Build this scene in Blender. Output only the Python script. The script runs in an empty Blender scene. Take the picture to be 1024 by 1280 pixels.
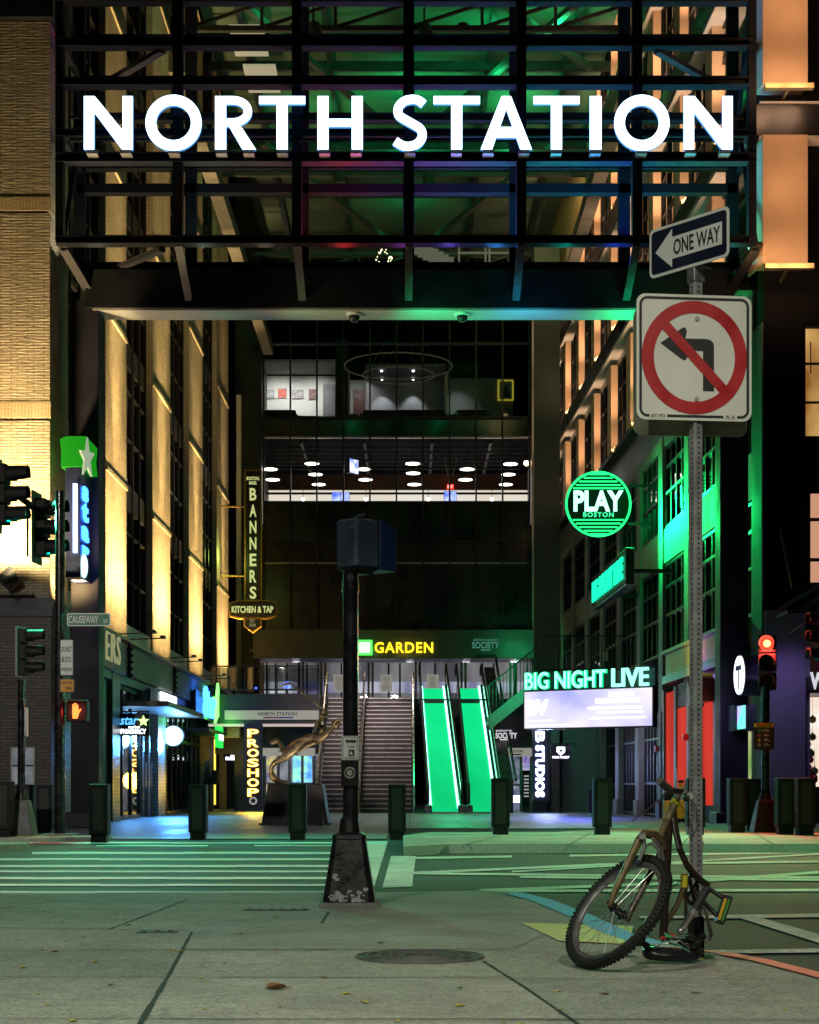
import bpy, bmesh, math, random
from mathutils import Vector, Matrix
random.seed(7)
R = math.radians
sc = bpy.context.scene
# ------------------------------------------------------------------ camera
F, CX, HY, CZ = 2133.0, 512.0, 985.0, 0.87      # focal length in photo pixels, horizon row, eye height
cam_d = bpy.data.cameras.new('camera')
cam = bpy.data.objects.new('camera', cam_d)
sc.collection.objects.link(cam)
cam.location = (0, 0, CZ)
cam.rotation_euler = (R(90), 0, 0)
cam_d.sensor_fit = 'VERTICAL'
cam_d.sensor_height = 30.0
cam_d.lens = F / 1280 * 30.0
cam_d.shift_y = (HY - 640) / 1280
cam_d.clip_start = 0.1
cam_d.clip_end = 2000
sc.camera = cam
sc.render.resolution_x, sc.render.resolution_y = 819, 1024
# ------------------------------------------------------------------ night sky, exposure
world = bpy.data.worlds.new("World")
sc.world = world
world.use_nodes = True
wn = world.node_tree
sky = wn.nodes.new('ShaderNodeTexSky')
sky.sky_type = 'NISHITA'
sky.sun_disc = False
sky.sun_elevation = R(-7)
sky.sun_rotation = R(200)
wn.links.new(sky.outputs[0], wn.nodes['Background'].inputs[0])
wn.nodes['Background'].inputs[1].default_value = 0.08
vs = sc.view_settings
vs.view_transform = 'Standard'
vs.look = 'None'
vs.exposure = 0.0
vs.gamma = 1.0
sc.cycles.use_denoising = True
sc.cycles.max_bounces = 6
sc.cycles.diffuse_bounces = 3
sc.cycles.glossy_bounces = 3
sc.cycles.transmission_bounces = 4
sc.cycles.transparent_max_bounces = 12
sc.cycles.sample_clamp_indirect = 4.0
sc.cycles.caustics_reflective = False
sc.cycles.caustics_refractive = False
# ------------------------------------------------------------------ helpers
C = sc.collection
ORG = {}
X3, Y3, Z3 = Vector((1, 0, 0)), Vector((0, 1, 0)), Vector((0, 0, 1))
def W(px, py, Y):                                # where photo pixel (px,py) lies at depth Y
    return Vector(((px - CX) / F * Y, Y, CZ + (HY - py) / F * Y))
def G(px, py, z=0.0):                            # where photo pixel (px,py) meets level z
    Y = (CZ - z) * F / (py - HY)
    return Vector(((px - CX) / F * Y, Y, z))
def hh(py, Y): return CZ + (HY - py) / F * Y
def xx(px, Y): return (px - CX) / F * Y
def LZ(px): return 7.5 * F / (CX - px)           # depth on the left passage wall
def RX(Z): return 7.45 - 0.03 * (Z - 36)         # the right passage wall
def RZ(px): return 18195.0 / (px - 448)

class MB:
    def __init__(s): s.v = []; s.f = []; s.m = []; s.cur = 0
    def add(s, vs, fs):
        b = len(s.v)
        s.v += [Vector(p) for p in vs]
        for f in fs:
            s.f.append([b + i for i in f]); s.m.append(s.cur)
        return s
    def hexa(s, a):                              # a: 4 bottom points ccw, 4 top points ccw
        return s.add(a, [(3, 2, 1, 0), (4, 5, 6, 7), (0, 1, 5, 4), (1, 2, 6, 5), (2, 3, 7, 6), (3, 0, 4, 7)])
    def box(s, x0, x1, y0, y1, z0, z1):
        return s.hexa([(x0, y0, z0), (x1, y0, z0), (x1, y1, z0), (x0, y1, z0), (x0, y0, z1), (x1, y0, z1), (x1, y1, z1), (x0, y1, z1)])
    def rw(s, Z0, Z1, o0, o1, h0, h1):           # box along the right wall, offsets o (negative: into the passage)
        return s.hexa([(RX(Z0) + o0, Z0, h0), (RX(Z0) + o1, Z0, h0), (RX(Z1) + o1, Z1, h0), (RX(Z1) + o0, Z1, h0),
                       (RX(Z0) + o0, Z0, h1), (RX(Z0) + o1, Z0, h1), (RX(Z1) + o1, Z1, h1), (RX(Z1) + o0, Z1, h1)])
    def ob(s, c, u, v, n, a, b, d):              # box centred at c, full sizes a,b,d along u,v,n
        c = Vector(c); u = Vector(u).normalized() * a / 2; v = Vector(v).normalized() * b / 2; n = Vector(n).normalized() * d / 2
        return s.hexa([c - u - v - n, c + u - v - n, c + u + v - n, c - u + v - n, c - u - v + n, c + u - v + n, c + u + v + n, c - u + v + n])
    def bar(s, p, q, w, h=None, up=None):
        p, q = Vector(p), Vector(q); d = q - p; h = h or w
        up = Vector(up or (0, 0, 1))
        if abs(d.normalized().dot(up)) > .99: up = Vector((0, 1, 0))
        u = d.cross(up).normalized(); v = u.cross(d).normalized()
        return s.ob((p + q) / 2, d, u, v, d.length, w, h)
    def tube(s, pts, r, n=10, closed=False, caps=True):
        pts = [Vector(p) for p in pts]; N = len(pts)
        rs = r if isinstance(r, (list, tuple)) else [r] * N
        b = len(s.v); prev = None
        for i, p in enumerate(pts):
            if closed: t = (pts[(i + 1) % N] - pts[i - 1]).normalized()
            else: t = (pts[min(i + 1, N - 1)] - pts[max(i - 1, 0)]).normalized()
            if prev is None:
                a = Vector((0, 0, 1)) if abs(t.z) < .9 else Vector((1, 0, 0))
                u = t.cross(a).normalized()
            else:
                u = (prev - t * prev.dot(t)).normalized()
            w = t.cross(u); prev = u
            for k in range(n):
                an = 2 * math.pi * k / n
                s.v.append(p + (u * math.cos(an) + w * math.sin(an)) * rs[i])
        M = N if closed else N - 1
        for i in range(M):
            for k in range(n):
                j = (i + 1) % N
                s.f.append([b + i * n + k, b + i * n + (k + 1) % n, b + j * n + (k + 1) % n, b + j * n + k]); s.m.append(s.cur)
        if caps and not closed:
            s.f.append([b + k for k in range(n)][::-1]); s.m.append(s.cur)
            s.f.append([b + (N - 1) * n + k for k in range(n)]); s.m.append(s.cur)
        return s
    def cyl(s, p, q, r0, r1=None, n=16): return s.tube([p, q], [r0, r0 if r1 is None else r1], n)
    def prism(s, poly, o, u, v, d):              # 2-D outline (ccw) at o in the u,v plane, from the plane back by d
        o, u, v = Vector(o), Vector(u), Vector(v); n = u.cross(v).normalized(); N = len(poly)
        fr = [o + u * a + v * b for a, b in poly]; bk = [p - n * d for p in fr]
        fs = [list(range(N)), list(range(2 * N - 1, N - 1, -1))]
        fs += [(i, N + i, N + (i + 1) % N, (i + 1) % N) for i in range(N)]
        return s.add(fr + bk, fs)
    def ribbon(s, pts, w, o, u, v, d, closed=False):   # a stroke of width w along 2-D points
        o, u, v = Vector(o), Vector(u), Vector(v); n = u.cross(v).normalized(); N = len(pts)
        L = []; Rr = []
        for i in range(N):
            if closed: a, c = pts[i - 1], pts[(i + 1) % N]
            else: a, c = pts[max(i - 1, 0)], pts[min(i + 1, N - 1)]
            t = Vector((c[0] - a[0], c[1] - a[1])).normalized(); m = Vector((-t.y, t.x))
            p = Vector(pts[i]); L.append(p + m * w / 2); Rr.append(p - m * w / 2)
        vs = [o + u * q.x + v * q.y for q in L] + [o + u * q.x + v * q.y for q in Rr]
        vs += [p - n * d for p in vs]
        fs = []
        for i in range(N if closed else N - 1):
            j = (i + 1) % N
            fs += [(N + i, N + j, j, i), (2 * N + i, 2 * N + j, 3 * N + j, 3 * N + i), (i, j, 2 * N + j, 2 * N + i), (N + j, N + i, 3 * N + i, 3 * N + j)]
        if not closed: fs += [(N, 0, 2 * N, 3 * N), (N - 1, 2 * N - 1, 4 * N - 1, 3 * N - 1)]
        return s.add(vs, fs)
    def sphere(s, c, r, n=14, m=9, sc3=(1, 1, 1)):
        c = Vector(c); b = len(s.v)
        for i in range(1, m):
            th = math.pi * i / m
            for k in range(n):
                ph = 2 * math.pi * k / n
                s.v.append(c + Vector((r * sc3[0] * math.sin(th) * math.cos(ph), r * sc3[1] * math.sin(th) * math.sin(ph), r * sc3[2] * math.cos(th))))
        t = len(s.v); s.v += [c + Vector((0, 0, r * sc3[2])), c - Vector((0, 0, r * sc3[2]))]
        for i in range(m - 2):
            for k in range(n):
                s.f.append([b + i * n + k, b + (i + 1) * n + k, b + (i + 1) * n + (k + 1) % n, b + i * n + (k + 1) % n]); s.m.append(s.cur)
        for k in range(n):
            s.f.append([t, b + k, b + (k + 1) % n]); s.m.append(s.cur)
            s.f.append([t + 1, b + (m - 2) * n + (k + 1) % n, b + (m - 2) * n + k]); s.m.append(s.cur)
        return s
    def build(s, name, mat, parent=None, smooth=False, bevel=0.0, seg=2):
        if parent is not None: o = ORG[parent.name]
        else:
            xs = [p.x for p in s.v]; ys = [p.y for p in s.v]; zs = [p.z for p in s.v]
            o = Vector(((min(xs) + max(xs)) / 2, (min(ys) + max(ys)) / 2, min(zs)))
        me = bpy.data.meshes.new(name)
        me.from_pydata([tuple(p - o) for p in s.v], [], s.f)
        mats = mat if isinstance(mat, (list, tuple)) else [mat]
        for m in mats: me.materials.append(m)
        if len(mats) > 1:
            for p, k in zip(me.polygons, s.m): p.material_index = k
        bm = bmesh.new(); bm.from_mesh(me)
        bmesh.ops.recalc_face_normals(bm, faces=bm.faces)
        if bevel:
            es = [e for e in bm.edges if len(e.link_faces) == 2 and e.calc_face_angle(0) > .5]
            bmesh.ops.bevel(bm, geom=es, offset=bevel, segments=seg, affect='EDGES', profile=.5, clamp_overlap=True)
        bm.to_mesh(me); bm.free()
        if smooth:
            for p in me.polygons: p.use_smooth = True
            me.set_sharp_from_angle(angle=R(45))
        ob = bpy.data.objects.new(name, me); C.objects.link(ob)
        if parent is not None: ob.parent = parent
        else: ob.location = o
        ORG[ob.name] = o
        return ob
def tag(o, label, cat, group=None):
    o['label'] = label; o['category'] = cat
    if group: o['group'] = group
    return o
def thing(name, loc, label, cat, group=None):
    e = bpy.data.objects.new(name, None); C.objects.link(e)
    e.location = loc; e.empty_display_size = .2
    ORG[e.name] = Vector(loc)
    return tag(e, label, cat, group)
def struct(o, kind='structure'): o['kind'] = kind; return o
def dup(root, loc, label=None):
    r = root.copy(); C.objects.link(r); r.location = loc; ORG[r.name] = Vector(loc)
    if label: r['label'] = label
    for ch in list(root.children):
        c = ch.copy(); C.objects.link(c); c.parent = r
        for g in list(ch.children):
            d = g.copy(); C.objects.link(d); d.parent = c
    return r
def lamp(kind, loc, watts, col, parent, target=None, ang=60, blend=1.0, rad=.05):
    d = bpy.data.lights.new('light', kind); d.energy = watts; d.color = col
    d.shadow_soft_size = rad
    if kind == 'SPOT': d.spot_size = R(ang); d.spot_blend = blend
    o = bpy.data.objects.new('light', d); C.objects.link(o); o.parent = parent
    o.location = Vector(loc) - ORG[parent.name]
    if target is not None:
        o.rotation_euler = (Vector(target) - Vector(loc)).to_track_quat('-Z', 'Y').to_euler()
    return o
# ------------------------------------------------------------------ materials
MC = {}
def nodes(name):
    m = bpy.data.materials.new(name); m.use_nodes = True
    return m, m.node_tree, m.node_tree.nodes['Principled BSDF']
def pm(name, col, rough=.5, metal=0.0, var=.15, scale=6.0, bump=0.0, bscale=60.0, rvar=.12, spec=None):
    if name in MC: return MC[name]
    m, t, b = nodes(name)
    tc = t.nodes.new('ShaderNodeTexCoord')
    nz = t.nodes.new('ShaderNodeTexNoise'); nz.inputs['Scale'].default_value = scale; nz.inputs['Detail'].default_value = 6
    t.links.new(tc.outputs['Object'], nz.inputs['Vector'])
    cr = t.nodes.new('ShaderNodeMapRange'); cr.inputs[1].default_value = .3; cr.inputs[2].default_value = .7
    cr.inputs[3].default_value = 1 - var; cr.inputs[4].default_value = 1 + var
    t.links.new(nz.outputs[0], cr.inputs[0])
    mx = t.nodes.new('ShaderNodeVectorMath'); mx.operation = 'SCALE'; mx.inputs[0].default_value = col[:3]
    t.links.new(cr.outputs[0], mx.inputs['Scale'])
    t.links.new(mx.outputs[0], b.inputs['Base Color'])
    rr = t.nodes.new('ShaderNodeMapRange'); rr.inputs[1].default_value = .3; rr.inputs[2].default_value = .7
    rr.inputs[3].default_value = max(.02, rough - rvar); rr.inputs[4].default_value = min(1, rough + rvar)
    t.links.new(nz.outputs[0], rr.inputs[0]); t.links.new(rr.outputs[0], b.inputs['Roughness'])
    b.inputs['Metallic'].default_value = metal
    if spec is not None: b.inputs['Specular IOR Level'].default_value = spec
    if bump:
        n2 = t.nodes.new('ShaderNodeTexNoise'); n2.inputs['Scale'].default_value = bscale; n2.inputs['Detail'].default_value = 4
        t.links.new(tc.outputs['Object'], n2.inputs['Vector'])
        bp = t.nodes.new('ShaderNodeBump'); bp.inputs['Strength'].default_value = bump; bp.inputs['Distance'].default_value = .01
        t.links.new(n2.outputs[0], bp.inputs['Height']); t.links.new(bp.outputs[0], b.inputs['Normal'])
    MC[name] = m
    return m
def ground(name, col, rough, fine=160, spots=0.0, cracks=0.0, wear=None, fv=.3):
    """weathered concrete or asphalt: speckle, blotches, dark spots, hairline cracks, optional worn-away paint"""
    m, t, b = nodes(name); L = t.links.new; N = t.nodes.new
    tc = N('ShaderNodeTexCoord'); P = tc.outputs['Object']
    def noise(sc_, det=5, ro=.6):
        n = N('ShaderNodeTexNoise'); n.inputs['Scale'].default_value = sc_; n.inputs['Detail'].default_value = det; n.inputs['Roughness'].default_value = ro; L(P, n.inputs['Vector']); return n.outputs[0]
    def mr(x, a, b_, c, d):
        n = N('ShaderNodeMapRange'); n.inputs[1].default_value = a; n.inputs[2].default_value = b_; n.inputs[3].default_value = c; n.inputs[4].default_value = d; L(x, n.inputs[0]); return n.outputs[0]
    def mul(a, b_):
        n = N('ShaderNodeMath'); n.operation = 'MULTIPLY'; L(a, n.inputs[0]); L(b_, n.inputs[1]); return n.outputs[0]
    k = mul(mr(noise(fine, 3, .8), .3, .7, 1 - fv, 1 + fv), mr(noise(1.3, 8, .65), .3, .7, .74, 1.2))
    k = mul(k, mr(noise(9, 6, .7), .35, .7, 1.1, .82))
    if spots:
        v = N('ShaderNodeTexVoronoi'); v.inputs['Scale'].default_value = 2.6; L(P, v.inputs['Vector']); k = mul(k, mr(v.outputs['Distance'], .02, .05, 1 - spots, 1))
        v = N('ShaderNodeTexVoronoi'); v.inputs['Scale'].default_value = 7.3; L(P, v.inputs['Vector']); k = mul(k, mr(v.outputs['Distance'], .03, .09, 1 - spots * .7, 1))
    if cracks:
        nd = N('ShaderNodeTexNoise'); nd.inputs['Scale'].default_value = 2.5; nd.inputs['Detail'].default_value = 6; L(P, nd.inputs['Vector'])
        ad = N('ShaderNodeVectorMath'); ad.operation = 'MULTIPLY_ADD'; ad.inputs[1].default_value = (.8, .8, .8); L(nd.outputs['Color'], ad.inputs[0]); L(P, ad.inputs[2])
        v = N('ShaderNodeTexVoronoi'); v.feature = 'DISTANCE_TO_EDGE'; v.inputs['Scale'].default_value = .42; L(ad.outputs[0], v.inputs['Vector'])
        k = mul(k, mr(v.outputs['Distance'], .0, .006, 1 - cracks, 1))
    mx = N('ShaderNodeVectorMath'); mx.operation = 'SCALE'; mx.inputs[0].default_value = col; L(k, mx.inputs['Scale'])
    if wear:
        w = mr(noise(22, 8, .75), .50, .60, 0, 1); w2 = mr(noise(1.1, 3, .5), .35, .7, .15, .9)
        mi = N('ShaderNodeMix'); mi.data_type = 'RGBA'; L(mul(w, w2), mi.inputs[0]); L(mx.outputs[0], mi.inputs[6]); mi.inputs[7].default_value = (*wear, 1); L(mi.outputs[2], b.inputs['Base Color'])
    else: L(mx.outputs[0], b.inputs['Base Color'])
    b.inputs['Roughness'].default_value = rough; b.inputs['Specular IOR Level'].default_value = .3
    bp = N('ShaderNodeBump'); bp.inputs['Strength'].default_value = .45; bp.inputs['Distance'].default_value = .006; L(noise(fine * .8, 4, .8), bp.inputs['Height']); L(bp.outputs[0], b.inputs['Normal'])
    MC[name] = m
    return m
def em(name, col, st=1.0, tex=None):
    if name in MC: return MC[name]
    m, t, b = nodes(name)
    b.inputs['Base Color'].default_value = (*[c * .15 for c in col[:3]], 1); b.inputs['Specular IOR Level'].default_value = .1
    b.inputs['Emission Color'].default_value = (*col[:3], 1)
    b.inputs['Emission Strength'].default_value = st
    b.inputs['Roughness'].default_value = .9
    if tex:                                      # uneven glow of a screen or a lit room
        tc = t.nodes.new('ShaderNodeTexCoord'); nz = t.nodes.new('ShaderNodeTexNoise'); nz.inputs['Scale'].default_value = tex[0]; nz.inputs['Detail'].default_value = 3
        mp = t.nodes.new('ShaderNodeMapping'); mp.inputs['Scale'].default_value = tex[3] if len(tex) > 3 else (1, 1, 1)
        t.links.new(tc.outputs['Object'], mp.inputs[0]); t.links.new(mp.outputs[0], nz.inputs['Vector'])
        rp = t.nodes.new('ShaderNodeValToRGB'); rp.color_ramp.elements[0].position = .36; rp.color_ramp.elements[1].position = .64
        rp.color_ramp.elements[0].color = (*tex[1], 1); rp.color_ramp.elements[1].color = (*tex[2], 1)
        t.links.new(nz.outputs[0], rp.inputs[0]); t.links.new(rp.outputs[0], b.inputs['Emission Color'])
    MC[name] = m
    return m
def brick(name, c1, c2, mortar, bw=.30, bh=.065, rough=.75, mort=.008, bump=.5):
    m, t, b = nodes(name); L = t.links.new
    tc = t.nodes.new('ShaderNodeTexCoord'); sp = t.nodes.new('ShaderNodeSeparateXYZ'); L(tc.outputs['Object'], sp.inputs[0])
    ge = t.nodes.new('ShaderNodeNewGeometry'); sn = t.nodes.new('ShaderNodeSeparateXYZ'); L(ge.outputs['True Normal'], sn.inputs[0])
    ab = t.nodes.new('ShaderNodeMath'); ab.operation = 'ABSOLUTE'; L(sn.outputs[0], ab.inputs[0])
    gt = t.nodes.new('ShaderNodeMath'); gt.operation = 'GREATER_THAN'; gt.inputs[1].default_value = .7; L(ab.outputs[0], gt.inputs[0])
    mx = t.nodes.new('ShaderNodeMix'); L(gt.outputs[0], mx.inputs[0]); L(sp.outputs[0], mx.inputs[2]); L(sp.outputs[1], mx.inputs[3])
    cb = t.nodes.new('ShaderNodeCombineXYZ'); L(mx.outputs[0], cb.inputs[0]); L(sp.outputs[2], cb.inputs[1])
    bt = t.nodes.new('ShaderNodeTexBrick'); L(cb.outputs[0], bt.inputs['Vector'])
    bt.inputs['Color1'].default_value = (*c1, 1); bt.inputs['Color2'].default_value = (*c2, 1); bt.inputs['Mortar'].default_value = (*mortar, 1)
    bt.inputs['Scale'].default_value = 1; bt.inputs['Brick Width'].default_value = bw; bt.inputs['Row Height'].default_value = bh
    bt.inputs['Mortar Size'].default_value = mort; bt.inputs['Bias'].default_value = -.1; bt.offset = .37
    nz = t.nodes.new('ShaderNodeTexNoise'); nz.inputs['Scale'].default_value = .8; nz.inputs['Detail'].default_value = 8; L(tc.outputs['Object'], nz.inputs['Vector'])
    mr = t.nodes.new('ShaderNodeMapRange'); mr.inputs[1].default_value = .3; mr.inputs[2].default_value = .7; mr.inputs[3].default_value = .78; mr.inputs[4].default_value = 1.2; L(nz.outputs[0], mr.inputs[0])
    vm = t.nodes.new('ShaderNodeVectorMath'); vm.operation = 'SCALE'; L(bt.outputs['Color'], vm.inputs[0]); L(mr.outputs[0], vm.inputs['Scale']); L(vm.outputs[0], b.inputs['Base Color'])
    b.inputs['Roughness'].default_value = rough
    n3 = t.nodes.new('ShaderNodeTexNoise'); n3.inputs['Scale'].default_value = 9; mp = t.nodes.new('ShaderNodeMapping'); mp.inputs['Scale'].default_value = (.5, 3, 1)
    L(cb.outputs[0], mp.inputs[0]); L(mp.outputs[0], n3.inputs['Vector'])
    ad = t.nodes.new('ShaderNodeMath'); ad.operation = 'MULTIPLY_ADD'; ad.inputs[1].default_value = -1.0; L(bt.outputs['Fac'], ad.inputs[0]); L(n3.outputs[0], ad.inputs[2])
    bp = t.nodes.new('ShaderNodeBump'); bp.inputs['Strength'].default_value = bump; bp.inputs['Distance'].default_value = .02; L(ad.outputs[0], bp.inputs['Height']); L(bp.outputs[0], b.inputs['Normal'])
    MC[name] = m
    return m
def glass(name, tint=(.9, .93, .92), refl=.1, rough=.02):
    m = bpy.data.materials.new(name); m.use_nodes = True; t = m.node_tree; t.nodes.clear(); L = t.links.new
    out = t.nodes.new('ShaderNodeOutputMaterial'); mx = t.nodes.new('ShaderNodeMixShader')
    tr = t.nodes.new('ShaderNodeBsdfTransparent'); tr.inputs[0].default_value = (*tint, 1)
    gl = t.nodes.new('ShaderNodeBsdfGlossy'); gl.inputs['Roughness'].default_value = rough
    lw = t.nodes.new('ShaderNodeLayerWeight'); lw.inputs[0].default_value = .25
    mr = t.nodes.new('ShaderNodeMath'); mr.operation = 'MULTIPLY_ADD'; mr.inputs[1].default_value = .6; mr.inputs[2].default_value = refl * .4
    L(lw.outputs['Fresnel'], mr.inputs[0]); L(mr.outputs[0], mx.inputs[0]); L(tr.outputs[0], mx.inputs[1]); L(gl.outputs[0], mx.inputs[2]); L(mx.outputs[0], out.inputs[0])
    MC[name] = m
    return m
steel = pm('dark_steel', (.016, .017, .02), .42, .3, .3, 3)
black = pm('black_paint', (.012, .012, .014), .42, 0, .3, 8, .15, 40, spec=.25)
dkwall = pm('dark_metal_panel', (.022, .022, .026), .5, .2, .3, 1.2, spec=.3)
grey = pm('galvanised_steel', (.36, .37, .39), .38, .7, .2, 25, .1, 80)
white = pm('white_paint', (.72, .72, .70), .45, 0, .08, 4)
concp = pm('precast_concrete', (.30, .31, .29), .7, 0, .15, 1.5, .2, 40)
conc_dark = pm('dark_concrete', (.10, .10, .10), .7, 0, .25, 2, .2, 40)
tan_panel = pm('tan_metal_panel', (.46, .31, .17), .5, .1, .1, 2)
orange_panel = pm('terracotta_panel', (.62, .42, .27), .6, 0, .08, 1.5, .1, 30, spec=.2)
frame_m = pm('window_frame', (.014, .015, .017), .4, .3, .2, 4)
buff = brick('buff_brick', (.46, .40, .29), (.37, .31, .215), (.17, .14, .10), .34, .062, .75, .009, .8)
dkbrick = brick('dark_brick', (.12, .105, .10), (.075, .068, .068), (.04, .04, .04), .3, .07, .5, .01, .6)
glz = glass('window_glass')
glz_dark = glass('dark_tinted_glass', (.35, .4, .38), .2)
bronze = pm('bronze', (.36, .27, .15), .46, .75, .4, 9, 1.0, 11)
rubber = pm('rubber', (.012, .012, .012), .65, 0, .3, 30, .3, 120)
def text(name, s, mat, parent, o, u, v, w, h, depth=.02, bold=.012, space=1.0, keep=False, line=1.0):
    cu = bpy.data.curves.new('t', 'FONT'); cu.body = s; cu.align_x = 'CENTER'; cu.space_character = space; cu.space_line = line
    cu.offset = bold; cu.extrude = .05; cu.resolution_u = 3; cu.size = 1
    to = bpy.data.objects.new('t', cu); C.objects.link(to)
    dg = bpy.context.evaluated_depsgraph_get()
    me = bpy.data.meshes.new_from_object(to.evaluated_get(dg))
    bpy.data.objects.remove(to); bpy.data.curves.remove(cu)
    xs = [p.co.x for p in me.vertices]; ys = [p.co.y for p in me.vertices]
    x0, x1, y0, y1 = min(xs), max(xs), min(ys), max(ys)
    sx, sy = w / (x1 - x0), h / (y1 - y0)
    if keep: sx = sy = min(sx, sy)
    o, u, v = Vector(o), Vector(u).normalized(), Vector(v).normalized(); n = u.cross(v)
    og = ORG[parent.name]
    for p in me.vertices:
        c = p.co
        p.co = o + u * ((c.x - (x0 + x1) / 2) * sx) + v * ((c.y - (y0 + y1) / 2) * sy) + n * ((c.z / .1 + .5) * depth) - og
    me.materials.clear(); me.materials.append(mat)
    ob = bpy.data.objects.new(name, me); C.objects.link(ob); ob.parent = parent; ORG[ob.name] = og
    return ob
def skin_mesh(name, mat, parent, pts, edges, radii, root=0, sub=2):
    me = bpy.data.meshes.new(name); me.from_pydata([tuple(p) for p in pts], edges, []); me.update()
    ob = bpy.data.objects.new('t', me); C.objects.link(ob)
    md = ob.modifiers.new('s', 'SKIN')
    for i, r in enumerate(radii):
        r = r if isinstance(r, tuple) else (r, r)
        me.skin_vertices[0].data[i].radius = r
        me.skin_vertices[0].data[i].use_root = (i == root)
    md.use_smooth_shade = True
    sb = ob.modifiers.new('u', 'SUBSURF'); sb.levels = sub; sb.render_levels = sub
    dg = bpy.context.evaluated_depsgraph_get()
    m2 = bpy.data.meshes.new_from_object(ob.evaluated_get(dg))
    bpy.data.objects.remove(ob)
    og = ORG[parent.name]
    for p in m2.vertices: p.co = p.co - og
    m2.materials.clear(); m2.materials.append(mat)
    for p in m2.polygons: p.use_smooth = True
    o = bpy.data.objects.new(name, m2); C.objects.link(o); o.parent = parent; ORG[o.name] = og
    return o
def rrect(w, h, r, n=5):
    P = []
    for cx, cy, a in ((w / 2 - r, h / 2 - r, 0), (-w / 2 + r, h / 2 - r, 90), (-w / 2 + r, -h / 2 + r, 180), (w / 2 - r, -h / 2 + r, 270)):
        for k in range(n + 1):
            t = R(a + 90 * k / n); P.append((cx + r * math.cos(t), cy + r * math.sin(t)))
    return P
def circ(r, n=40, a0=0, a1=360):
    return [(r * math.cos(R(a0 + (a1 - a0) * k / n)), r * math.sin(R(a0 + (a1 - a0) * k / n))) for k in range(n if a1 - a0 == 360 else n + 1)]
def star5(r, r2=.45, rot=90):
    return [((r if k % 2 == 0 else r * r2) * math.cos(R(rot + 36 * k)), (r if k % 2 == 0 else r * r2) * math.sin(R(rot + 36 * k))) for k in range(10)]
# ================================================================== GROUND
asphalt = ground('asphalt', (.062, .064, .064), .8, 45, .35, .35, None, .6)
walk = ground('sidewalk_concrete', (.375, .365, .315), .85, 62, .5, .3, None, .5)
joint = pm('joint_filler', (.035, .034, .03), .9, 0, .3, 20)
new_conc = ground('smooth_concrete', (.38, .385, .345), .85, 70, .3, .15, None, .38)
plaza_m = pm('plaza_paving', (.19, .19, .20), .46, 0, .2, .8, .05, 60, .10, spec=.35)
kerb_m = pm('granite_kerb', (.42, .42, .40), .7, 0, .2, 30, .3, 120)
paint_m = ground('road_paint', (.66, .66, .62), .75, 90, 0, 0, (.10, .10, .10), .2)
blue_light_tint = pm('kerb_blue_light', (.12, .48, .85), .7, 0, .2, 9)  # blue light on the kerb, put into its base colour
red_light_tint = pm('kerb_red_light', (.88, .20, .17), .7, 0, .2, 9)  # red light on the kerb, put into its base colour
struct(MB().add([(-250, -120, 0), (250, -120, 0), (250, 500, 0), (-250, 500, 0)], [(0, 1, 2, 3)]).build('road', asphalt))
# near sidewalk: one sheet with joints
edge = [G(600, 1113.5, .02), G(655, 1117, .02), G(690, 1126, .02), G(735, 1143, .02), G(790, 1168, .02), G(835, 1181, .02), G(870, 1188, .02),
        G(915, 1193, .02), G(960, 1201, .02), G(1024, 1217, .02), Vector((2.08, 6.6, .02)), Vector((2.18, 5, .02)), Vector((2.2, 0, .02))]
m = MB()
poly = [Vector((-60, -40, .02)), Vector((2.2, -40, .02))] + edge[::-1] + [G(300, 1117, .02), Vector((-60, 13.6, .02))]
bot = [Vector((p.x, p.y, -.1)) for p in poly]
N = len(poly)
m.add(poly + bot, [list(range(N))] + [(i, N + i, N + (i + 1) % N, (i + 1) % N) for i in range(N)])
m.cur = 2
za = .0225
m.add([G(240, 1166, za), G(302, 1131, za), G(470, 1118.5, za), G(590, 1118.5, za), G(660, 1124, za), G(730, 1146, za), G(640, 1186, za), G(228, 1186.5, za)], [tuple(range(8))])
m.add([G(40, 1123, za), G(75, 1120.3, za), G(150, 1122, za), G(130, 1128.5, za)], [(0, 1, 2, 3)])
def lx(y): return 240 - (y - 1165) * .569
def rx(y): return 604 + (y - 1201) * 1.506
zs_ = .0212
for k, (ya, yb) in enumerate(((1164, 1187), (1188.5, 1221), (1222.5, 1273), (1274.5, 1330))):
    for j, tone in enumerate(((3, 4, 0), (4, 3, 0), (0, 3, 4), (3, 0, 4))[k]):
        if tone == 0 or (k == 0 and j > 0): continue
        m.cur = tone
        xa0, xb0 = ((-260, lx(ya)), (lx(ya), rx(ya)), (rx(ya), 1150))[j]; xa1, xb1 = ((-260, lx(yb)), (lx(yb), rx(yb)), (rx(yb), 1150))[j]
        m.add([G(xa1, yb, zs_), G(xb1, yb, zs_), G(xb0, ya, zs_), G(xa0, ya, zs_)], [(0, 1, 2, 3)])
m.cur = 1
zj = .0245
def jl(pts, w):
    pts = [G(x, y, zj) for x, y in pts]
    for a, b in zip(pts, pts[1:]):
        d = (b - a).normalized(); s = Vector((-d.y, d.x, 0)) * w / 2
        k = 5
        for i in range(k):
            p, q = a.lerp(b, i / k), a.lerp(b, (i + 1) / k)
            w0, w1 = 1 + random.uniform(-.35, .35), 1 + random.uniform(-.35, .35)
            m.add([p - s * w0, p + s * w0, q + s * w1, q - s * w1], [(0, 1, 2, 3)])
jl([(240, 1165), (212, 1217), (170, 1288)], .022)
jl([(604, 1201), (655, 1233), (735, 1288)], .016)
jl([(-60, 1159), (130, 1161), (238, 1163)], .014)
jl([(138, 1160.5), (190, 1141), (238, 1122.5)], .011)
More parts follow.
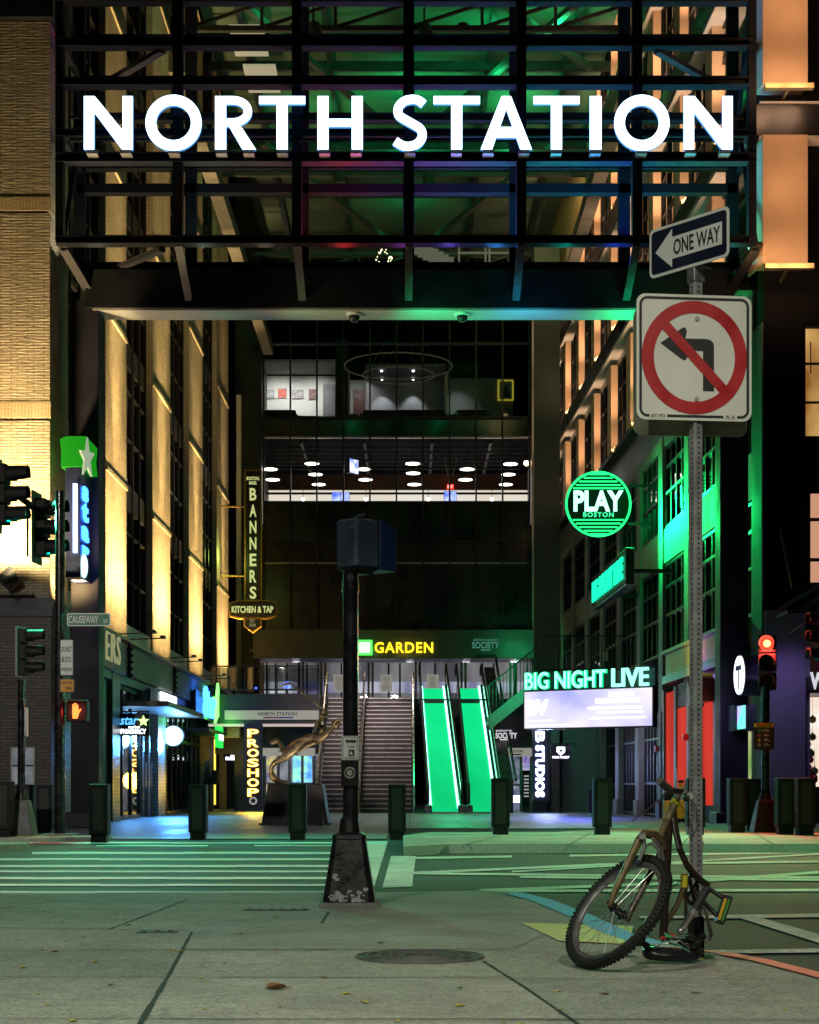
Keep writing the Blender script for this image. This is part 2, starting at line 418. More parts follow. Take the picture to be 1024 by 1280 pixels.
jl([(-60, 1186.6), (228, 1188), (640, 1188.5), (1060, 1187)], .006)
jl([(-60, 1221), (500, 1222), (1060, 1224)], .007)
jl([(-60, 1272.5), (500, 1273.5), (1060, 1275)], .012)
jl([(402, 1154), (411, 1140)], .02)
jl([(-60, 1143), (30, 1131), (75, 1125)], .012)
struct(m.build('sidewalk', [walk, joint, new_conc, ground('sidewalk_concrete_light', (.41, .395, .345), .85, 62, .4, .3, None, .45), ground('sidewalk_concrete_dark', (.315, .315, .275), .85, 62, .55, .3, None, .5)]))
# flush kerb along the corner, blue and red light spill painted into its colour
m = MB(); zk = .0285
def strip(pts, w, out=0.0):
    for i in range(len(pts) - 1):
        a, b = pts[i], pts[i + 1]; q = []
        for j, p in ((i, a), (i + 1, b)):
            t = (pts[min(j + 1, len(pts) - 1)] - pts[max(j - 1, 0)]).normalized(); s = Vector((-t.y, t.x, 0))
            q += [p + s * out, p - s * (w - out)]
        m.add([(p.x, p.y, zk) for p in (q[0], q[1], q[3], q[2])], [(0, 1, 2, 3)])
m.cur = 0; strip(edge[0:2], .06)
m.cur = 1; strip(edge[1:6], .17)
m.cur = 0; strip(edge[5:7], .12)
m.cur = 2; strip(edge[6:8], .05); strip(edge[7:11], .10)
struct(m.build('kerb', [kerb_m, blue_light_tint, red_light_tint]))
# far pavement / plaza
P = [(-60, 28.6), (-.4, 28.6), (-.4, 36), (60, 36), (60, 140), (-60, 140)]
m = MB().add([(x, y, .02) for x, y in P] + [(x, y, -.1) for x, y in P], [tuple(range(6))] + [(i, 6 + i, 6 + (i + 1) % 6, (i + 1) % 6) for i in range(6)])
m.cur = 1
for k in range(14):
    y = 30.4 + k * 2.4; m.add([(-14, y, .0235), (14, y, .0235), (14, y + .02, .0235), (-14, y + .02, .0235)], [(0, 1, 2, 3)])
for k in range(-6, 7):
    m.add([(k * 1.22, 28.7, .0238), (k * 1.22 + .015, 28.7, .0238), (k * 1.22 + .015, 64, .0238), (k * 1.22, 64, .0238)], [(0, 1, 2, 3)])
struct(m.build('plaza', [plaza_m, joint]))
m = MB()
P = [G(505, 1058.5, .12), G(560, 1055.5, .12), G(800, 1055, .12), Vector((9, 23.0, .12)), Vector((60, 23.0, .12)), Vector((60, 36.2, .12)), Vector((6.5, 36.2, .12)), Vector((2.5, 29.2, .12)), Vector((.3, 28.9, .12)), Vector((-.1, 27.0, .12))]
N = len(P)
m.add(P + [Vector((p.x, p.y, -.1)) for p in P], [tuple(range(N))])
m.cur = 1
m.add(P + [Vector((p.x, p.y, -.1)) for p in P], [(i, N + i, N + (i + 1) % N, (i + 1) % N) for i in range(N)])
for a, b in zip(P[:4], P[1:5]):
    s = Vector((0, .16, 0)); u = Vector((0, 0, .003))
    m.add([a + u, b + u, b + s + u, a + s + u], [(0, 1, 2, 3)])
m.cur = 2
for px in (583, 712, 880, 968):
    p = G(px, 1055.4, .124); q = Vector((p.x + .9, 28.4, .124)); s = Vector((.012, 0, 0)); m.add([p - s, p + s, q + s, q - s], [(0, 1, 2, 3)])
m.add([(-.2, 25.6, .1245), (60, 25.6, .1245), (60, 25.63, .1245), (-.2, 25.63, .1245)], [(0, 1, 2, 3)])
# left corner kerb
m.cur = 0
Q = [(-60, 27.4), (-5.9, 27.4), (-5.2, 27.9), (-5.0, 28.7), (-60, 28.7)]
m.add([(x, y, .07) for x, y in Q] + [(x, y, -.1) for x, y in Q], [tuple(range(5))])
m.cur = 1
m.add([(x, y, .07) for x, y in Q] + [(x, y, -.1) for x, y in Q], [(i, 5 + i, 5 + (i + 1) % 5, (i + 1) % 5) for i in range(5)])
Q = [(-60, 23.2), (-5.75, 23.2), (-5.35, 23.9), (-5.5, 24.7), (-60, 24.9)]
m.cur = 0
m.add([(x, y, .09) for x, y in Q] + [(x, y, -.1) for x, y in Q], [tuple(range(5))] + [(i, 5 + i, 5 + (i + 1) % 5, (i + 1) % 5) for i in range(5)])
struct(m.build('raised_pavement', [walk, kerb_m, joint]))
# road markings
m = MB(); zm = .004
def gq(*p):
    global zm
    zm += .00004
    m.add([G(x, y, zm) for x, y in p], [(0, 1, 2, 3)])
for y0, y1, x0, x1 in ((1052.2, 1054.2, -300, 470), (1056.3, 1057.8, 120, 260), (1056.2, 1057.6, 318, 470), (1064.8, 1067.4, 40, 468), (1072.7, 1075.2, -300, 466),
                       (1081, 1083.8, -300, 466), (1088.2, 1090.4, -300, 462), (1096, 1099, -300, 462), (1104.8, 1107.6, -300, 462), (1113.6, 1116.6, -300, 458)):
    n = 9
    for i in range(n):
        xa, xb = x0 + (x1 - x0) * i / n, x0 + (x1 - x0) * (i + 1) / n
        j = random.uniform(-.25, .25)
        gq((xa, y1 + j), (xb, y1 + j), (xb, y0 + j), (xa, y0 + j))
gq((478, 1109.5), (515, 1108.5), (520, 1070), (489, 1070))
gq((455, 1108), (468, 1108), (485, 1051.5), (455, 1051.5))
gq((505, 1074), (516, 1074), (520, 1070.5), (507, 1070.5))
gq((500, 1100), (516, 1108), (516, 1070), (510, 1070))
def ml(x0, y0, x1, y1, h):
    n = 6
    for i in range(n):
        a, b = i / n, (i + 1) / n
        xa, ya, xb, yb = x0 + (x1 - x0) * a, y0 + (y1 - y0) * a, x0 + (x1 - x0) * b, y0 + (y1 - y0) * b
        gq((xa, ya + h / 2), (xb, yb + h / 2), (xb, yb - h / 2), (xa, ya - h / 2))
ml(517, 1072.5, 640, 1070.6, 2.6); ml(712, 1069.5, 1040, 1065, 2.4)
ml(640, 1089.5, 1040, 1066.5, 2.0); ml(517, 1091, 745, 1081, 2.8); ml(517, 1091.5, 1040, 1097, 2.6); ml(745, 1080.6, 1040, 1076.5, 2.6)
ml(600, 1113, 850, 1103.5, 3.2); ml(850, 1103, 1040, 1089, 3.4); ml(600, 1113.6, 1040, 1112.4, 3.2); ml(650, 1096, 1040, 1100, 2.6)
gq((905, 1148), (1040, 1146), (1040, 1141.5), (905, 1143.5)); gq((926, 1147.8), (952, 1147.4), (1060, 1178), (1060, 1190))
gq((884, 1192), (1060, 1190), (1060, 1185), (884, 1187.5)); gq((800, 1147.5), (905, 1148), (905, 1143.8), (800, 1145))
struct(m.build('road_markings', paint_m))

# ------------------------------------------------------------------ things lying in the sidewalk
iron = pm('cast_iron', (.085, .088, .078), .7, .2, .3, 20, .3, 90)
c = G(525, 1197, .02); r = .325
t = thing('manhole_cover', c, 'round cast iron manhole cover set in the concrete sidewalk', 'manhole cover')
m = MB(); m.cyl((c.x, c.y, .012), (c.x, c.y, .028), r * .9, n=48); m.build('lid', iron, t)
m = MB(); m.tube([(c.x + math.cos(a / 24 * math.pi) * r * .97, c.y + math.sin(a / 24 * math.pi) * r * .97, .024) for a in range(48)], .011, 6, True); m.build('rim', pm('worn_iron', (.13, .135, .12), .7, .2, .3, 20), t)
m = MB()
for q in (.25, .45, .65, .82):
    m.tube([(c.x + math.cos(a / 20 * math.pi) * r * q, c.y + math.sin(a / 20 * math.pi) * r * q, .029) for a in range(40)], .009, 5, True)
for a in range(10):
    an = a * math.pi / 5; m.bar((c.x + math.cos(an) * r * .28, c.y + math.sin(an) * r * .28, .03), (c.x + math.cos(an) * r * .84, c.y + math.sin(an) * r * .84, .03), .012, .008)
m.build('raised_pattern', pm('worn_iron', (0, 0, 0)), t)
def grate(px0, px1, py, d, label):
    a, b = G(px0, py, .02), G(px1, py, .02)
    t = thing('drain_grate', (a + b) / 2, label, 'grate')
    m = MB(); m.box(a.x, b.x, a.y - d / 2, a.y + d / 2, .012, .026); m.build('plate', iron, t)
    m = MB(); n = max(3, int((b.x - a.x) / .07))
    for i in range(n):
        x = a.x + (b.x - a.x) * (i + .5) / n; m.box(x - .012, x + .012, a.y - d / 2 + .03, a.y + d / 2 - .03, .0265, .034)
    m.build('slot_bar', pm('worn_iron', (0, 0, 0)), t)
grate(305, 387, 1138, .16, 'long narrow iron grate in the sidewalk left of the push button pole')
grate(172, 222, 1165.5, .10, 'small iron utility plate at the end of the wide sidewalk joint')
# tactile plate
t = thing('tactile_plate', G(720, 1165, .02), 'yellow ribbed tactile plate in the kerb ramp behind the bicycle wheel', 'tactile paving')
q = [G(700, 1176, .0265), G(785, 1180, .0265), G(792, 1157, .0265), G(651, 1153.2, .0265)]
m = MB(); m.add(q + [p - Vector((0, 0, .01)) for p in q] , [(0, 1, 2, 3)]); m.build('plate', pm('pale_plate', (.66, .68, .56), .7), t)
m = MB()
for k in range(9):
    a, b = q[0].lerp(q[3], (k + .2) / 9), q[1].lerp(q[2], (k + .2) / 9); a2, b2 = q[0].lerp(q[3], (k + .70) / 9), q[1].lerp(q[2], (k + .70) / 9)
    u = Vector((0, 0, .0016)); m.hexa([a, b, b2, a2, a + u, b + u, b2 + u, a2 + u])
m.build('ridge', pm('yellow_plastic', (.72, .55, .06), .55, 0, .2, 12), t)
# leaves
leaf_y = pm('yellow_leaf', (.62, .48, .06), .7, 0, .3, 30); leaf_b = pm('brown_leaf', (.28, .15, .06), .75, 0, .3, 30); leaf_g = pm('green_leaf', (.16, .28, .05), .7, 0, .3, 30)
def leaf(name, s, c, mat, curl=.25):
    m = MB(); n = 7; vs = []
    for i in range(n):
        a = i / (n - 1); w = math.sin(a * math.pi) ** .8 * .36 * s
        for k in (-1, 0, 1): vs.append((c.x + (a - .5) * s, c.y + k * w, c.z + .004 + abs(k) * curl * w + .25 * curl * s * (a - .5) ** 2))
    fs = [(i * 3 + k, (i + 1) * 3 + k, (i + 1) * 3 + k + 1, i * 3 + k + 1) for i in range(n - 1) for k in (0, 1)]
    m.add(vs, fs); m.bar((c.x + s * .48, c.y, c.z + .006), (c.x + s * .72, c.y + .05 * s, c.z + .008), .004 * s * 10)
    return m.build(name, mat)
lb = tag(leaf('fallen_leaf', .10, G(345, 1237, .022), leaf_b, .7), 'largest curled brown leaf on the sidewalk slabs in the middle foreground', 'leaf')
lb.rotation_euler = (0, 0, .5)
protos = {}
spots = [(48, 1242, 'y'), (90, 1277, 'y'), (215, 1188, 'y'), (218, 1189, 'y'), (225, 1190, 'y'), (52, 1187, 'y'), (68, 1190, 'b'), (60, 1142, 'y'), (55, 1140, 'b'), (160, 1157, 'g'), (10, 1262, 'b'), (60, 1256, 'y'),
         (190, 1187, 'y'), (140, 1232, 'b'), (250, 1223, 'y'), (343, 1188, 'y'), (350, 1259, 'b'), (457, 1254, 'y'), (405, 1222, 'b'), (495, 1277, 'y'), (477, 1179, 'g'), (155, 1150, 'y'), (178, 1152, 'y'), (243, 1112, 'b'),
         (665, 1239, 'y'), (697, 1240, 'y'), (630, 1278, 'y'), (650, 1280, 'y'), (577, 1258, 'y'), (575, 1235, 'g'), (830, 1241, 'g'), (870, 1242, 'b'), (950, 1252, 'b'), (755, 1243, 'b'), (640, 1187, 'y'), (810, 1200, 'y'), (878, 1200, 'y'),
         (520, 1115, 'y'), (560, 1140, 'y'), (345, 1147, 'y'), (300, 1168, 'y'), (120, 1203, 'y'), (30, 1210, 'y'), (280, 1205, 'b'), (432, 1243, 'y'), (500, 1231, 'g'), (700, 1262, 'y'), (770, 1222, 'y'), (920, 1230, 'y'), (980, 1262, 'y'),
         (190, 1271, 'b'), (255, 1262, 'y'), (320, 1268, 'b'), (390, 1205, 'y'), (450, 1168, 'y'), (590, 1160, 'y'), (20, 1176, 'y'), (105, 1172, 'b')]
for i, (x, y, k) in enumerate(spots):
    mat, lab = {'y': (leaf_y, 'small yellow fallen leaf lying on the grey sidewalk slabs'), 'b': (leaf_b, 'small brown fallen leaf lying on the grey sidewalk slabs'), 'g': (leaf_g, 'small green fallen leaf lying on the grey sidewalk slabs')}[k]
    if k not in protos:
        protos[k] = o = leaf('fallen_leaf', .05, Vector((0, 0, 0)), mat, .4); tag(o, lab, 'leaf', {'y': 'yellow leaves on the sidewalk', 'b': 'brown leaves on the sidewalk', 'g': 'green leaves on the sidewalk'}[k])
    else:
        o = protos[k].copy(); C.objects.link(o)
    p = G(x, y, .0225); o.location = (p.x, p.y, .0245 if y > 1116 else .008); o.rotation_euler = (0, 0, random.uniform(0, 6.28)); s = random.uniform(.35, .9); o.scale = (s, s, s)
# ================================================================== STREET LAMPS (unseen; they light the sidewalk and crossing)
lampglow = em('lamp_lens_glow', (1, .93, .78), 6)
def street_lamp(x, y, h, watts, label, ax, col=(1, .93, .76), ang=130, aim=None, second=None):
    t = thing('street_lamp', (x, y, .02), label, 'street lamp')
    m = MB(); m.tube([(x, y, .02), (x, y, 1), (x, y, h - .3)], [.11, .09, .06], 12); m.tube([(x, y, h - .3), (x + ax * .4, y + .3, h + .05), (x + ax, y + .7, h + .1)], [.05, .045, .04], 10); m.build('pole', black, t, True)
    c = Vector((x + ax, y + .8, h + .1)); m = MB(); m.ob(c, X3, Y3, Z3, .34, .7, .14); m.build('head', black, t, bevel=.03)
    m = MB(); m.ob(c - Vector((0, 0, .085)), X3, Y3, Z3, .26, .5, .03); m.build('lens', lampglow, t)
    lamp('SPOT', c - Vector((0, 0, .16)), watts, col, t, aim or c + Vector((0, 1.5, -6)), ang, .7, .16)
    if second: lamp('SPOT', c - Vector((0, 0, .16)), second[0], second[1], t, second[2], second[3], .8, .16)
street_lamp(-4.6, .6, 8.6, 1700, 'black street lamp standing on the near sidewalk left of the camera', .8, (.93, 1, .80))
street_lamp(2.9, -1.6, 8.2, 2100, 'black street lamp standing by the side street behind the camera', -.8, (1, .97, .80))
street_lamp(-9.4, 11.6, 9.0, 3800, 'unseen black street lamp with an added second beam at the kerb far left of the crossing', .9, (.80, 1, .72), 56, (-3.5, 19.0, 0), (5200, (1, .93, .82), (-7.4, 31, 2.6), 34))  # second beam added to brighten the far left corner signs
street_lamp(8.6, 9.0, 9.0, 2900, 'unseen black street lamp with a green tinted beam on the corner across the side street', -.9, (.34, 1, .42), 54, (3.2, 18.3, 0))  # unseen lamp, beam tinted green to colour the right kerb and road
# ================================================================== PUSH BUTTON POLE
Z0 = 12.25; k0 = F / Z0
def q(px, py, d=0.0): return W(px, py, Z0 + d)
b0 = q(437, 1135); bx = b0.x
t = thing('pedestrian_signal', (bx, Z0, .02), 'dark pedestrian signal pole on a scuffed tapered base in the middle of the sidewalk corner', 'pedestrian signal')
scuff = pm('scuffed_black_paint', (.02, .02, .024), .35, .2, .4, 12, .2, 50)
m = MB(); m.box(bx - .21, bx + .21, Z0 - .2, Z0 + .2, .02, .058); m.build('footing', pm('worn_concrete', (.22, .22, .21), .8, 0, .3, 14, .3, 60), t, bevel=.008)
m = MB()
def ring8(w, z, c=.24): return [(bx + a * w, Z0 + b * w, z) for a, b in ((-1, -1 + c), (-1 + c, -1), (1 - c, -1), (1, -1 + c), (1, 1 - c), (1 - c, 1), (-1 + c, 1), (-1, 1 - c))]
rs = [ring8(.185, .058), ring8(.182, .09), ring8(.118, .50), ring8(.122, .51), ring8(.118, .535), ring8(.08, .555)]
for i in range(len(rs) - 1): m.add(rs[i] + rs[i + 1], [(j, (j + 1) % 8, 8 + (j + 1) % 8, 8 + j) for j in range(8)])
m.add(rs[-1], [tuple(range(8))]); base = m.build('pole_base', scuff, t, bevel=.006)
chip = pm('bare_chipped_metal', (.34, .34, .36), .55, .2, .3, 40)
def chips(n, fx, fz, sz, seed):
    rnd = random.Random(seed); m = MB()
    for i in range(n):
        z = fz(rnd); half = .185 - (z - .06) * .152
        x = fx(rnd) * half * .72; y = Z0 - half - .0015
        pts = []; s = sz * rnd.uniform(.4, 1.3)
        for a in range(8):
            rr = s * rnd.uniform(.45, 1); an = a * math.pi / 4
            dx, dz = rr * math.cos(an) * 1.4, rr * math.sin(an)
            pts.append((bx + x + dx, y + dz * .152 - .0008 * (i % 5), max(.062, z + dz)))
        m.add(pts, [tuple(range(8))])
    return m
m = chips(46, lambda r: r.uniform(-1, 1), lambda r: .07 + abs(r.gauss(0, .035)), .016, 4)
c2 = chips(7, lambda r: r.uniform(-.95, -.6), lambda r: r.uniform(.2, .26), .018, 9); m.add(c2.v, c2.f)
m.build('paint_chip', chip, base)
m = MB(); m.cyl((bx, Z0, .55), (bx, Z0, .64), .078, .066, 20); m.cyl((bx, Z0, .64), (bx, Z0, .66), .07, .058, 20); m.build('collar', steel, t, True)
m = MB(); m.cyl((bx + .008, Z0, .62), (bx + .008, Z0, hh(716, Z0)), .056, .054, 24)
for z in (hh(731, Z0), hh(740, Z0)): m.cyl((bx + .008, Z0, z), (bx + .008, Z0, z + .018), .062, .062, 24)
m.build('pole', pm('glossy_black_paint', (.018, .018, .022), .28, .3, .3, 6), t, True)
m = MB(); p = q(438, 722, -.06); m.cyl(p + Vector((0, .05, 0)), p - Vector((0, .012, 0)), .026, n=20); m.build('swivel_bolt', steel, t, True)
hc = q(449, 682); a = R(43)
u = Vector((math.cos(a), -math.sin(a), 0)); v = Vector((math.cos(R(40)), math.sin(R(40)), 0))
head_m = pm('brushed_blue_black_metal', (.13, .15, .23), .36, .6, .14, 5, .08, 60)
m = MB(); e = q(445, 682, -.12); H = .19
lft = e - u * .205; rgt = e + v * .215
far = lft + v * .215
def col4(z0, z1, pts): m.hexa([(p.x, p.y, z0) for p in pts] + [(p.x, p.y, z1) for p in pts])
col4(hc.z - .16, hc.z + .185, (e, rgt, far, lft)); hd = m.build('signal_housing', head_m, t, bevel=.018)
m = MB(); z = hc.z - .162
m.add([(p.x, p.y, z) for p in (lft, e, rgt, far)] + [(p.x, p.y, z - .045) for p in (lft.lerp(far, .5).lerp(e, .3), e.lerp(far, .12), rgt.lerp(lft, .2), far.lerp(e, .2))],
      [(0, 1, 2, 3), (4, 5, 6, 7), (0, 1, 5, 4), (1, 2, 6, 5), (2, 3, 7, 6), (3, 0, 4, 7)]); m.build('housing_bottom', black, t)
m = MB(); w1 = rgt + v * .012; w2 = rgt + v * .19 - u * .03
m.hexa([(p.x, p.y, hc.z - .17) for p in (w1, w2, w2 - u * .2, w1 - u * .2)] + [(p.x, p.y, zz) for p, zz in ((w1, hc.z + .19), (w2, hc.z + .15), (w2 - u * .2, hc.z + .15), (w1 - u * .2, hc.z + .19))])
m.build('visor', pm('blue_visor_plastic', (.015, .035, .12), .4, 0, .2, 6), t, bevel=.008)
m = MB(); p = q(447, 645); m.cyl(p - Vector((0, 0, .03)), p + Vector((0, 0, .0)), .03, .02, 12); m.bar(p, p + Vector((.05, 0, .012)), .02); m.build('cap_fitting', steel, t)
m = MB()
for fx, fz in ((.2, .12), (.8, .12), (.5, .02), (.75, -.13), (.2, -.13)):
    c = lft.lerp(e, fx) + Vector((0, 0, hc.z - e.z + fz)); n = Vector((-u.y, u.x, 0)) * -1
    n = u.cross(Z3); m.cyl(c - n * .002, c + n * .007, .007, n=8)
for fx, fz in ((.15, .15), (.12, -.13), (.85, .16)):
    c = e.lerp(rgt, fx) + Vector((0, 0, hc.z - e.z + fz)); n = v.cross(Z3); m.cyl(c - n * .002, c + n * .007, .007, n=8)
m.build('screw', grey, t)
bc = q(437.5, 966, -.075)
m = MB(); m.ob(bc + Vector((0, .03, 0)), X3, Z3, -Y3, .125, .2, .07); m.build('button_box', black, t, bevel=.012)
m = MB(); m.tube([bc + Vector((math.cos(i * .2618) * .036, -.012, math.sin(i * .2618) * .036)) for i in range(24)], .008, 8, True); m.build('button_ring', pm('bright_aluminium', (.6, .6, .6), .3, .8), t, True)
m = MB(); m.cyl(bc, bc - Vector((0, .014, 0)), .024, .02, 20); m.build('push_button', pm('bright_aluminium', (0, 0, 0)), t, True)
sg = q(438, 935, -.085)
t2 = thing('push_button_sign', sg, 'small white sign with a left arrow above the push button on the dark pole', 'sign')
m = MB(); m.prism(rrect(.122, .172, .012), sg, X3, Z3, .004); m.build('plate', white, t2)
inkm = pm('sign_black_ink', (.012, .012, .012), .5)
m = MB(); m.ribbon(rrect(.106, .156, .01), .004, sg - Vector((0, .002, 0)), X3, Z3, .002, True)
m.prism([(-.036, .048), (-.018, .03), (-.018, .04), (.04, .036), (.044, .058), (-.018, .056), (-.018, .066)], sg - Vector((0, .002, 0)), X3, Z3, .002)
m.prism([(-.012, -.058), (.03, -.058), (.03, -.012), (-.012, -.012)], sg - Vector((0, .002, 0)), X3, Z3, .002); m.build('symbol', inkm, t2)
m = MB(); m.prism([(-.002, -.05), (.006, -.05), (.006, -.035), (.012, -.05), (.02, -.05), (.012, -.035), (.014, -.026), (-.004, -.026)], sg - Vector((0, .005, 0)), X3, Z3, .002); m.build('walker_symbol', white, t2)
text('lettering', 'PUSH', inkm, t2, sg + Vector((.012, -.001, .008)), X3, Z3, .05, .016, .002)
text('lettering', 'TO CROSS', inkm, t2, sg + Vector((0, -.001, -.067)), X3, Z3, .07, .01, .002)
# ================================================================== SIGN POST AND ITS SIGNS
PZ = 8.63; kp = F / PZ; px0 = xx(870, PZ)
def pq(px, py, d=0.0): return W(px, py, PZ + d)
t = thing('sign_post', (px0, PZ, .02), 'perforated galvanised square steel post carrying the turn and direction signs', 'sign post')
ya = R(24); pu = Vector((math.cos(ya), math.sin(ya), 0)); pv = Vector((-math.sin(ya), math.cos(ya), 0))
top = hh(336, PZ); S = .05
m = MB(); m.ob((px0, PZ, (top + .02) / 2), pu, pv, Z3, S, S, top - .02); m.build('tube', pm('weathered_galvanised', (.33, .34, .34), .5, .35, .22, 14, .15, 90), t, bevel=.004)
m = MB(); c = Vector((px0, PZ, 0)); z = .3
while z < top - .02:
    for n, s in ((-pv, pu), (-pu, pv)):
        o = c + n * (S / 2 + .0008) + Vector((0, 0, z)); m.add([o + (s * math.cos(i * .7854) + Z3 * math.sin(i * .7854)) * .0058 for i in range(8)], [tuple(range(8))])
    z += .0254
m.build('punched_hole', pm('hole_dark', (.004, .004, .004), .9), t)
m = MB(); m.ob((px0, PZ, .12), pu, pv, Z3, .062, .062, .2); m.build('base_sleeve', black, t, bevel=.004)
m = MB(); m.ob((px0, PZ, top - .02), pu, pv, Z3, .066, .066, .1); m.ob((px0, PZ, top + .05), pu, pv, Z3, .05, .03, .07); m.build('top_bracket', grey, t, bevel=.004)
m = MB()
for py in (400, 497): p = pq(870, py, -.07); m.cyl(p + Vector((0, .06, 0)), p + Vector((0, .012, 0)), .009, n=10)
# no left turn sign
sc_ = pq(868, 447, -.045); sy = R(6); su = Vector((math.cos(sy), math.sin(sy), 0)); sn = su.cross(Z3)
t = thing('no_left_turn_sign', sc_, 'white square no left turn sign with red ring and slash on the perforated post', 'sign')
signw = pm('reflective_white_sheeting', (.80, .79, .72), .42, 0, .05, 5, .05, 30)
signred = pm('sign_red', (.50, .012, .016), .4, 0, .15, 8)
SW, SH = .592, .632
m = MB(); m.prism(rrect(SW, SH, .045), sc_, su, Z3, .004); m.build('plate', signw, t)
m = MB(); m.ribbon(rrect(SW - .04, SH - .04, .035), .013, sc_ + sn * .0018, su, Z3, .0014, True)
def P2(px, py): return ((px - 867) / kp, (446 - py) / kp)
m.prism([P2(*p) for p in ((892, 487.5), (892, 431), (891, 427), (887.5, 423.8), (883, 422.6), (855.6, 422.6), (857.5, 413), (855, 408.5), (851, 410), (823.7, 429), (851, 448.5), (855, 450), (858, 446), (855.6, 437.6), (878, 437.6), (878, 487.5))][::-1], sc_ + sn * .0018, su, Z3, .0014)
m.build('black_arrow', inkm, t)
m = MB(); rr = .240; cc = sc_ + sn * .0034
cy = [(a * 1.0, b * 1.06) for a, b in circ(rr, 64)]
m.ribbon(cy, .062, cc, su, Z3, .0014, True); m.build('red_ring', signred, t)
m = MB(); m.ribbon([(-.148, .157), (.148, -.157)], .05, cc + sn * .0006, su, Z3, .0012); m.build('red_slash', signred, t)
m = MB()
for dx, px in ((-.185, 0), (.185, 1)):
    m = MB(); m.prism(rrect(.09 if px == 0 else .07, .022, .002), sc_ + su * dx + Z3 * (-SH / 2 + .02) + sn * .0026, su, Z3, .001); m.build('code_patch', signw, t)
text('lettering', 'BT-PD', inkm, t, sc_ + su * -.185 + Z3 * (-SH / 2 + .02) + sn * .0028, su, Z3, .07, .015, .001)
text('lettering', 'R-5', inkm, t, sc_ + su * .185 + Z3 * (-SH / 2 + .02) + sn * .0028, su, Z3, .045, .015, .001)
m = MB()
for z in (.195, -.21): m.cyl(sc_ + Z3 * z + su * .012, sc_ + Z3 * z + su * .012 + sn * .008, .011, n=10)
m.build('bolt', grey, t)
bk = pq(863, 466, .06)
t = thing('turned_sign', bk, 'bare back of a square metal sign mounted behind the no left turn sign', 'sign')
m = MB(); m.prism(rrect(.592, .645, .045), bk, su, Z3, .004); m.build('plate', pm('olive_aluminium', (.30, .29, .22), .5, .3, .2, 6), t)
# one way sign
oc = pq(865.5, 305.5); oa = R(49); ou = Vector((math.cos(oa), -math.sin(oa), 0)); on = ou.cross(Z3)
oc = oc + on * .03
t = thing('one_way_sign', oc, 'navy one way sign with a white left arrow on top of the post', 'sign')
OW, OH = .515, .25
m = MB(); m.prism(rrect(OW, OH, .03), oc, ou, Z3, .004); m.build('plate', white, t)
m = MB(); m.prism(rrect(OW - .03, OH - .03, .02), oc + on * .0018, ou, Z3, .0014); m.build('dark_field', pm('navy_sheeting', (.012, .016, .035), .35), t)
m = MB(); m.prism([(-.215, 0), (-.105, -.098), (-.105, -.056), (.215, -.056), (.215, .056), (-.105, .056), (-.105, .098)], oc + on * .0034, ou, Z3, .0014); m.build('white_arrow', white, t)
text('lettering', 'ONE WAY', inkm, t, oc + ou * .055 + on * .0036, ou, Z3, .30, .080, .001, bold=.018)
# ================================================================== BOLLARDS
bol = thing('bollard', (0, 0, 0), 'x', 'bollard', 'black steel bollards along the far kerb')
bolp = pm('bollard_paint', (.012, .012, .014), .55, 0, .3, 6, .08, 40, spec=.2)
m = MB(); m.box(-.145, .145, -.15, .15, .12, .91); m.build('post', bolp, bol, bevel=.012)
m = MB(); m.box(-.12, .12, -.12, .12, 0, .12); m.build('foot', black, bol)
m = MB(); m.box(-.08, .08, -.1512, -.149, .18, .84); m.build('face_panel', pm('bollard_panel', (.014, .014, .016), .5), bol)
bl = [(5, 27.9, .07, 'bollard cut by the left edge of the photo'), (33, 29.0, .02, 'bollard half hidden behind the leftmost signal pole base'), (57, 30.2, .02, 'bollard between the leftmost signal pole base and the street name pole'),
      (125, 26.6, .02, 'bollard nearest the red hand signal, right of the street name pole'), (248, 27.9, .02, 'bollard in front of the person by the pharmacy'),
      (372.5, 27.9, .02, 'bollard in front of the statue plinth'), (496.5, 27.9, .02, 'bollard in front of the right hand flight of stairs'), (625.5, 27.5, .12, 'bollard right of the green escalators'),
      (752.5, 27.5, .12, 'bollard below the bright video marquee'), (869, 27.5, .12, 'bollard half hidden behind the sign post'), (921, 28.8, .12, 'bollard just left of the red signal pole base'),
      (941, 29.6, .12, 'bollard mostly hidden behind the red signal pole base'), (981, 27.7, .12, 'bollard just right of the red signal pole base'), (1006, 27.2, .12, 'bollard nearest the right edge of the photo')]
for i, (px, Z, z, lab) in enumerate(bl):
    p = (xx(px, Z), Z, z); lab = 'black square steel ' + lab
    if i == 0: bol.location = p; bol['label'] = lab
    else: dup(bol, p, lab)
